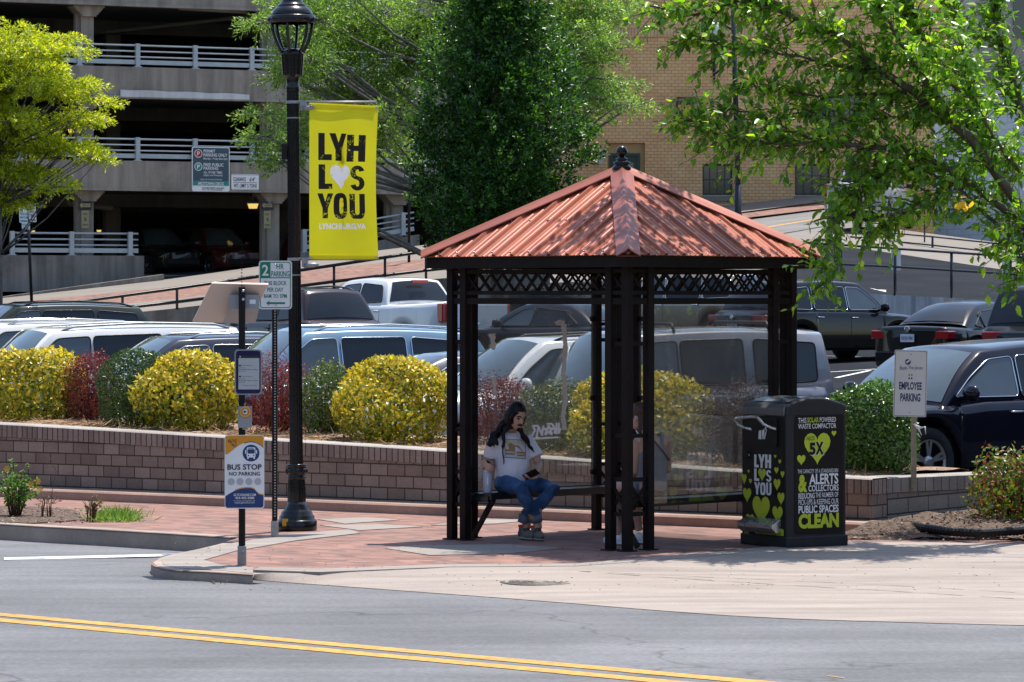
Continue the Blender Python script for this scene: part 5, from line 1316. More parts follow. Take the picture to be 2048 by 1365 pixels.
# ---- bank parking sign
ek = G(1828, 962, 0.45)
bs = thing('bank_parking_sign', 'white bank employee parking sign with blue letters on a wooden stake', 'parking sign', (ek.x, ek.y+0.02, 0.40))
def kz(py): return CH-(py-HY)/F*ek.y
sb = F/ek.y
m_wood = M('weathered_wood', (0.36, 0.29, 0.21), 0.8, var=0.25, scale=9)
mb = MB(); mb.box((ek.x, ek.y+0.025, (0.38+kz(715))/2), (0.05, 0.035, kz(715)-0.38)); mb.build('stake', m_wood, bs)
R = Matrix.Rotation(math.radians(1.5), 3, 'Y')
fr = (Vector(((1786-CX)/sb, ek.y, kz(833))), R @ Vector((1, 0, 0)), R @ Vector((0, 0, 1)), Vector((0, -1, 0))); PW, PH = 66/sb, 133/sb
def q7(x, y): return ((x-1277)/196*PW, (1150-y)/395*PH)
def T7(s, x0, y0, x1, y1, m, b=0.0): a = q7(x0, y1); c = q7(x1, y0); mb.text(s, (a[0], a[1], c[0], c[1]), fr, 0.004, m, b)
mb = MB(); mb.prism(rrect(0, 0, PW, PH, 0.012), fr, 0.003, 0); i = 0.007; mb.prism(rrect(i, i, PW-i, PH-i, 0.01), fr, 0, 1, w0=0.001); i = 0.011; mb.prism(rrect(i, i, PW-i, PH-i, 0.008), fr, 0, 0, w0=0.002)
T7('Bank', 1310, 850, 1352, 872, 1, .0); T7('of', 1354, 856, 1358, 868, 1); T7('The James', 1361, 848, 1445, 874, 1, 0); T7('EMPLOYEE', 1308, 944, 1443, 990, 1, .03); T7('PARKING', 1317, 1011, 1436, 1060, 1, .03)
u = q7(1357, 825); mb.prism(circ(u[0], u[1], 0.028, 18), fr, 0, 1, w0=0.003); mb.prism([(u[0]-0.026, u[1]-0.004), (u[0]-0.002, u[1]+0.012), (u[0]+0.012, u[1]+0.03), (u[0]+0.02, u[1]+0.01), (u[0]-0.004, u[1]-0.012)], fr, 0, 0, w0=0.004)
for x in (1367, 1382):
    u = q7(x, 902); mb.prism(circ(u[0], u[1], 0.008, 10), fr, 0, 2, w0=0.003); mb.prism(circ(u[0], u[1], 0.0035, 8), fr, 0, 0, w0=0.004)
    u = q7(x, 920); mb.prism([(u[0]-0.008, u[1]-0.012), (u[0]+0.008, u[1]-0.012), (u[0]+0.004, u[1]+0.008), (u[0]-0.004, u[1]+0.008)], fr, 0, 2, w0=0.003)
for y in (780, 1125): u = q7(1374, y); mb.prism(circ(u[0], u[1], 0.005, 8), fr, 0, 2, w0=0.003)
mb.build('sign_panel', [m_white, m_navyprint, m_blacktext], bs)
mb = MB(); c = Vector((ek.x+0.01, ek.y-0.01, kz(850))); mb.tube([c, c+Vector((0.05, -0.01, -0.03)), c+Vector((0.09, -0.02, -0.02)), c+Vector((0.1, -0.02, -0.09))], [0.006, 0.012, 0.009, 0.003], 5); mb.tube([c, c+Vector((-0.02, -0.03, 0.01)), c+Vector((0.03, -0.03, -0.04)), c+Vector((0.06, -0.02, -0.10))], [0.006, 0.01, 0.01, 0.003], 5); mb.build('tape_scrap', m_white, bs)

# ---- black drain pipe on the mulch
hp = [G(1815, 1050, 0.08), G(1850, 1057, 0.08), G(1900, 1064, 0.08), G(1960, 1067, 0.09), G(2020, 1063, 0.09), G(2080, 1058, 0.09), G(2200, 1062, 0.08)]
mb = MB(); K = []; R_ = []
for i in range(len(hp)-1):
    for j in range(16):
        K.append(hp[i].lerp(hp[i+1], j/16)); R_.append(0.036 if (j % 2) else 0.043)
mb.tube(K, R_, 10, sm=False); tag(mb.build('drain_pipe', m_post), 'black corrugated drain pipe lying on the mulch at the right', 'pipe')

# ---- small sign post by the garage, far lamp post, blue sign
sy = 100.0; p0 = P(66, 628, sy)
ss = thing('street_sign', 'pair of small parking signs on a leaning dark pole before the garage', 'street sign', p0)
mb = MB(); mb.tube([p0-Vector((0, 0, 0.6)), P(55, 405, sy)], 0.045, 8); mb.build('pole', m_post, ss)
k = sy/F
for (x0, y0, x1, y1), m, tx in (((39, 411, 58, 446), 1, [('2', .1, .68, .4, .95, 2), ('PARKING', .42, .75, .95, .92, 1), ('THIS BLOCK', .1, .45, .9, .58, 1), ('8AM TO 5PM', .1, .25, .9, .38, 1)]), ((56, 408, 73, 444), 2, [('NO PARKING', .1, .74, .9, .92, 2), ('ANY', .2, .48, .8, .66, 2), ('TIME', .15, .26, .85, .44, 2)]), ((44, 446, 60, 459), 1, [('THIS BLOCK', .08, .55, .9, .85, 1), ('SUN DAY', .2, .15, .8, .45, 1)])):
    fr = (P(x0, y1, sy-0.1), Matrix.Rotation(math.radians(3), 3, 'Y') @ Vector((1, 0, 0)), Matrix.Rotation(math.radians(-3), 3, 'Y') @ Vector((0, 0, 1)), Vector((0, -1, 0))); w_, h_ = (x1-x0)*k, (y1-y0)*k
    mb = MB(); mb.prism(rrect(0, 0, w_, h_, 0.03), fr, 0.01, 0)
    for s, a, b, c, d, mm in tx: mb.text(s, (a*w_, b*h_, c*w_, d*h_), fr, 0.006, mm, .01)
    mb.prism([(0.1*w_, .08*h_), (.9*w_, .08*h_), (.9*w_, .15*h_), (.1*w_, .15*h_)], fr, 0, m, w0=0.005)
    mb.build('sign_panel', [m_white, m_greenprint, m_red], ss)
fl = P(1476, 445, 112); fly = 112
fl_t = thing('street_lamp', 'distant dark lamp post with a hanging lantern in front of the yellow brick building', 'street lamp', fl)
mb = MB(); mb.lathe([(0.16, -0.5), (0.16, 0.15), (0.11, 0.3), (0.10, 1.2)], fl, 16); mb.tube([fl+Vector((0, 0, 1.2)), P(1464, -60, fly)], [0.095, 0.07], 12); mb.build('post', m_navy, fl_t)
for pts in ([P(1464, 130, fly), P(1452, 128, fly), P(1440, 140, fly), P(1428, 150, fly)], [P(1464, 60, fly), P(1430, 40, fly)]):
    mb = MB(); mb.tube(pts, 0.035, 6); mb.build('arm', m_navy, fl_t)
lc = P(1428, 0, fly); lc.z = 0
def fz(py): return CH-(py-HY)/F*fly
mb = MB(); mb.lathe([(0.02, fz(172)), (0.05, fz(150)), (0.11, fz(85)), (0.15, fz(76)), (0.15, fz(72))], lc, 12, 0); mb.lathe([(0.15, fz(72)), (0.26, fz(60)), (0.2, fz(48)), (0.05, fz(42)), (0, fz(40))], lc, 12, 1); mb.build('lantern', [m_navy, m_white], fl_t)
b0 = P(1836, 345, 111); mb = MB(); fr = frame(b0); mb.prism([(0, 0), (0.42, 0), (0.42, 0.18), (0, 0.18)], fr, 0.02, 0); mb.tube([b0+Vector((0.21, 0.03, -2.2)), b0+Vector((0.21, 0.03, 0.1))], 0.025, 6, mi=1); mb.text('PARK', (0.06, 0.05, 0.36, 0.13), fr, 0.005, 2)
tag(mb.build('blue_sign', [M('blue_sign', (0.02, 0.07, 0.32), 0.5), m_navy, m_white]), 'small blue sign on a thin pole by the white building', 'sign')
g0 = P(806, 383, 113); mb = MB(); fr = frame(g0); mb.prism(rrect(0, 0, 0.38, 0.92, 0.04), fr, 0.03, 0); mb.prism(rrect(0.02, 0.15, 0.36, 0.90, 0.04), fr, 0, 1, w0=0.004)
mb.prism(circ(0.19, 0.58, 0.14, 18), fr, 0, 0, w0=0.008); mb.prism(circ(0.19, 0.58, 0.115, 18), fr, 0, 2, w0=0.012); mb.text('P', (0.13, 0.50, 0.25, 0.66), fr, 0.016, 0, .03); mb.tube([g0+Vector((0.19, 0.05, -2.3)), g0+Vector((0.19, 0.05, 0.95))], 0.045, 8, mi=3)
tag(mb.build('parking_sign', [m_white, m_signnavy, m_teal, m_post]), 'slate sign with a round P on a pole beside the columnar tree', 'sign')
# ================================================================ vehicles
def paint(name, col, metal=0.0, rough=0.28, coat=1.0):
    t = NT(name); v = t.obj()
    c = t.ramp(t.noise(v, 1.2, 4), [(0.3, sc(col, 0.92)), (0.7, sc(col, 1.06))])
    dust = t.ramp(t.noise(v, 3.0, 6, 0.7), [(0.45, 0.0), (0.8, 0.02)])
    c = t.mix(dust, c, (0.22, 0.20, 0.18))
    return t.fin(t.bsdf(c, rough, metal, 0.5 if max(col) > 0.06 else 0.08, coat=coat if max(col) > 0.06 else 0.75))
m_glass = NT('car_glass'); 
def carglass(name, col):
    t = NT(name); v = t.obj(); c = t.ramp(t.noise(v, 0.9, 3), [(0.35, sc(col, 0.75)), (0.65, sc(col, 1.25))])
    return t.fin(t.bsdf(c, 0.03, 0.0, 0.9 if max(col) > 0.06 else 0.45, coat=0.4 if max(col) > 0.06 else 0.0))
m_wscreen = carglass('windscreen_glass', (0.075, 0.105, 0.12)); m_sglass = carglass('tinted_side_glass', (0.014, 0.018, 0.022)); m_lglass = carglass('clear_side_glass', (0.05, 0.065, 0.07))  # windscreen base colour carries the bluish sky reflection
m_tyre = M('tyre_rubber', (0.018, 0.018, 0.019), 0.85, var=0.2, scale=20); m_rim = M('alloy_rim', (0.42, 0.43, 0.44), 0.3, 0.85, var=0.05)
m_trim = M('black_trim', (0.014, 0.014, 0.015), 0.55, var=0.15); m_chrome = M('chrome', (0.75, 0.76, 0.77), 0.12, 1.0, var=0.02)
m_taill = M('tail_lamp_red', (0.36, 0.008, 0.012), 0.15, var=0.1, scale=14, coat=1.0); m_headl = M('head_lamp_lens', (0.55, 0.57, 0.58), 0.1, var=0.1, scale=14, coat=1.0)
m_plate = M('plate_white', (0.62, 0.64, 0.68), 0.5, var=0.04); m_seam = M('panel_gap', (0.004, 0.004, 0.004), 0.9, var=0.0); m_filler = M('dark_filler', (0.008, 0.008, 0.008), 0.9, var=0.0)
m_amber = M('mirror_amber', (0.5, 0.2, 0.02), 0.4)

SUV = dict(L=4.75, W=0.95, H=1.74, belt=1.10, hood=1.04, nose=0.86, xc=1.15, xw=0.42, xr=-1.85, xb=-2.2, wb=0.86, wr=0.66, zr=1.08, tail=1.0, wheel=0.37, fw=1.42, rw=-1.42, zs=0.28, pil=((0.98, 0.02), (-0.03, -0.98), (-1.06, -1.80)), rdrop=0.06)
BOX = dict(SUV, L=4.35, W=0.91, H=1.79, belt=1.13, hood=1.06, xc=1.10, xw=0.55, xr=-1.95, xb=-2.08, wb=0.85, wr=0.74, pil=((0.95, 0.05), (0.0, -0.85), (-1.0, -1.85)), rdrop=0.02, fw=1.32, rw=-1.30)
WAGON = dict(SUV, L=5.1, W=0.96, H=1.72, belt=1.12, hood=1.08, xc=1.18, xw=0.62, xr=-2.15, xb=-2.42, wb=0.90, wr=0.76, pil=((1.0, 0.1), (0.05, -0.98), (-1.06, -2.2)), rdrop=0.0, fw=1.55, rw=-1.45)
SEDAN = dict(SUV, L=4.8, W=0.91, H=1.46, belt=0.95, hood=0.94, nose=0.74, xc=1.15, xw=0.30, xr=-0.85, xb=-1.62, wb=0.82, wr=0.56, zr=1.02, tail=0.98, wheel=0.33, fw=1.42, rw=-1.38, zs=0.22, pil=((0.85, 0.0), (-0.05, -0.95), (-1.02, -1.30)), rdrop=0.05)
PICK = dict(SUV, L=5.9, W=1.01, H=1.95, belt=1.32, hood=1.28, nose=1.05, xc=1.35, xw=0.70, xr=-0.75, xb=-1.02, wb=0.92, wr=0.72, zr=1.32, tail=1.38, wheel=0.41, fw=1.95, rw=-1.75, zs=0.40, pil=((1.15, 0.12), (0.04, -0.82)), rdrop=0.03)

def vehicle(name, label, cat, spec, hv, loc=None, anchor=None, col=(0.1, 0.1, 0.1), metal=0.0, group='vehicles in the parking lot', rails=None, glass=None, chrome=False, plate=None, rack=False, z=None, interior=False, box_bed=False, rough=0.28, rimc=None):
    S = dict(spec); L, W, H = S['L'], S['W'], S['H']; xf, xe = L/2, -L/2
    mp = paint(name+'_paint', col, metal, rough)
    hv = Vector((hv[0], hv[1], 0)).normalized(); rz = math.atan2(hv.y, hv.x); R = Matrix.Rotation(rz, 3, 'Z')
    if loc is None:
        px, Y = anchor; q = R @ Vector((S['xc'], -S['wb'], 0)); loc = Vector(((px-CX)/F*Y, Y, 0))-q; loc.z = 0
    loc = Vector(loc)
    loc.z = zlot(loc.y, loc.x) if z is None else z
    t = thing(name, label, cat, loc, rz, group)
    sm_ = lambda a, b, x: smooth(a, b, x)
    belt = lambda x: S['belt']+0.05*(0.5-(x+2)/4)*1.0 if cat != 'pickup' else S['belt']
    def top(x):
        if x > S['xc']:
            k = (x-S['xc'])/(xf-S['xc']); return lerp(S['hood'], S['nose'], k**2.2)
        if x > S['xb']: return lerp(S['hood'], belt(x), sm_(S['xc'], S['xc']-0.5, x) if False else min(1, (S['xc']-x)/0.6))
        k = (S['xb']-x)/(S['xb']-xe+1e-6); return lerp(belt(x), S['tail'], k**1.5)
    def halfw(x):
        kf = max(0, (x-(xf-0.75))/0.75); kr = max(0, ((xe+0.5)-x)/0.5)
        return W*(1-0.20*kf**2.4-0.12*kr**2.4)
    def zb(x):
        z0 = S['zs']
        for wx in (S['fw'], S['rw']):
            r = S['wheel']+0.075; d = abs(x-wx)
            if d < r: z0 = max(z0, S['wheel']+math.sqrt(r*r-d*d)*1.0)
        if x > xf-0.25: z0 = max(z0, S['zs']+0.0)
        return z0
    xs = set(np.round(np.arange(xe, xf+0.001, 0.11), 4).tolist()+[xf])
    for wx in (S['fw'], S['rw']):
        r = S['wheel']+0.075
        for a in np.linspace(0, math.pi, 17): xs.add(round(wx+r*math.cos(a), 4))
        xs.add(round(wx+r+0.002, 4)); xs.add(round(wx-r-0.002, 4))
    xs = sorted(x for x in xs if xe <= x <= xf)
    mb = MB(); rings = []
    def ring(x, k=1.0, dz=0.0):
        w = halfw(x)*k; zt = top(x); z0 = zb(x); h = zt-z0
        pts = [(0.93*w, z0), (0.985*w, z0+0.04), (w, z0+0.28*h), (0.998*w, z0+0.52*h), (0.985*w, z0+0.70*h), (0.975*w, z0+0.82*h), (0.955*w, zt-0.045), (0.90*w, zt-0.008), (0.80*w, zt+0.012), (0.4*w, zt+0.03), (0, zt+0.035)]
        return pts+[(-y, z) for y, z in reversed(pts[:-1])]
    for x in xs: rings.append([Vector((x, y, z)) for y, z in ring(x)])
    # rounded ends
    def endcap(x, sgn):
        base = ring(x); zc = 0.5*(S['zs']+top(x)); out = []
        for d, k in ((0.05, 0.965), (0.09, 0.90), (0.11, 0.80)):
            out.append([Vector((x+sgn*d-sgn*0.10*(abs(y)/W)**3, y*k, zc+(z-zc)*(k+0.02))) for y, z in base])
        return out
    rings = list(reversed(endcap(xs[0], -1)))+rings+endcap(xs[-1], 1)
    n = len(rings[0]); vs = [p for r in rings for p in r]; fs = []
    for i in range(len(rings)-1):
        for j in range(n-1): fs.append((i*n+j, (i+1)*n+j, (i+1)*n+j+1, i*n+j+1))
    fs += [tuple(range(n)), tuple(reversed(range((len(rings)-1)*n, len(rings)*n)))]
    mb.add(vs, fs, 0, True)
    # greenhouse
    zc0 = top(S['xc']); zr0 = S['zr']; Hf = H-0.035-S.get('hf', 0)
    def rz_(x):
        if x >= S['xw']:
            k = (S['xc']-x)/(S['xc']-S['xw']); return lerp(zc0, Hf, k)+0.05*math.sin(k*math.pi)*1.0
        if x <= S['xr']:
            k = (x-S['xb'])/(S['xr']-S['xb']); return lerp(zr0, H-S['rdrop'], k)+0.04*math.sin(k*math.pi)
        k = (S['xw']-x)/(S['xw']-S['xr']); return lerp(Hf, H-S['rdrop'], k)+0.045*math.sin(k*math.pi)
    def side(z): 
        k = max(0, (z-S['belt']+0.05)/(H-S['belt'])); return lerp(S['wb'], S['wr'], k**1.15)
    gx = sorted(set(np.linspace(S['xb'], S['xr'], 7).tolist()+np.linspace(S['xr'], S['xw'], 12).tolist()+np.linspace(S['xw'], S['xc'], 8).tolist()))
    def bulge(x, y, c=0.13):
        kf = sm_(S['xw']-0.6, S['xc'], x); kr = sm_(S['xr']+0.6, S['xb'], x) if S['xr'] > S['xb'] else 0
        kr = max(0, min(1, (S['xr']+0.5-x)/(S['xr']+0.5-S['xb'])))
        f = (1-min(1, abs(y)/S['wb'])**2)
        return c*f*kf-0.6*c*f*kr
    grs = []
    for x in gx:
        zt = rz_(x); z0 = S['belt']-0.08 if zt > S['belt'] else zt-0.08
        hs = [z0+(zt-0.03-z0)*q for q in (0, 0.33, 0.66, 1.0)]
        pts = [(side(z), z) for z in hs]; ye = side(zt)
        pts += [(ye-0.025, zt-0.006), (ye-0.09, zt+0.012), (ye*0.6, zt+0.032), (0, zt+0.045)]
        pts += [(-y, z) for y, z in reversed(pts[:-1])]
        grs.append([Vector((x+bulge(x, y), y, z)) for y, z in pts])
    n = len(grs[0]); vs = [p for r in grs for p in r]; fs = []
    for i in range(len(grs)-1):
        for j in range(n-1): fs.append((i*n+j, (i+1)*n+j, (i+1)*n+j+1, i*n+j+1))
    mb.add(vs, fs, 0, True)
    mb.build('body', [mp], t, local=True)
    mb = MB(); mb.box((0, 0, 0.5), (L*0.93, W*1.72, 0.5)); mb.build('dark_filler', m_filler, t, local=True)  # dark box added inside the open shell to block light
    # glass
    gl = glass or m_sglass
    def scr(x0, x1, y0, y1, nm, mat, rear=False):
        mb = MB()
        def f(a, b):
            x = lerp(x0, x1, b); zt = rz_(x); ye = side(zt)-lerp(y0, y1, b); y = (2*a-1)*ye
            crown = 0.045*(1-abs(2*a-1)**2)*0.9
            s = -1 if rear else 1
            return Vector((x+bulge(x, y)+s*0.012, y, zt+crown+0.008))
        mb.grid(f, 14, 8); mb.build(nm, mat, t, local=True)
    scr(lerp(S['xc'], S['xw'], 0.04), lerp(S['xc'], S['xw'], 0.93), 0.05, 0.09, 'windscreen', m_wscreen)
    scr(lerp(S['xb'], S['xr'], 0.08), lerp(S['xb'], S['xr'], 0.88), 0.06, 0.12, 'rear_window', gl if S is not SEDAN else m_wscreen, True)
    for s in (1, -1):
        for k, (a, b) in enumerate(S['pil']):
            zt = lambda x: rz_(x)-0.10
            zl = belt(0)+0.03
            if k == 0:          # front window leans with the windscreen pillar
                xa = a; x_top = S['xw']+0.02
                pts = [(xa, zl), (b, zl), (b, zt(b)), (x_top-0.05, zt(x_top-0.05)), (lerp(xa, x_top, 0.5), lerp(zl, zt(x_top), 0.55))]
            elif k == len(S['pil'])-1 and S['xr']-S['xb'] > 0.1:
                zb_ = zl+0.03; xe_ = b
                pts = [(a, zl), (xe_, zb_), (max(xe_, S['xr']+0.05), zt(max(xe_, S['xr']+0.1))-0.02), (a, zt(a))]
            else: pts = [(a, zl), (b, zl), (b, zt(b)), (a, zt(a))]
            # rounded corners
            out = []
            m = len(pts)
            for i in range(m):
                p0, p1, p2 = [Vector(pts[(i+d) % m]) for d in (-1, 0, 1)]
                r0 = min(0.06, (p0-p1).length*0.3); r1 = min(0.06, (p2-p1).length*0.3)
                A = p1+(p0-p1).normalized()*r0; B = p1+(p2-p1).normalized()*r1
                for q in (0, 0.33, 0.67, 1): out.append((A.lerp(p1, q)).lerp(p1.lerp(B, q), q))
            mb = MB(); poly = [Vector((p.x, s*(side(p.y)+0.009), p.y)) for p in out]
            mb.face(poly if s < 0 else list(reversed(poly)))
            go = mb.build('side_window', (m_lglass if k == 0 else gl), t, local=True)
            if chrome:
                mb = MB(); q = [Vector((p.x, s*(side(p.y)+0.012), p.y)) for p in out]; mb.tube(q+[q[0]], 0.009, 4, cap=False); mb.build('trim', m_chrome, go, local=True)
            else:
                mb = MB(); q = [Vector((p.x, s*(side(p.y)+0.008), p.y)) for p in out]; mb.tube(q+[q[0]], 0.012, 4, cap=False); mb.build('trim', m_trim, go, local=True)
    # doors: gaps and handles
    for s in (1, -1):
        d0 = [S['pil'][0][0]-0.02]+[p[1]-0.025 for p in S['pil'][:2]]
        for k, x in enumerate(d0):
            mb = MB(); ys = [(z, 0) for z in np.linspace(zb(x)+0.06, belt(x)-0.02, 8)]
            pr = ring(x); 
            def yat(z):
                for (y0, z0), (y1, z1) in zip(pr, pr[1:]):
                    if z0 <= z <= z1: return lerp(y0, y1, (z-z0)/(z1-z0+1e-9))
                return pr[6][0]
            vs = [Vector((x+e, s*(yat(z)+0.002), z)) for z, _ in ys for e in (-0.006, 0.006)]
            mb.add(vs, [(2*i, 2*i+1, 2*i+3, 2*i+2) if s < 0 else (2*i, 2*i+2, 2*i+3, 2*i+1) for i in range(len(ys)-1)]); mb.build('door_gap', m_seam, t, local=True)
            if k > 0:
                mb = MB(); zz_ = belt(x)-0.14; mb.tube([Vector((x+0.22, s*(yat(zz_)+0.004), zz_)), Vector((x+0.19, s*(yat(zz_)+0.03), zz_)), Vector((x+0.06, s*(yat(zz_)+0.03), zz_)), Vector((x+0.03, s*(yat(zz_)+0.004), zz_))], 0.014, 6); mb.build('door_handle', m_chrome if chrome else mp, t, local=True)
        mb = MB(); xm = S['pil'][0][0]-0.08; zm = belt(xm)+0.09
        mb.lathe([(0.0, -0.115), (0.05, -0.11), (0.085, -0.07), (0.095, 0.0), (0.085, 0.07), (0.05, 0.105), (0, 0.11)], (0, 0, 0), 14, mat=Matrix(((0.62, 0, 0), (0, 0, 1.05), (0, 1.0, 0))))
        for v in mb.v: v += Vector((xm, s*(S['wb']+0.17), zm))
        mb.box((xm-0.01, s*(S['wb']+0.03), zm-0.055), (0.07, 0.12, 0.035)); mb.build('mirror', mp if cat != 'pickup' else m_trim, t, local=True)
        # lamps
        mb = MB(); zt = top(xf)+0.0
        mb.lathe([(0, -0.10), (0.08, -0.08), (0.10, 0), (0.07, 0.08), (0, 0.10)], (0, 0, 0), 10, mat=Matrix(((1.3, 0, 0), (0, 0.55, 0.9), (0, 0.2, 0.75))))
        for v in mb.v: v += Vector((xf-0.12, s*halfw(xf-0.1)*0.90, zt-0.13))
        mb.build('headlight', m_headl, t, local=True)
        mb = MB(); wt = halfw(xe)
        if cat == 'sedan': mb.box((xe+0.095, s*(wt-0.20), S['tail']-0.14), (0.30, 0.54, 0.16))
        elif cat == 'pickup': mb.box((xe+0.01, s*(wt-0.05), 1.15), (0.20, 0.16, 0.40))
        else: mb.box((xe+0.07, s*(wt-0.14), S['tail']-0.05), (0.26, 0.36, 0.14))
        mb.build('tail_light', m_taill, t, local=True, bevel=0.02)
    # rear trim, plate, bumper
    mb = MB(); mb.box((xe-0.06, 0, S['zs']+0.20), (0.16, W*1.6, 0.20)); mb.build('rear_bumper', m_chrome if cat == 'pickup' else (m_trim if cat != 'sedan' else mp), t, local=True, bevel=0.03)
    mb = MB(); mb.box((xf+0.05, 0, S['zs']+0.22), (0.16, W*1.4, 0.2)); mb.build('front_grille', m_trim, t, local=True, bevel=0.03)
    zp = S['tail']-0.20 if cat != 'pickup' else 0.72
    fr = (Vector((xe-0.125, 0.155, zp-0.08)), Vector((0, -1, 0)), Vector((0, 0, 1)), Vector((-1, 0, 0)))
    mb = MB(); mb.prism(rrect(0, 0, 0.31, 0.155, 0.015), fr, 0.015, 0); mb.text(plate or 'VKR 4471', (0.03, 0.04, 0.28, 0.11), fr, 0.003, 1, .01); mb.build('number_plate', [m_plate, m_navyprint], t, local=True)
    mb = MB(); mb.lathe([(0.05, 0), (0.062, 0.006), (0.062, 0.012), (0.05, 0.014)], (xe-0.12, 0, zp+0.17), 18, mat=Matrix(((0, 0, -1), (0, 1, 0), (1, 0, 0)))); mb.tube([(xe-0.13, -0.05, zp+0.17), (xe-0.13, 0.05, zp+0.17)], 0.006, 5); mb.build('badge', m_chrome, t, local=True)
    # wheels
    for wx in (S['fw'], S['rw']):
        for s in (1, -1):
            mb = MB(); r = S['wheel']; Mx = Matrix(((1, 0, 0), (0, 0, s), (0, 1, 0)))
            c = Vector((wx, s*(W-0.13), r))
            mb.lathe([(r*0.62, -0.10), (r*0.95, -0.10), (r, -0.07), (r, 0.07), (r*0.95, 0.10), (r*0.66, 0.11), (r*0.64, 0.06)], c, 28, mat=Mx); wo = mb.build('wheel', m_tyre, t, local=True)
            mb = MB(); mb.lathe([(r*0.65, 0.06), (r*0.66, 0.095), (r*0.62, 0.10), (r*0.58, 0.06), (r*0.2, 0.03), (0, 0.03)], c, 28, mat=Mx, mi=1); mb.lathe([(r*0.66, 0.10), (r*0.61, 0.105), (r*0.585, 0.06)], c, 28, mat=Mx, cap=False)
            for k in range(5):
                a = k*2*math.pi/5+0.3; 
                for da in (-0.14, 0.14):
                    p = c+Vector((math.cos(a+da*0.4)*r*0.12, s*0.085, math.sin(a+da*0.4)*r*0.12)); q = c+Vector((math.cos(a+da)*r*0.61, s*0.092, math.sin(a+da)*r*0.61)); mb.beam(p, q, 0.035, 0.02, up=(0, 1, 0))
            mb.lathe([(0.07, 0.03), (0.07, 0.10), (0.03, 0.11), (0, 0.11)], c, 14, mat=Mx)
            mb.build('rim', [rimc or m_rim, m_filler], wo, local=True)
    if rails:
        for s in (1, -1):
            mb = MB(); yy = s*(side(H)-0.045)
            pts = [Vector((x, yy, rz_(x)+h)) for x, h in ((S['xw']-0.12, 0.0), (S['xw']-0.30, 0.05), (lerp(S['xw'], S['xr'], 0.5), 0.06), (S['xr']+0.35, 0.055), (S['xr']+0.10, 0.005))]
            mb.tube(pts, [(0.016, 0.022)]*5, 8); mb.build('roof_rail', rails, t, local=True)
    if rack:
        for x in (S['xw']-0.5, S['xr']+0.7):
            mb = MB(); yy = side(H)-0.03; zz_ = rz_(x)+0.10
            mb.tube([Vector((x, -yy, zz_-0.09)), Vector((x, -yy+0.06, zz_)), Vector((x, yy-0.06, zz_)), Vector((x, yy, zz_-0.09))], 0.02, 6); mb.build('rack_bar', m_trim, t, local=True)
    if box_bed:         # pickup: tailgate gap lines and bed floor
        mb = MB(); mb.box((xe-0.118, 0, 1.10), (0.012, W*1.62, 0.55)); mb.build('tailgate', mp, t, local=True, bevel=0.02)
        mb = MB(); mb.box((xe-0.10, 0, S['zs']+0.36), (0.05, W*1.9, 0.03)); mb.build('bed_gap', m_seam, t, local=True)
        mb = MB(); mb.box((S['xb']+0.02, 0, H-0.05), (0.05, 0.42, 0.06)); mb.build('brake_light', m_taill, t, local=True)
    return t

H1v = (-0.90, -0.43)
GR = 'cars parked behind the shrubs'
vehicle('parked_car', 'silver white car at the far left edge behind the first yellow shrub', 'car', SUV, H1v, anchor=(-150, 53.5), col=(0.62, 0.63, 0.62), rails=m_chrome, group=GR)
vehicle('parked_car', 'white boxy wagon with dark side glass behind the red barberry shrub', 'car', WAGON, H1v, anchor=(-35, 51.5), col=(0.74, 0.74, 0.72), rails=m_galv, group=GR)
vehicle('parked_car', 'dark grey blue crossover with silver roof rails behind the yellow bush', 'car', dict(SUV, H=1.66, L=4.5), H1v, anchor=(190, 49.8), col=(0.030, 0.036, 0.052), metal=0.3, rails=m_chrome, chrome=True, group=GR)
vehicle('parked_car', 'light blue crossover behind the lamp post and the second yellow bush', 'car', dict(SUV, H=1.78, L=4.95, xr=-2.0, xb=-2.35), H1v, anchor=(432, 48.0), col=(0.16, 0.26, 0.34), metal=0.55, rails=m_chrome, chrome=True, group=GR)
vehicle('parked_car', 'dark blue low sedan behind the round yellow bush beside the shelter', 'sedan', SEDAN, H1v, anchor=(690, 46.6), col=(0.05, 0.055, 0.08), metal=0.3, chrome=True, group=GR)
vehicle('parked_car', 'white crossover with big door mirror seen through the dusty shelter glass', 'car', dict(SUV, H=1.70, belt=1.06), H1v, anchor=(885, 44.2), col=(0.74, 0.74, 0.73), rails=m_trim, group=GR)
vehicle('parked_car', 'grey boxy car with roof rack behind the right shelter posts', 'car', BOX, H1v, anchor=(1076, 43.0), col=(0.26, 0.255, 0.265), metal=0.35, rack=True, glass=m_sglass, group=GR)
vehicle('parked_car', 'large black car with open side mirror at the right edge of the lot', 'car', dict(SUV, H=1.74, L=4.85, belt=1.06, hood=1.0, wheel=0.385, hf=0.10), (-0.82, -0.57), loc=(5.25, 40.5, 0), col=(0.005, 0.006, 0.014), metal=0.0, chrome=True, group=GR, rough=0.2)
G2 = 'cars parked in the far row'
vehicle('parked_car', 'black crossover seen from its side behind the waste compactor', 'car', dict(SUV, L=4.95, H=1.74), (0.80, 0.60), loc=((1645-CX)/F*77, 77, 0), col=(0.004, 0.004, 0.005), chrome=True, group=G2, rough=0.18, rimc=m_trim)
vehicle('parked_car', 'black sedan with red tail lights behind the bank parking sign', 'sedan', SEDAN, (0.62, 0.78), loc=((1950-CX)/F*70, 70, 0), col=(0.008, 0.010, 0.011), plate='DRSH 984', group=G2)
vehicle('parked_car', 'black upright car cut off by the right edge beside the black sedan', 'car', dict(SUV, H=1.86), (0.35, 0.93), loc=((2112-CX)/F*67, 67, 0), col=(0.008, 0.012, 0.016), group=G2)
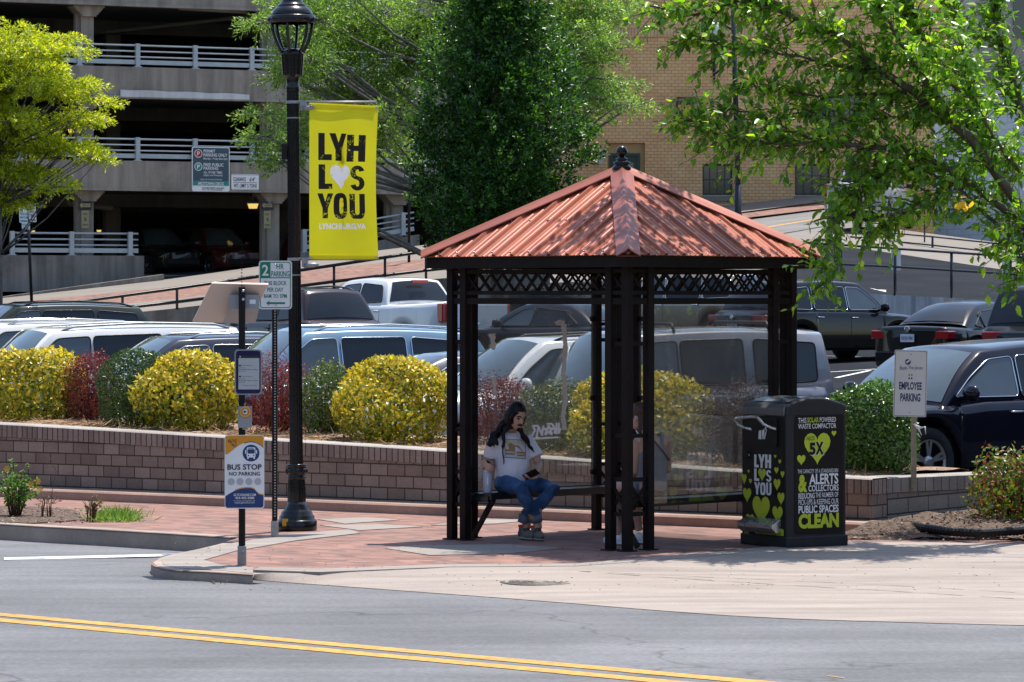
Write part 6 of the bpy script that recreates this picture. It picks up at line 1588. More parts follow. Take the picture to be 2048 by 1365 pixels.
vehicle('pickup_truck', 'white pickup truck with red tail lights parked left of the shelter', 'pickup', dict(PICK, H=1.88), (-0.62, 0.785), loc=((785-CX)/F*78.0, 78.0, 0), col=(0.72, 0.72, 0.72), group=None, box_bed=True, glass=m_sglass)
vehicle('parked_car', 'dark car with roof rails and red tail lights beside the white pickup', 'car', dict(SUV, L=5.05, W=0.99, H=1.77), (-0.55, 0.835), loc=((574-CX)/F*73.6, 73.6, 0), col=(0.030, 0.022, 0.026), rails=m_trim, group=G2)
vehicle('parked_car', 'dark green car with roof rack bars at the far left edge', 'car', dict(SUV, H=1.72), H1v, loc=((60-CX)/F*64, 64, 0), col=(0.020, 0.028, 0.022), rails=m_trim, group=G2)
vehicle('parked_car', 'black low car between the pickup and the tan car seen through dusty glass', 'sedan', SEDAN, (-0.75, 0.66), loc=((1110-CX)/F*74, 74, 0), col=(0.02, 0.022, 0.026), group=G2)
vehicle('parked_car', 'tan car behind the right lattice of the shelter', 'car', dict(SUV, H=1.76), (-0.86, 0.5), loc=((1360-CX)/F*88, 88, 0), col=(0.34, 0.29, 0.22), metal=0.5, chrome=True, group=G2)
pk = P(1742, 456, 117); 
vehicle('pickup_truck', 'silver white pickup truck behind the tree limbs on the hill street', 'pickup', dict(PICK, H=2.0), (0.30, 0.95), loc=(pk.x, pk.y, 0), z=pk.z, col=(0.50, 0.49, 0.48), group=None, box_bed=True)
for px, w, c, lab in ((535, 7.0, (0.10, 0.008, 0.012), 'dark red car standing inside the garage behind the parking sign'), (415, 7.5, (0.02, 0.02, 0.022), 'dark car with pale wheel standing inside the garage'), (775, 6.0, (0.16, 0.015, 0.02), 'red car inside the garage behind the yellow banner')):
    q = gp(gt(px)+w*0.06, w, 0); vehicle('parked_car', lab, 'car', SUV, (-gn.x+0.3, -gn.y-0.1), loc=(q.x, q.y, 0), z=2.985, col=c, group='cars inside the garage')
# ================================================================ plants
NR = np.random.default_rng(11)
def nrmz(a): return a/np.maximum(1e-6, np.linalg.norm(a, axis=1))[:, None]
def rdir(n): return nrmz(NR.normal(size=(n, 3)))
m_bark = M('bark', (0.11, 0.085, 0.065), 0.9, var=0.35, scale=14, bump=0.8, bscale=45, bdist=0.01)
m_barkgrey = M('grey_bark', (0.16, 0.14, 0.12), 0.9, var=0.35, scale=6, bump=0.8, bscale=30, bdist=0.02)
m_twig = M('twig', (0.13, 0.085, 0.05), 0.85, var=0.3, scale=20)
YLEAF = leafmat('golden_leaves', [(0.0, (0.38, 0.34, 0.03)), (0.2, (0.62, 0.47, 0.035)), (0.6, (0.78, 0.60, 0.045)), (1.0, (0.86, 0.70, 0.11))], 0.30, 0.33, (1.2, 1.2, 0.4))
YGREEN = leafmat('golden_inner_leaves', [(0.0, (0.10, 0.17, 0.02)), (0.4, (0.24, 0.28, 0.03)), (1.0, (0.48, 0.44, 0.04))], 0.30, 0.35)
RLEAF = leafmat('barberry_leaves', [(0.0, (0.10, 0.022, 0.022)), (0.5, (0.20, 0.045, 0.04)), (1.0, (0.34, 0.10, 0.08))], 0.3, 0.45, (1.5, 0.8, 0.7))
DRLEAF = leafmat('dark_barberry_leaves', [(0.0, (0.035, 0.018, 0.016)), (0.5, (0.07, 0.035, 0.028)), (1.0, (0.11, 0.055, 0.04))], 0.25, 0.5, (1.3, 0.8, 0.7))
GLEAF = leafmat('box_leaves', [(0.0, (0.022, 0.05, 0.014)), (0.5, (0.05, 0.10, 0.022)), (1.0, (0.12, 0.19, 0.04))], 0.25, 0.28)
GLEAF2 = leafmat('bright_box_leaves', [(0.0, (0.03, 0.085, 0.02)), (0.5, (0.07, 0.17, 0.03)), (1.0, (0.17, 0.30, 0.06))], 0.3, 0.25)
OLEAF = leafmat('olive_leaves', [(0.0, (0.06, 0.09, 0.03)), (0.5, (0.13, 0.17, 0.05)), (1.0, (0.24, 0.24, 0.09))], 0.3, 0.4)

def ground_pt(px, v):
    k = (px-CX)/F; u = v*(k*NDIR.y-NDIR.x)/(UDIR.x-k*UDIR.y); return UV2(u, v, 0), u
def bush(name, label, px0, px1, ptop, mats, n, leaf, group=None, v=VW+1.25, pw=2.6, z0=None, aspect=1.0, loose=0.0, cat='shrub', twigs=0, inner=0.45, lump=0.095, depth=0.9):
    p, u = ground_pt((px0+px1)/2, v); s = F/p.y
    rx = (px1-px0)/2/s; zb = (wtop(u)-0.08) if z0 is None else z0
    zt = CH-(ptop-HY)/s; h = zt-zb; ry = rx*depth
    t = thing(name, label, cat, (p.x, p.y, zb), group=group)
    c = np.array([p.x, p.y, zb+h*0.46]); R = np.array([rx, ry, h*0.54])
    ph = NR.uniform(0, 6.28, (5, 3)); fr = NR.uniform(2.0, 5.0, (5, 3))
    def shell(m, r0, r1, zlo=-0.85):
        d = rdir(m*2); d = d[d[:, 2] > zlo][:m]
        e = (np.abs(d)**pw).sum(1)**(-1/pw)
        lum = 1+lump*sum(np.sin(d@fr[k]+ph[k, 0]) for k in range(5))/2.2
        rr = NR.uniform(r0, r1, len(d))**0.6*e*lum+NR.normal(0, loose, len(d))
        return c+d*R*rr[:, None], d
    k = 0
    for mi, (mat, share, r0, r1, sel) in enumerate(mats):
        m = int(n*share); q, d = shell(m, r0, r1)
        if sel:
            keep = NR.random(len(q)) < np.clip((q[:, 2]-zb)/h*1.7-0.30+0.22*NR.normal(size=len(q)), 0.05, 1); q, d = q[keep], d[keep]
        nd = nrmz(d/R*R.mean()+0.55*rdir(len(q)))
        ld = nrmz(np.cross(nd, rdir(len(q)))+0.35*nd+np.array([0, 0, 0.35]))
        L = leaf*NR.uniform(0.7, 1.25, len(q))
        leaf_obj('foliage' if mi == 0 else 'inner_foliage', q, ld, nd, L, L*0.55, mat, t)
    mb = MB()
    for i in range(7+twigs):
        a = NR.uniform(0, 6.28); f = NR.uniform(0.3, 0.9)
        b = Vector((p.x+0.06*math.cos(a), p.y+0.06*math.sin(a), zb-0.05)); e = Vector((p.x+rx*f*math.cos(a), p.y+ry*f*math.sin(a), zb+h*NR.uniform(0.45, 0.95)))
        mb.tube([b, b.lerp(e, 0.5)+Vector((0, 0, 0.08)), e], [0.014, 0.009, 0.003], 5)
    mb.build('stems', m_twig, t)
    return t
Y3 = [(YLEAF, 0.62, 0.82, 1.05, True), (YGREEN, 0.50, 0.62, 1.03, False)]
GB = 'golden shrubs along the wall'
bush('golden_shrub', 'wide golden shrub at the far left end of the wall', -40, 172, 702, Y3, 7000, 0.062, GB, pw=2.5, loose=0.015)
bush('barberry_shrub', 'dark red barberry between the far left golden shrub and the dark green ball', 128, 225, 712, [(RLEAF, 0.6, 0.7, 1.1, False), (RLEAF, 0.4, 0.2, 0.9, False)], 6500, 0.026, 'red barberry shrubs', loose=0.05, twigs=14, v=VW+1.35)
bush('box_shrub', 'dark green rounded box shrub left of the large golden shrub', 197, 360, 703, [(GLEAF, 0.65, 0.85, 1.03, False), (GLEAF, 0.35, 0.4, 0.9, False)], 9500, 0.034, 'green shrubs along the wall', pw=2.8, v=VW+1.15)
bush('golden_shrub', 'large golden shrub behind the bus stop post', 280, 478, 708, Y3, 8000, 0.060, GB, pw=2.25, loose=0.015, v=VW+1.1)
bush('barberry_shrub', 'red barberry shrub behind the lamp post', 490, 625, 718, [(RLEAF, 0.55, 0.6, 1.12, False), (RLEAF, 0.45, 0.2, 0.9, False)], 6500, 0.026, 'red barberry shrubs', loose=0.07, twigs=22, v=VW+1.4)
bush('loose_shrub', 'loose olive green shrub right of the lamp post', 600, 712, 732, [(OLEAF, 0.6, 0.6, 1.1, False), (GLEAF2, 0.4, 0.3, 0.95, False)], 5200, 0.036, 'green shrubs along the wall', loose=0.06, twigs=14, v=VW+1.35)
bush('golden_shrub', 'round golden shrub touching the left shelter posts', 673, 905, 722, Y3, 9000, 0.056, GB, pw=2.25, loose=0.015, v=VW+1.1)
bush('barberry_shrub', 'red barberry seen through the dusty glass behind the seated man', 935, 1062, 752, [(RLEAF, 0.55, 0.6, 1.12, False), (RLEAF, 0.45, 0.2, 0.9, False)], 6000, 0.026, 'red barberry shrubs', loose=0.07, twigs=22, v=VW+1.3)
bush('loose_shrub', 'olive green shrub behind the glass with the white scribble', 1038, 1175, 768, [(OLEAF, 0.6, 0.6, 1.1, False), (GLEAF, 0.4, 0.3, 0.95, False)], 6000, 0.034, 'green shrubs along the wall', loose=0.06, twigs=14, v=VW+1.3)
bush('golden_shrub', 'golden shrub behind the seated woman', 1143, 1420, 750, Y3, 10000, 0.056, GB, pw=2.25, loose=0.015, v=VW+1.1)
bush('barberry_shrub', 'dark purple barberry left of the waste compactor', 1398, 1545, 768, [(DRLEAF, 0.5, 0.6, 1.12, False), (DRLEAF, 0.5, 0.2, 0.9, False)], 7000, 0.026, 'red barberry shrubs', loose=0.08, twigs=26, v=VW+1.2)
bush('box_shrub', 'bright green glossy shrub between the waste compactor and the bank sign', 1655, 1832, 768, [(GLEAF2, 0.6, 0.8, 1.05, False), (GLEAF, 0.4, 0.4, 0.9, False)], 11000, 0.040, 'green shrubs along the wall', loose=0.025, v=VW+1.2, pw=2.4)
NLEAF = leafmat('nandina_leaves', [(0.0, (0.05, 0.10, 0.02)), (0.45, (0.13, 0.21, 0.03)), (0.72, (0.30, 0.30, 0.05)), (0.85, (0.22, 0.04, 0.04)), (1.0, (0.35, 0.07, 0.06))], 0.35, 0.35)
bush('low_shrub', 'low loose shrub with green and reddish leaves at the far right', 1945, 2120, 905, [(NLEAF, 0.6, 0.6, 1.12, False), (NLEAF, 0.4, 0.2, 0.9, False)], 3000, 0.05, None, v=VW+0.85, z0=0.06, loose=0.09, twigs=14)

# ---- planting at the kerb: leafy flower plant, dry twigs, grass tuft
FL = leafmat('flower_plant_leaves', [(0.0, (0.05, 0.14, 0.025)), (0.5, (0.11, 0.24, 0.04)), (1.0, (0.22, 0.36, 0.07))], 0.35, 0.4)
def stemplant(name, label, px, py, hpx, wpx, nst, per, leaf, mat, tw=m_twig, cat='plant', droop=0.0, bare=0):
    b = G(px, py); s = F/b.y; t = thing(name, label, cat, b); P_, D_, N_ = [], [], []; mb = MB()
    for i in range(nst):
        a = NR.uniform(0, 6.28); sp_ = NR.random()**0.6; ex_ = wpx/2/s*sp_; h = hpx/s*NR.uniform(0.55, 1.0)*(1-0.3*sp_)
        e = b+Vector((ex_*math.cos(a), ex_*math.sin(a)*0.8, h)); m = b.lerp(e, 0.5)+Vector((-0.02*math.cos(a), 0, 0.05))
        b0 = b+Vector((0.05*math.cos(a), 0.05*math.sin(a), 0)); pts = [b0, m, e]; mb.tube(pts, [0.006, 0.0045, 0.002], 5)
        for j in range(per):
            k = NR.uniform(0.25, 1.0); q = b0.lerp(m, k*2) if k < 0.5 else m.lerp(e, k*2-1)
            P_.append(q[:]); D_.append((Vector(NR.normal(size=3))+Vector((0, 0, 0.3-droop))+Vector((math.cos(a), math.sin(a), 0))*0.5)[:]); N_.append((Vector((0, 0, 1))+Vector(NR.normal(size=3))*0.5)[:])
    mb.build('stems', tw, t)
    if per: 
        L = leaf*NR.uniform(0.7, 1.2, len(P_)); leaf_obj('leaves', np.array(P_), np.array(D_), np.array(N_), L, L*0.5, mat, t)
    return t, b, s
tp, b, s = stemplant('flower_plant', 'green leafy plant with small orange flowers at the left kerb', 30, 1034, 125, 120, 34, 26, 0.045, FL)
m_flower = M('orange_petals', (0.85, 0.42, 0.02), 0.5)
for x, y in ((76, 963), (80, 978), (14, 938), (62, 968)):
    c = P(x, y, b.y-0.15); mb = MB()
    for k in range(6):
        a = k*math.pi/3; mb.add([c, c+Vector((0.03*math.cos(a-.35), -0.01, 0.03*math.sin(a-.35))), c+Vector((0.034*math.cos(a), -0.012, 0.034*math.sin(a))), c+Vector((0.03*math.cos(a+.35), -0.01, 0.03*math.sin(a+.35)))], [(0, 1, 2, 3)])
    mb.build('flower', m_flower, tp)
DRY = leafmat('dry_leaves', [(0.0, (0.10, 0.04, 0.03)), (0.6, (0.20, 0.09, 0.06)), (1.0, (0.14, 0.17, 0.05))], 0.3, 0.6)
stemplant('dry_plant', 'dry brown twiggy plant beside the leafy flower plant', 92, 1036, 62, 70, 14, 7, 0.026, DRY)
stemplant('dry_plant', 'dry plant with a few green leaves beside the grass tuft', 180, 1044, 72, 80, 16, 12, 0.03, leafmat('half_dry_leaves', [(0.0, (0.14, 0.05, 0.04)), (0.5, (0.16, 0.09, 0.05)), (0.7, (0.08, 0.19, 0.03)), (1.0, (0.14, 0.28, 0.05))], 0.3, 0.5))
mb = MB(); b = G(100, 1033); mb.tube([b, b+Vector((0.02, 0, 0.25)), b+Vector((0.06, 0.02, 0.45)), b+Vector((0.0, 0.02, 0.58)), b+Vector((-0.03, 0.0, 0.52))], 0.0035, 5); mb.build('dry_stem', m_twig, tp)
GM = leafmat('grass_blades', [(0.0, (0.08, 0.19, 0.025)), (0.5, (0.17, 0.33, 0.05)), (1.0, (0.30, 0.42, 0.09))], 0.35, 0.45)
n = 900; pp_ = np.array([G(x, y)[:] for x, y in zip(NR.normal(232, 24, n), NR.uniform(1029, 1046, n))]); dd = NR.normal(size=(n, 3))*0.9; dd[:, 2] = np.abs(dd[:, 2])*0.8+0.35
tag(leaf_obj('grass', pp_, dd, rdir(n), NR.uniform(0.05, 0.14, n), 0.010, GM), kind='stuff')
# pine straw wisps and litter on the bed, bark chips on the mulch
n = 5200; uu = NR.uniform(-34, -16.3, n); vv = VW+0.25+NR.beta(1.0, 2.2, n)*1.9
pp_ = np.array([UV2(u, v, wtop(u)-0.035+0.05*NR.random())[:] for u, v in zip(uu, vv)]); dd = NR.normal(size=(n, 3)); dd[:, 2] = NR.normal(0.05, 0.25, n)
SM = leafmat('straw_needles', [(0.0, (0.16, 0.09, 0.05)), (0.5, (0.36, 0.22, 0.12)), (1.0, (0.56, 0.39, 0.22))], 0.15, 0.7)
tag(leaf_obj('pine_straw', pp_, dd, rdir(n), NR.uniform(0.08, 0.2, n), 0.007, SM), kind='stuff')
n = 4200; uu = NR.uniform(-15.7, -11.5, n); bb = NR.random(n)
pp_ = np.array([UV2(u, lerp(interp([(-15.8, 27.75), (-14.3, 28.85), (-8, 31.0)], u), 31.6, b), 0.02+0.12*smooth(0.05, 0.4, b)*(1-0.9*smooth(0.7, 1, b)))[:] for u, b in zip(uu, bb)]); dd = NR.normal(size=(n, 3)); dd[:, 2] *= 0.25
tag(leaf_obj('mulch_chips', pp_, dd, rdir(n)*0.5+np.array([0, 0, 1.0]), NR.uniform(0.02, 0.07, n), 0.018, leafmat('bark_chips', [(0, (0.05, 0.03, 0.022)), (0.6, (0.15, 0.09, 0.06)), (0.9, (0.26, 0.18, 0.12)), (1, (0.4, 0.3, 0.2))], 0.0, 0.85)), kind='stuff')
n = 500; q_ = [G(x, y, 0.012) for x, y in zip(NR.uniform(-60, 165, n), NR.uniform(1016, 1046, n))]; dd = NR.normal(size=(n, 3)); dd[:, 2] *= 0.2
tag(leaf_obj('bark_chips', np.array([q[:] for q in q_]), dd, rdir(n)*0.4+np.array([0, 0, 1.0]), NR.uniform(0.02, 0.06, n), 0.018, leafmat('kerb_bark_chips', [(0, (0.10, 0.07, 0.05)), (0.6, (0.25, 0.18, 0.13)), (1, (0.45, 0.36, 0.28))], 0.0, 0.85)), kind='stuff')
# fallen leaf litter on the pavement and road
n = 260; lx = NR.uniform(300, 2040, n); ly = NR.uniform(1085, 1180, n)
q_ = [G(x, y, 0.012) for x, y in zip(lx, ly)]; dd = NR.normal(size=(n, 3)); dd[:, 2] *= 0.15
tag(leaf_obj('leaf_litter', np.array([q[:] for q in q_]), dd, rdir(n)*0.3+np.array([0, 0, 1.0]), NR.uniform(0.012, 0.035, n), 0.014, leafmat('litter', [(0, (0.06, 0.04, 0.03)), (1, (0.16, 0.10, 0.06))], 0.0, 0.85)), kind='stuff')

# ---- trees
def sprays(C_, A_, n_per, ln, spread, jit, hang=0.0):
    """leaves along short shoots: centres C_, axes A_"""
    m = len(C_); C2 = np.repeat(C_, n_per, 0); A2 = np.repeat(A_, n_per, 0)
    k = NR.uniform(0, 1, (m*n_per, 1)); sd = rdir(m*n_per)
    pos = C2+A2*ln*k+sd*spread*(1.1-0.7*k)*NR.random((m*n_per, 1))
    pos[:, 2] -= hang*k[:, 0]**2
    d = nrmz(A2*0.7+sd*jit)
    return pos, d
def tree(name, label, base, trunk_pts, trunk_r, lobes, Y, leaf, mat, n_spray, n_per, ln, spread, axis, wl=0.5, hang=0.0, jit=0.9, bark=None, flat=0.6, limb=0.05, group=None, depthk=1.0, twigs=True, inner=0.25):
    t = thing(name, label, 'tree', base, group=group)
    mb = MB(); mb.tube(trunk_pts, trunk_r, 10)
    cen = []; axs = []; tot = sum(l[2]*l[3] for l in lobes)
    s = F/Y
    for l in lobes:
        cx, cy, rx, ry = l[:4]; dY = l[4] if len(l) > 4 else 0
        c = P(cx, cy, Y+dY); R = np.array([rx/s, max(rx, ry)/s*depthk, ry/s])
        m = max(4, int(n_spray*l[2]*l[3]/tot)); d = rdir(m); r = NR.uniform(inner, 1.0, (m, 1))**0.5
        q = np.array(c[:])+d*R*r; cen.append(q); ax = nrmz(d*np.array([1, 1, flat])+np.array(axis)); axs.append(ax)
        # limb from the trunk to the lobe
        k = min(range(len(trunk_pts)), key=lambda i: abs(trunk_pts[i].z-(c.z-(0.6+0.4*abs(c.x-trunk_pts[i].x)))))
        a = trunk_pts[k]; mb.tube([a, a.lerp(c, 0.5)+Vector((0, 0, -0.12*(c-a).length*0.5)), c], [limb, limb*0.6, limb*0.25], 6)
        if twigs:
            for i in range(0, m, max(1, m//9)): mb.tube([c, Vector(q[i])], [limb*0.22, limb*0.08], 4)
    mb.build('trunk', bark or m_barkgrey, t)
    cen = np.concatenate(cen); axs = np.concatenate(axs)
    pos, d = sprays(cen, axs, n_per, ln, spread, jit, hang)
    L = leaf*NR.uniform(0.7, 1.25, len(pos)); nn = nrmz(rdir(len(pos))*0.8+np.array([0, -0.2, 0.8]))
    leaf_obj('crown', pos, d, nn, L, L*wl, mat, t)
    return t
# columnar hornbeam
HB = leafmat('hornbeam_leaves', [(0.0, (0.012, 0.040, 0.009)), (0.5, (0.026, 0.085, 0.015)), (0.85, (0.07, 0.18, 0.025)), (1.0, (0.17, 0.34, 0.035))], 0.34, 0.35, (1.7, 1.8, 0.5))
Yh = 95.0; b = P(995, 540, Yh); b.z = 2.0
lob = []
prof = [(-130, 16), (-85, 38), (-35, 62), (20, 90), (75, 112), (130, 132), (190, 155), (260, 178), (330, 186), (400, 182), (460, 165), (500, 120)]
for y, hw in prof:
    k = 4
    for i in range(k): lob.append((1000+hw*0.57*(2*i/(k-1)-1)+NR.normal(0, 8), y+NR.normal(0, 14), hw*0.40, 52, NR.normal(0, 0.7)))
    lob.append((1003+NR.normal(0, 25), y, hw*0.5, 50, -hw/74*0.62))
tp_ = [b+Vector((0, 0, z)) for z in (-0.3, 1, 3, 5, 7, 9, 11)]
tree('columnar_tree', 'dense dark green columnar tree behind the shelter roof', b, tp_, [0.2, 0.17, 0.14, 0.11, 0.09, 0.06, 0.03], lob, Yh, 0.125, HB, 3600, 26, 0.55, 0.17, (0, 0, 0.75), 0.5, jit=0.7, flat=0.7, limb=0.06)
# lacy oak behind it
OK_ = leafmat('oak_leaves', [(0.0, (0.08, 0.16, 0.04)), (0.5, (0.17, 0.28, 0.07)), (1.0, (0.36, 0.50, 0.11))], 0.44, 0.35, (1.6, 1.7, 0.7))
Yo = 106.0; b = P(905, 505, Yo)
lob = [(545, 55, 60, 30, -1), (570, 85, 70, 30, -2), (620, 130, 70, 45, -1), (560, 150, 50, 24, -2), (545, 235, 45, 28, -3), (570, 280, 62, 38, -3), (560, 320, 45, 25, -3), (640, 230, 70, 60, -1), (690, 60, 110, 55), (760, 140, 100, 60), (700, 180, 80, 60), (800, 40, 100, 50), (860, 110, 90, 60), (800, 230, 60, 60, 1), (770, 290, 50, 40, 1), (650, 20, 100, 40), (700, -50, 160, 50), (900, -40, 150, 50),
       (1120, 30, 110, 45), (1170, 85, 90, 30, -1), (1200, 120, 80, 22, -1), (1195, 160, 80, 22), (1215, 195, 80, 20, -1), (1262, 205, 50, 16, -1), (1180, 235, 55, 20), (1160, 200, 60, 40), (1090, 110, 90, 60), (1130, -40, 140, 45), (1250, 20, 60, 28), (1110, 180, 70, 60)]
lob2 = []
for l in lob:                                    # split into thin drooping layers
    for i in range(3): lob2.append((l[0]+NR.normal(0, l[2]*0.35), l[1]+NR.normal(0, l[3]*0.4), l[2]*0.62, l[3]*0.42, (l[4] if len(l) > 4 else 0)+NR.normal(0, 1.0)))
tp_ = [b+Vector((0.1*math.sin(i), 0, z)) for i, z in enumerate((-0.5, 1.5, 3.5, 5.5, 7.5, 9.5, 12))]
tree('oak_tree', 'large lacy green oak in front of the parking garage', b, tp_, [0.32, 0.28, 0.24, 0.2, 0.15, 0.1, 0.05], lob2, Yo, 0.13, OK_, 4000, 22, 0.5, 0.18, (0, 0, -0.05), 0.34, hang=0.14, jit=0.8, flat=0.35, limb=0.07)
# yellow-green tree at the left edge
YT = leafmat('sunlit_oak_leaves', [(0.0, (0.16, 0.26, 0.025)), (0.4, (0.38, 0.48, 0.03)), (0.8, (0.58, 0.60, 0.035)), (1.0, (0.72, 0.70, 0.06))], 0.46, 0.35, (1.6, 1.5, 0.4))
Yt = 66.0; b = P(-8, 625, Yt)
lob = [(110, 72, 42, 14, -.3), (60, 88, 70, 22), (15, 110, 60, 30), (100, 105, 45, 22, -.5), (50, 150, 70, 30, .4), (110, 165, 60, 22, -.4), (165, 190, 55, 14), (190, 200, 32, 11, -.3), (70, 205, 80, 30), (140, 235, 60, 20, .3), (190, 245, 20, 9), (40, 250, 70, 32, .3), (100, 280, 60, 20), (150, 305, 45, 12, -.4), (185, 320, 30, 10, -.3), (40, 310, 70, 30), (80, 340, 50, 18, .2), (30, 370, 60, 28), (110, 372, 38, 14, -.2), (20, 410, 40, 18, .2), (-40, 150, 60, 90), (-40, 300, 60, 90), (-120, 200, 80, 130)]
lob3 = []
for l in lob:
    for i in range(3): lob3.append((l[0]+NR.normal(0, l[2]*0.45), l[1]+NR.normal(0, l[3]*0.55), l[2]*0.62, l[3]*0.34, (l[4] if len(l) > 4 else 0)+NR.normal(0, 0.4)))
lob = lob3
tp_ = [b+Vector((0.0, 0, z)) for z in (-0.4, 1, 2, 3, 4, 5, 6)]
tree('oak_tree', 'sunlit yellow green tree with layered branches at the left edge', b, tp_, [0.13, 0.12, 0.11, 0.1, 0.08, 0.06, 0.03], lob, Yt, 0.075, YT, 3100, 24, 0.30, 0.06, (0.25, 0, 0.0), 0.36, hang=0.06, jit=0.6, flat=0.2, limb=0.022)

# ---- near tree at the right: limbs traced in depth, leafy shoots along them
NL = leafmat('near_tree_leaves', [(0.0, (0.06, 0.145, 0.022)), (0.45, (0.125, 0.27, 0.032)), (0.8, (0.24, 0.40, 0.04)), (1.0, (0.38, 0.52, 0.055))], 0.48, 0.30, (1.9, 2.0, 0.45))
tb = Vector((5.35, 32.4, 0.05))
nt_ = thing('street_tree', 'near green leafy tree reaching in from the right over the shelter roof', 'tree', tb)
limbs = [
    ([(2110, 520, 32.2), (2048, 424, 31.8), (1947, 284, 31.4), (1827, 185, 31), (1758, 137, 30.8), (1690, 82, 30.6), (1646, 58, 30.5), (1567, 24, 30.3), (1480, 5, 30.1), (1390, 30, 29.9), (1300, 12, 29.7)], 0.055),
    ([(1947, 284, 31.4), (1909, 239, 31.2), (1875, 192, 31), (1827, 127, 30.7), (1793, 68, 30.5), (1752, 7, 30.3), (1700, -70, 30), (1640, -140, 29.8)], 0.038),
    ([(2120, 420, 32.4), (2048, 345, 32.2), (1964, 274, 32), (1940, 212, 32), (1871, 127, 31.8), (1837, 62, 31.7), (1817, 0, 31.6), (1790, -100, 31.5), (1760, -200, 31.4)], 0.05),
    ([(1940, 212, 32), (1926, 137, 32.2), (1916, 68, 32.4), (1909, 0, 32.6), (1900, -120, 33)], 0.035),
    ([(2130, 380, 32.6), (2048, 236, 33), (2018, 144, 33.2), (1998, 68, 33.4), (1988, 0, 33.5), (1960, -140, 33.8)], 0.045),
    ([(2130, 540, 32.2), (2048, 455, 31.6), (1930, 359, 31), (1861, 318, 30.6), (1793, 294, 30.3), (1690, 291, 30), (1587, 287, 29.7), (1480, 281, 29.5), (1420, 262, 29.4), (1365, 235, 29.3)], 0.042),
    ([(1690, 291, 30), (1587, 267, 29.9), (1512, 226, 29.8), (1450, 215, 29.7)], 0.014),
    ([(1998, 451, 31.4), (1909, 373, 30.9), (1840, 340, 30.5), (1770, 345, 30.2), (1700, 370, 30)], 0.02),
    ([(1827, 185, 31), (1740, 190, 30.8), (1640, 195, 30.5), (1560, 180, 30.3), (1480, 165, 30.2)], 0.018),
    ([(1758, 137, 30.8), (1660, 130, 30.4), (1560, 105, 30.1), (1460, 95, 29.9), (1380, 70, 29.8)], 0.018),
    ([(1875, 192, 31), (1800, 235, 30.7), (1700, 240, 30.4), (1620, 225, 30.2)], 0.016),
    ([(2060, 470, 31.2), (2040, 440, 31), (2010, 470, 30.8), (1990, 500, 30.7)], 0.012),
    ([(1800, 320, 30.5), (1730, 380, 30.2), (1680, 430, 30), (1655, 500, 29.9), (1650, 570, 29.9)], 0.010),
    ([(1930, 359, 31), (1850, 400, 30.7), (1790, 440, 30.5), (1730, 470, 30.3)], 0.012),
    ([(2090, 430, 31.5), (2060, 440, 31.2), (2040, 500, 31), (2032, 560, 30.9)], 0.012),
    ([(2048, 345, 32.2), (2000, 300, 31.5), (1960, 220, 31), (1930, 150, 30.6), (1920, 60, 30.2)], 0.02),
    ([(1567, 24, 30.3), (1500, -40, 30.4), (1420, -80, 30.6), (1340, -100, 30.8)], 0.02),
    ([(1909, 0, 32.6), (1800, -120, 32.5), (1650, -200, 32.3), (1480, -240, 32.1), (1330, -230, 31.9), (1180, -190, 31.8)], 0.025),
    ([(1837, 62, 31.7), (1760, -30, 31.9), (1650, -80, 32), (1520, -90, 32.1), (1400, -120, 32.1), (1260, -110, 32.0)], 0.022),
    ([(1700, -70, 30), (1600, -120, 30.6), (1480, -170, 31), (1380, -180, 31.4)], 0.02),
    ([(1790, -100, 31.5), (1680, -190, 32), (1560, -260, 32.4), (1450, -300, 32.8)], 0.02),
]
mb = MB(); mb.tube([tb+Vector((0, 0, -0.1)), tb+Vector((-0.02, 0, 0.9)), tb+Vector((-0.08, -0.05, 1.7)), P(2110, 520, 32.2)], [0.13, 0.11, 0.10, 0.075], 12)
for q in (P(2120, 420, 32.4), P(2130, 380, 32.6), P(2130, 540, 32.2)): mb.tube([tb+Vector((-0.04, 0, 1.5)), q], [0.085, 0.06], 10)
shoots_c, shoots_a = [], []
tw = MB()
for pts, r in limbs:
    V_ = [P(x_, y_, 31.7+(Y_-31.7)*0.45 if Y_ < 31.7 else Y_) for x_, y_, Y_ in pts]; n = len(V_)
    # gentle wobble between the traced points
    W_ = []
    for i in range(n-1):
        for j in range(3):
            k = j/3; W_.append(V_[i].lerp(V_[i+1], k)+Vector(NR.normal(size=3))*0.008)
    W_.append(V_[-1]); m = len(W_)
    mb.tube(W_, [max(0.004, lerp(r, r*0.16, (i/(m-1))**0.8)) for i in range(m)], 8)
    L = sum((W_[i+1]-W_[i]).length for i in range(m-1)); ns = int(L*47)+4
    for i in range(ns):
        k = NR.uniform(0.12 if r > 0.03 else 0.02, 1.0)*(m-1); j = min(int(k), m-2); a = W_[j].lerp(W_[j+1], k-j)
        ax = (W_[j+1]-W_[j]).normalized(); d = Vector(NR.normal(size=3)); d = (d-ax*d.dot(ax)*0.6).normalized()*0.9+ax*0.55+Vector((-0.25, -0.1, 0.02)); d.normalize()
        ln = NR.uniform(0.12, 0.48)
        e = a+d*ln+Vector((0, 0, -0.10*ln)); tw.tube([a, a.lerp(e, 0.5)+Vector((0, 0, 0.02)), e], [0.005, 0.0035, 0.0018], 4)
        for q in np.linspace(0.15, 1.0, int(ln*19)+3):
            shoots_c.append(a.lerp(e, q)[:]); shoots_a.append(d[:])
mb.build('trunk', m_bark, nt_); tw.build('twigs', m_twig, nt_)
sc_ = np.array(shoots_c); sa = np.array(shoots_a); n = len(sc_)
rnd = rdir(n); d = nrmz(sa*0.5+rnd*0.9+np.array([0, 0, -0.42])); nn = nrmz(rdir(n)*0.55+np.array([0, -0.15, 0.85]))
L = NR.uniform(0.05, 0.105, n)
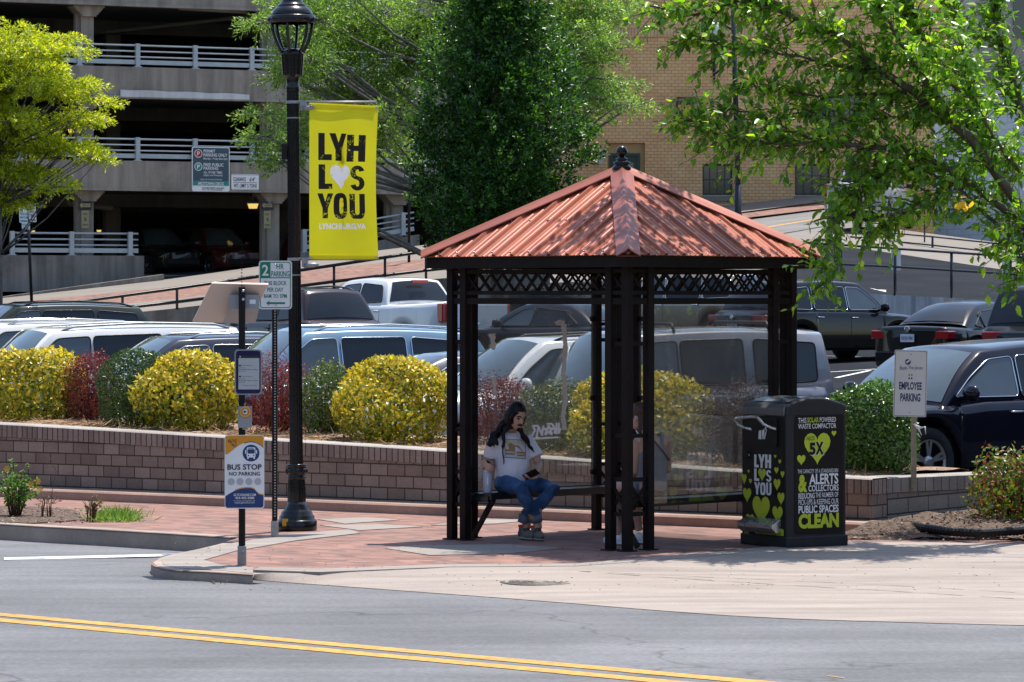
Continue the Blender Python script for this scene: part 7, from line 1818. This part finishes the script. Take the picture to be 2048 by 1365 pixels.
leaf_obj('crown', sc_+rnd*0.012, d, nn, L, L*0.56, NL, nt_, fold=0.10)
yl = P(1930, 405, 30.6); q = np.array([yl[:]]*7)+NR.normal(0, 0.03, (7, 3)); leaf_obj('yellow_leaves', q, rdir(7)+np.array([0, 0, -0.6]), rdir(7)*0.4+np.array([0, -1, 0.2]), 0.09, 0.05, leafmat('yellow_leaf', [(0, (0.7, 0.42, 0.02)), (1, (0.85, 0.55, 0.03))], 0.4), nt_)
print('near leaves', n)
# ================================================================ people
from mathutils import noise as mnoise
def organic(name, mats, mb, parent, voxel=0.01, sm=6, wrinkle=0.0, wscale=(9, 9, 9), fac=0.5):
    """fuse overlapping limbs into one continuous skin: voxel remesh, smooth, then fold noise"""
    tmp = mb.build('tmp', mats)
    r = tmp.modifiers.new('r', 'REMESH'); r.mode = 'VOXEL'; r.voxel_size = voxel; r.use_smooth_shade = True
    s = tmp.modifiers.new('s', 'SMOOTH'); s.factor = fac; s.iterations = sm
    dg = bpy.context.evaluated_depsgraph_get(); dg.update()
    me = bpy.data.meshes.new_from_object(tmp.evaluated_get(dg)); me.name = name
    bpy.data.objects.remove(tmp)
    if wrinkle:
        nr = [v.normal.copy() for v in me.vertices]
        for v, n in zip(me.vertices, nr):
            q = Vector((v.co.x*wscale[0], v.co.y*wscale[1], v.co.z*wscale[2]))
            v.co += n*wrinkle*(mnoise.noise(q)+0.5*mnoise.noise(q*2.3))
    me.polygons.foreach_set('use_smooth', [True]*len(me.polygons))
    off = parent_loc(parent)
    for v in me.vertices: v.co -= off
    if not me.materials:
        for m in (mats if isinstance(mats, (list, tuple)) else [mats]): me.materials.append(m)
    o = bpy.data.objects.new(name, me); C.objects.link(o); o.parent = parent
    return o
def ell(mb, c, r, M3=None, n=14):
    prof = [(math.cos(a), math.sin(a)) for a in np.linspace(-math.pi/2, math.pi/2, 9)]
    o = len(mb.v); mb.lathe([(max(1e-4, x), z) for x, z in prof], (0, 0, 0), n)
    for i in range(o, len(mb.v)):
        q = mb.v[i]; q = Vector((q.x*r[0], q.y*r[1], q.z*r[2])); mb.v[i] = (M3 @ q if M3 else q)+Vector(c)
def head_frame(fwd, up=(0, 0, 1)):
    f = Vector(fwd).normalized(); u = Vector(up); r = f.cross(u).normalized(); u = r.cross(f)
    return Matrix((r, f, u)).transposed()
def add_head(mb, c, M3, k=1.0):
    e = lambda p, r: ell(mb, Vector(c)+M3 @ (Vector(p)*k), [q*k for q in r], M3)
    e((0, -0.012, 0.03), (0.073, 0.092, 0.088)); e((0, 0.022, -0.03), (0.060, 0.066, 0.078)); e((0, 0.05, -0.085), (0.036, 0.034, 0.03)); e((0, 0.01, -0.07), (0.05, 0.05, 0.045))
    T = lambda pts, r: mb.tube([Vector(c)+M3 @ (Vector(p)*k) for p in pts], [q*k for q in r], 8)
    T([(0, 0.082, 0.012), (0, 0.098, -0.015), (0, 0.106, -0.032)], [0.009, 0.011, 0.014]); T([(-0.045, 0.068, 0.022), (0, 0.084, 0.024), (0.045, 0.068, 0.022)], [0.01, 0.012, 0.01])
    T([(-0.024, 0.078, -0.061), (0, 0.087, -0.060), (0.024, 0.078, -0.061)], [0.006, 0.009, 0.006]); T([(-0.022, 0.076, -0.071), (0, 0.085, -0.071), (0.022, 0.076, -0.071)], [0.006, 0.009, 0.006])
    for s in (-1, 1): e((s*0.072, -0.012, -0.02), (0.012, 0.022, 0.034))
def hand(mb, c, pd, fd, k=1.0, curl=0.9, thumb=1, spread=0.019):
    """palm at c: fd = finger direction, pd = palm-facing direction"""
    fd = Vector(fd).normalized(); pd = Vector(pd); pd = (pd-fd*pd.dot(fd)).normalized(); sd = fd.cross(pd)
    M3 = Matrix((sd, fd, pd)).transposed(); c = Vector(c)
    ell(mb, c, (0.040*k, 0.046*k, 0.015*k), M3)
    for i, L in enumerate((0.068, 0.076, 0.071, 0.056)):
        a = c+sd*((i-1.5)*spread*k)+fd*0.038*k; p = [a]; d = fd.copy(); 
        for j, q in enumerate((0.45, 0.32, 0.25)):
            d = (d*math.cos(curl*(0.55+0.2*j))+pd*math.sin(curl*(0.55+0.2*j))).normalized(); p.append(p[-1]+d*L*q*k*1.15)
        mb.tube(p, [0.0092*k, 0.0088*k, 0.0082*k, 0.0068*k], 7)
    a = c-fd*0.012*k+sd*(thumb*0.036*k); mb.tube([a, a+(sd*thumb*0.7+fd*0.6+pd*0.5).normalized()*0.032*k, a+(sd*thumb*0.45+fd*0.9+pd*0.9).normalized()*0.058*k], [0.0115*k, 0.0105*k, 0.008*k], 7)
m_skin = M('tan_skin', (0.50, 0.29, 0.20), 0.5, var=0.08, scale=18); m_skinf = M('fair_skin', (0.60, 0.38, 0.28), 0.5, var=0.06, scale=18)
m_hair = M('black_hair', (0.006, 0.005, 0.005), 0.45, var=0.3, scale=40, bump=0.5, bscale=140, spec=0.25); m_hairb = M('light_brown_hair', (0.085, 0.043, 0.022), 0.45, var=0.3, scale=40, bump=0.5, bscale=140)
m_shirt = M('white_cotton', (0.86, 0.84, 0.87), 0.85, var=0.03, scale=6, bump=0.15, bscale=25)
t_ = NT('blue_denim'); v_ = t_.obj(); c_ = t_.ramp(t_.noise(v_, 5.5, 3), [(0.38, (0.024, 0.065, 0.16)), (0.55, (0.055, 0.13, 0.26)), (0.72, (0.17, 0.27, 0.42))])
m_jeans = t_.fin(t_.bsdf(t_.mix(0.25, c_, t_.ramp(t_.noise(v_, 160, 2), [(0.3, 0.2), (0.7, 0.8)]), 'OVERLAY'), 0.85, 0, 0.3, t_.noise(v_, 28, 4), 0.4, 0.01))
m_cuff = M('grey_cuff', (0.16, 0.18, 0.22), 0.9); m_shoe = M('grey_brown_shoe', (0.17, 0.15, 0.125), 0.7, var=0.25, scale=25); m_sole = M('pale_sole', (0.34, 0.31, 0.27), 0.8); m_redlin = M('orange_red_lining', (0.75, 0.07, 0.02), 0.7); m_blueheel = M('blue_heel', (0.02, 0.06, 0.2), 0.5); m_lace = M('dark_lace', (0.02, 0.02, 0.02), 0.8)

# ---- seated man
man = thing('person', 'long haired man on the bench in white t-shirt and jeans looking at his phone', 'person', P(1028, 985, 32.2)); man.location.z = 0.0
hf = Vector((0.52, -0.80, -0.36)); HM = head_frame(hf, (0.05, 0.1, 1)); HC = P(1034, 833, 32.13)
RS, LS = P(984, 881, 32.17), P(1060, 884, 32.33); RE, LE = P(984, 931, 32.22), P(1077, 929, 32.27); RW, LW = P(970, 924, 32.03), P(1071, 948, 32.04)
PEL, CHE, NEC = P(1027, 962, 32.26), P(1023, 905, 32.24), P(1022, 866, 32.26)
bot = Vector(((975-CX)/F*32.0, 32.0, 0.427))
mb = MB(); add_head(mb, HC, HM, 1.0)
mb.tube([NEC+Vector((0, 0, -0.06)), NEC+Vector((0.005, -0.01, 0.02)), HC+HM @ Vector((0, -0.02, -0.05))], [0.062, 0.052, 0.050], 12)
mb.tube([CHE+Vector((0, 0, -0.1)), CHE, NEC+Vector((0, 0, -0.05))], [(0.10, 0.08), (0.12, 0.08), (0.07, 0.06)], 12)
mb.tube([RS.lerp(CHE, 0.4), RS, RS.lerp(RE, 0.5), RE, RE.lerp(RW, 0.35), RW], [0.05, 0.050, 0.046, 0.039, 0.040, 0.026], 10)
mb.tube([LS.lerp(CHE, 0.4), LS, LS.lerp(LE, 0.5), LE, LE.lerp(LW, 0.35), LW], [0.05, 0.050, 0.046, 0.040, 0.042, 0.027], 10)
rh = bot+Vector((-0.028, -0.035, 0.262)); hand(mb, rh, (0.75, 0.5, -0.3), (0.15, -0.15, -0.75) if False else (0.5, -0.55, -0.35), 0.95, 1.0, thumb=-1)
mb.tube([RW, rh-Vector((0.012, -0.02, -0.015))], [0.026, 0.024], 8)
ph = P(1064, 950, 31.965); lh = ph+Vector((0.015, 0.012, -0.028)); hand(mb, lh, (-0.35, -0.25, 0.85), (-0.75, -0.5, -0.2), 1.0, 0.9, thumb=1); mb.tube([LW, lh+Vector((0.03, 0.02, 0.0))], [0.027, 0.024], 8)
for pts in ((P(1010, 966, 32.2), P(1040, 976, 31.84), P(1071, 1041, 32.0)), (P(1045, 964, 32.3), P(1107, 978, 31.98), P(1050, 1043, 32.1))): mb.tube([PEL]+list(pts), 0.042, 8)
mb.tube([CHE, PEL], [(0.11, 0.08), (0.11, 0.08)], 10)
for a in (P(1075, 1040, 32.0), P(1053, 1040, 32.1)): mb.tube([a+Vector((0, 0, 0.1)), a, a+Vector((0, -0.01, -0.08))], [0.045, 0.04, 0.042], 8)
organic('body', m_skin, mb, man, 0.0062, 4)
# face details
def hp(x, y, z): return HC+HM @ Vector((x, y, z))
for s in (-1, 1):
    mb = MB(); ell(mb, hp(s*0.031, 0.071, 0.004), (0.013, 0.010, 0.006), HM); ell(mb, hp(s*0.031, 0.0785, 0.0), (0.012, 0.004, 0.0035), HM); mb.build('eye', m_hair, man)
    mb = MB(); mb.tube([hp(s*0.014, 0.090, 0.025), hp(s*0.033, 0.087, 0.031), hp(s*0.052, 0.070, 0.024)], [0.0045, 0.006, 0.003], 6); mb.build('eyebrow', m_hair, man)
mb = MB(); mb.tube([hp(-0.028, 0.078, -0.058), hp(-0.012, 0.092, -0.050), hp(0, 0.096, -0.049), hp(0.012, 0.092, -0.050), hp(0.028, 0.078, -0.058)], [0.004, 0.009, 0.007, 0.009, 0.004], 6); mb.build('moustache', m_hair, man)
mb = MB(); ell(mb, hp(0, 0.083, -0.097), (0.022, 0.012, 0.021), HM); mb.build('goatee', m_hair, man)
# hair: cap plus long wavy locks over both shoulders and down the back
mb = MB(); ell(mb, hp(0, -0.024, 0.042), (0.086, 0.098, 0.093), HM); ell(mb, hp(0, -0.055, -0.02), (0.092, 0.075, 0.10), HM)
for s in (-1, 1): ell(mb, hp(s*0.066, -0.012, -0.02), (0.028, 0.055, 0.085), HM)
R_ = random.Random(3)
def lock(pts, r0, r1, wav=0.012, n=14, ph=0.0):
    pts = [Vector(p) for p in pts]; out = []; rr = []
    for i in range(n+1):
        k = i/n*(len(pts)-1); j = min(int(k), len(pts)-2); p = pts[j].lerp(pts[j+1], k-j); t = i/n
        p = p+Vector((math.sin(t*15+ph), 0.6*math.cos(t*13+ph), 0))*wav*min(1, t*2); out.append(p); rr.append(lerp(r0, r1, t**1.3)*(1+0.15*math.sin(t*16+ph)))
    mb.tube(out, rr, 8)
for i in range(14):          # image-left mass falling behind the shoulder
    k = i/13; top_ = hp(-0.075+0.03*k, -0.05-0.02*R_.random(), 0.02-0.05*k)
    lock([top_, P(1012-10*k+4*R_.random(), 840+6*k, 32.2), P(998-10*k+8*R_.random(), 862+6*k, 32.20), P(981+9*R_.random(), 874+8*R_.random(), 32.085), P(976+20*R_.random(), 886+7*R_.random(), 32.06)], 0.032, 0.009, 0.010, ph=R_.random()*6)
for i in range(8):           # back of the head and neck
    lock([hp(-0.05+0.1*i/7, -0.09, 0.0), P(1003+i*4, 860, 32.34), P(998+i*5, 880, 32.36)], 0.034, 0.014, 0.01, ph=R_.random()*6)
lock([hp(-0.078, 0.02, -0.03), P(1010, 862, 32.10), P(1007, 880, 32.07), P(1007, 905, 32.06), P(1006, 930, 32.06)], 0.017, 0.005, 0.007, 22)
lock([hp(-0.075, 0.01, 0.0), P(1009, 858, 32.10), P(1006, 876, 32.08), P(1004, 895, 32.07)], 0.02, 0.006, 0.007, 18, 2)
for i in range(5):           # image-right side over the chest and shoulder
    k = i/4; lock([hp(0.078, 0.0+0.02*k, -0.02), P(1041+3*k, 862, 32.14), P(1045+7*k, 874+3*k, 32.15), P(1053+8*k, 886+6*k, 32.17), P(1058+9*k, 892+11*k+4*R_.random(), 32.18)], 0.022, 0.006, 0.008, 18, ph=R_.random()*6)
lock([hp(0.075, 0.045, 0.045), hp(0.088, 0.04, 0.0), hp(0.084, 0.03, -0.04)], 0.012, 0.007, 0.004, 10)
for i in range(16):          # loose curls standing off the mass
    k = R_.random(); lock([hp(-0.085, -0.03, 0.0-0.04*k), P(1005-10*k, 850+8*k, 32.15), P(984-8*k+14*R_.random(), 868+8*R_.random(), 32.10), P(974+18*R_.random(), 884+12*R_.random(), 32.07)], 0.011, 0.005, 0.014, 20, ph=R_.random()*6)
organic('hair', m_hair, mb, man, 0.0055, 1, 0.0035, (60, 60, 18))
# t-shirt
HPC = PEL
mb = MB(); fx = (0.89, 0.45, 0)
mb.tube([PEL+Vector((-0.015, 0, -0.035)), PEL+Vector((-0.01, -0.01, 0.03)), PEL.lerp(CHE, 0.45)+Vector((0, -0.02, 0)), CHE+Vector((0, -0.01, 0)), CHE.lerp(NEC, 0.55), NEC+Vector((0, 0.005, -0.015)), NEC+Vector((0, -0.005, 0.02))], [(0.165, 0.135), (0.17, 0.135), (0.165, 0.125), (0.175, 0.125), (0.175, 0.105), (0.11, 0.078), (0.07, 0.066)], 18, flat=fx)
for s, S_, E_ in ((1, RS, RE), (-1, LS, LE)):
    mb.tube([S_.lerp(CHE, 0.5), S_+Vector((0, 0, 0.005)), S_.lerp(E_, 0.35), S_.lerp(E_, 0.68)+(Vector((-0.015, 0, 0)) if s > 0 else Vector((0.008, 0, 0)))], [0.075, 0.068, 0.066, 0.072], 12)
shirt = organic('t_shirt', m_shirt, mb, man, 0.009, 5, 0.006, (14, 14, 9))
# printed picture on the chest, draped on the shirt
me = shirt.data; off = parent_loc(man)
bvh = BVHTree.FromPolygons([v.co+off for v in me.vertices], [tuple(p.vertices) for p in me.polygons])
def drape(px, py, w):
    o_ = Vector((0, 0, CH)); d = Vector(((px-CX)/F, 1, -(py-HY)/F)).normalized(); h = bvh.ray_cast(o_, d)
    if h[0] is None: return None
    return h[0]-d*w
def decal(x0, y0, x1, y1, m, w, mbx, poly=None):
    pts = poly or [(x0, y0), (x1, y0), (x1, y1), (x0, y1)]
    if poly is None:
        N_ = 6; g = [[drape(lerp(x0, x1, i/N_), lerp(y0, y1, j/N_)+0.06*(lerp(x0, x1, i/N_)-1010), w) for j in range(N_+1)] for i in range(N_+1)]
        for i in range(N_):
            for j in range(N_):
                q = [g[i][j], g[i][j+1], g[i+1][j+1], g[i+1][j]]
                if all(q): mbx.face(q, m)
    else:
        q = [drape(*p, w) for p in pts]
        if all(q): mbx.face(q, m)
mb = MB(); prints = [M('print_border', (0.20, 0.10, 0.05), 0.8), M('print_cream', (0.62, 0.58, 0.60), 0.8), M('print_brown', (0.30, 0.20, 0.08), 0.8), M('print_yellow', (0.62, 0.52, 0.16), 0.8), M('print_red', (0.5, 0.12, 0.10), 0.8), M('print_blue', (0.14, 0.28, 0.42), 0.8)]
decal(1009, 878, 1052, 916, 0, 0.004, mb); decal(1010.2, 879.2, 1050.8, 914.8, 1, 0.006, mb)
for k, m in enumerate((4, 3, 5)): decal(1010.5, 899+k*3.4, 1030, 902.4+k*3.4, m, 0.008, mb)
for k, m in enumerate((4, 3, 5)): decal(1034, 902+k*3, 1050.5, 905+k*3, m, 0.008, mb)
decal(0, 0, 0, 0, 2, 0.010, mb, [(1016, 889), (1021, 886), (1028, 890), (1038, 892), (1045, 902), (1049, 910), (1036, 909), (1028, 904), (1020, 902), (1017, 895)])
vs, fs, (ax, ay, bx2, by2) = text_geo('BELIEVE IN', 0.03); pv_ = [drape(lerp(1012, 1049, (x-ax)/(bx2-ax)), lerp(886.5, 880.5, (y-ay)/(by2-ay))+0.06*((lerp(1012, 1049, (x-ax)/(bx2-ax)))-1010), 0.010) for x, y in vs]
if all(pv_): mb.add(pv_, fs, 3)
mb.build('shirt_print', prints, man)
# jeans
RH, LH = P(1006, 968, 32.19), P(1047, 965, 32.31); RK, LK = P(1040, 976, 31.84), P(1107, 978, 31.98); RA, LA = P(1071, 1041, 32.0), P(1050, 1043, 32.1)
mb = MB(); mb.tube([PEL+Vector((0.0, 0.01, -0.045)), PEL+Vector((0, 0, 0.02)), PEL+Vector((0, 0, 0.06))], [(0.175, 0.135), (0.17, 0.13), (0.155, 0.115)], 16, flat=fx)
for H_, K_, A_ in ((RH, RK, RA), (LH, LK, LA)):
    mb.tube([H_.lerp(PEL, 0.3), H_, H_.lerp(K_, 0.5), K_, K_.lerp(A_, 0.4), A_+Vector((0, 0, 0.05))], [0.10, 0.094, 0.082, 0.069, 0.064, 0.056], 12)
organic('jeans', m_jeans, mb, man, 0.009, 4, 0.007, (15, 15, 11))
for A_, K_ in ((RA, RK), (LA, LK)):
    mb = MB(); d = (A_-K_).normalized(); mb.tube([A_+Vector((0, 0, 0.07)), A_+Vector((0, 0, 0.03)), A_+d*0.02], [0.056, 0.060, 0.057], 14); mb.build('cuff', m_cuff, man)
def shoe(A_, tipv, nm='shoe', red=True):
    d = Vector(tipv); d.z = 0; d.normalize(); s = Vector((-d.y, d.x, 0)); a = Vector((A_.x, A_.y, 0)); M3 = Matrix((s, d, Vector((0, 0, 1)))).transposed()
    mb = MB(); ell(mb, a+d*0.10+Vector((0, 0, 0.045)), (0.046, 0.10, 0.045), M3); ell(mb, a+d*0.0+Vector((0, 0, 0.06)), (0.042, 0.075, 0.06), M3); mb.tube([a+Vector((0, 0, 0.07))-d*0.015, a+Vector((0, 0, 0.125))-d*0.015], [0.05, 0.047], 12); ell(mb, a+d*0.05+Vector((0, 0, 0.02)), (0.045, 0.14, 0.02), M3)
    o = organic(nm, m_shoe, mb, man, 0.006, 3)
    mb = MB(); ell(mb, a+d*0.05+Vector((0, 0, 0.015)), (0.052, 0.150, 0.017), M3); mb.build('sole', m_sole, o)
    mb = MB(); ell(mb, a-d*0.055+Vector((0, 0, 0.05)), (0.043, 0.03, 0.045), M3); mb.build('heel', m_blueheel, o)
    if red: mb = MB(); mb.lathe([(0.050, -0.008), (0.054, 0.0), (0.050, 0.010), (0.044, 0.008)], a+Vector((0, 0, 0.122))-d*0.012, 14, cap=False); mb.build('lining', m_redlin, o)
    for k in range(4):
        mb = MB(); c = a+d*(0.045+0.026*k)+Vector((0, 0, 0.105-0.013*k)); mb.tube([c-s*0.032-Vector((0, 0, 0.012)), c, c+s*0.032-Vector((0, 0, 0.012))], 0.006, 5); mb.build('lace', m_lace, o)
shoe(RA+Vector((0.01, -0.0, 0)), (0.25, -1, 0)); shoe(LA+Vector((-0.005, 0.0, 0)), (0.42, -1, 0))
# phone and bottle
M3 = head_frame((0.55, -0.35, 0.75), (0.4, 0.2, 0.5)); mb = MB(); mb.box(ph+Vector((-0.01, 0, 0.004)), (0.15, 0.074, 0.009), Matrix.Rotation(math.radians(28), 3, 'Z') @ Matrix.Rotation(math.radians(-22), 3, 'Y') @ Matrix.Rotation(math.radians(38), 3, 'X'))
tag(mb.build('phone', m_blackpaint, bevel=0.004), 'black phone in the hand of the seated man', 'phone')
bt = thing('water_bottle', 'pale blue grey water bottle with black spout standing on the bench', 'bottle', bot)
m_bottle = M('pale_bottle', (0.45, 0.50, 0.60), 0.4, var=0.04)
mb = MB(); mb.lathe([(0.036, 0), (0.041, 0.006), (0.041, 0.205), (0.036, 0.222), (0.030, 0.226)], bot, 24); mb.build('flask', m_bottle, bt)
mb = MB(); mb.lathe([(0.0375, 0.0), (0.0375, 0.018), (0.033, 0.022)], bot+Vector((0, 0, 0.222)), 20, 0); mb.lathe([(0.026, 0.02), (0.018, 0.032), (0.013, 0.055), (0.013, 0.07), (0, 0.072)], bot+Vector((0, 0, 0.222)), 14); mb.tube([bot+Vector((-0.02, 0, 0.245)), bot+Vector((-0.02, 0, 0.275)), bot+Vector((0, 0, 0.297)), bot+Vector((0.02, 0, 0.275)), bot+Vector((0.02, 0, 0.245))], 0.006, 6); mb.build('cap', m_post, bt)
mb = MB(); mb.lathe([(0.0415, 0.198), (0.0418, 0.201), (0.0415, 0.204)], bot, 24, cap=False); mb.prism([(-0.005, 0.08), (0.005, 0.08), (0.005, 0.15), (-0.005, 0.15)], (bot+Vector((0.0, -0.0418, 0)), Vector((1, 0, 0)), Vector((0, 0, 1)), Vector((0, -1, 0))), 0, 0); mb.build('stripe', m_white, bt)

# ---- seated woman, back to the street
wom = thing('person', 'woman in grey tank top and shorts seen from behind, braid over her shoulder', 'person', P(1302, 1003, 31.1)); wom.location.z = 0.0
wf = Vector((-0.66, 0.70, -0.25)); WM = head_frame((-0.80, 0.5, -0.22)); WC = P(1277, 833, 31.08)
PE, CE, NE_ = P(1302, 970, 31.06), P(1303, 906, 31.0), P(1294, 866, 31.02)
SL, SR = P(1273, 884, 30.93), P(1333, 881, 31.15); EL, ER = P(1271, 944, 30.98), P(1336, 940, 31.26); WL, WR = P(1252, 962, 31.2), P(1296, 962, 31.42)
HL_, HRt = P(1287, 974, 30.99), P(1318, 974, 31.12); KL, KR = P(1229, 972, 31.30), P(1263, 971, 31.42); AL, AR = P(1236, 1062, 31.36), P(1278, 1055, 31.50)
mb = MB(); add_head(mb, WC, WM, 0.94)
mb.tube([NE_+Vector((0, 0, -0.07)), NE_, WC+WM @ Vector((0, -0.02, -0.05))], [0.055, 0.044, 0.043], 12)
gx_ = (0.707, 0.707, 0)
mb.tube([PE+Vector((0, 0, -0.04)), PE.lerp(CE, 0.45), CE, CE.lerp(NE_, 0.6), NE_+Vector((0, 0, -0.03))], [(0.15, 0.11), (0.125, 0.09), (0.14, 0.095), (0.145, 0.085), (0.07, 0.06)], 16, flat=gx_)
for S_, E_, W_, th in ((SL, EL, WL, 1), (SR, ER, WR, -1)):
    mb.tube([S_.lerp(CE, 0.35), S_, S_.lerp(E_, 0.5), E_, E_.lerp(W_, 0.4), W_], [0.05, 0.046, 0.041, 0.034, 0.034, 0.023], 10)
    hand(mb, W_+wf*0.05, (0, 0, -1), wf, 0.85, 0.6, thumb=th); mb.tube([W_-wf*0.02, W_+wf*0.04], [0.024, 0.022], 8)
    mb.tube([S_, CE.lerp(NE_, 0.5)], [0.05, 0.06], 8)
for H_, K_, A_ in ((HL_, KL, AL), (HRt, KR, AR)):
    mb.tube([PE, H_, H_.lerp(K_, 0.5), K_, K_.lerp(A_, 0.35), A_.lerp(K_, 0.12), A_+Vector((0, 0, -0.03))], [0.08, 0.085, 0.074, 0.056, 0.055, 0.035, 0.036], 12)
organic('body', m_skinf, mb, wom, 0.0068, 4)
mb = MB(); wp = lambda x, y, z: WC+WM @ (Vector((x, y, z))*0.94)
ell(mb, wp(0, -0.022, 0.038), (0.081, 0.096, 0.088), WM); ell(mb, wp(0, -0.05, -0.02), (0.07, 0.06, 0.065), WM)
for i in range(9):           # plait
    k = i/8; c = wp(-0.055, -0.05, -0.05).lerp(P(1279, 868, 30.93), k); ell(mb, c+Vector((0.009*(1 if i % 2 else -1), 0, 0)), (0.019*(1-0.4*k), 0.018, 0.017)); 
organic('hair', m_hairb, mb, wom, 0.0065, 1, 0.0025, (70, 70, 30))
for s in (-1, 1): mb = MB(); ell(mb, wp(s*0.031, 0.073, 0.003), (0.013, 0.008, 0.006), WM); mb.build('eye', m_hair, wom)
m_tank = M('heather_grey_knit', (0.24, 0.24, 0.25), 0.9, var=0.12, scale=60, bump=0.2, bscale=40); m_shorts = M('grey_shorts', (0.15, 0.16, 0.18), 0.85, var=0.15, scale=30); m_strap = M('dark_red_strap', (0.10, 0.018, 0.022), 0.6)
mb = MB(); mb.tube([PE+Vector((0, 0, -0.05)), PE+Vector((0.005, 0, 0.02)), PE.lerp(CE, 0.5), CE+Vector((0.003, 0, -0.01)), CE.lerp(NE_, 0.35)+Vector((0.01, 0.0, 0))], [(0.168, 0.130), (0.165, 0.125), (0.148, 0.11), (0.152, 0.108), (0.125, 0.090)], 18, flat=gx_)
for S_ in (SL, SR):
    q = S_.lerp(CE.lerp(NE_, 0.85), 0.42)+Vector((0, 0, 0.022)); mb.tube([CE.lerp(NE_, 0.1)+(S_-CE)*0.35-wf*0.07, q-wf*0.045, q+wf*0.03, CE.lerp(NE_, 0.1)+(S_-CE)*0.35+wf*0.07], [(0.034, 0.022)]*4, 8)
organic('tank_top', m_tank, mb, wom, 0.009, 5, 0.004, (12, 12, 7))
mb = MB(); mb.tube([PE+Vector((0, 0, -0.05)), PE+Vector((0, 0, 0.0))], [(0.17, 0.13), (0.16, 0.12)], 14, flat=gx_)
for H_, K_ in ((HL_, KL), (HRt, KR)): mb.tube([H_.lerp(PE, 0.3), H_, H_.lerp(K_, 0.45)], [0.10, 0.097, 0.090], 12)
organic('shorts', m_shorts, mb, wom, 0.009, 4, 0.005, (14, 14, 14))
mb = MB(); mb.tube([P(1287, 868, 30.92), P(1300, 876, 30.87), P(1313, 888, 30.86), P(1327, 905, 30.89), P(1338, 921, 30.96)], [(0.011, 0.004)]*5, 6); mb.build('bag_strap', m_strap, wom)
mb = MB(); mb.tube([P(1272, 861, 31.0), P(1276, 868, 30.90), P(1284, 873, 30.885)], 0.006, 6); mb.build('white_strap', m_white, wom)
for A_ in (AL, AR):
    d = Vector((-0.7, 0.7, 0)); s = Vector((-d.y, d.x, 0)); a = Vector((A_.x, A_.y, 0)); M3 = Matrix((s, d, Vector((0, 0, 1)))).transposed()
    mb = MB(); ell(mb, a+d*0.09+Vector((0, 0, 0.04)), (0.042, 0.09, 0.04), M3); ell(mb, a+Vector((0, 0, 0.05)), (0.038, 0.065, 0.055), M3); ell(mb, a+d*0.05+Vector((0, 0, 0.015)), (0.043, 0.13, 0.016), M3); organic('shoe', m_white, mb, wom, 0.006, 3)
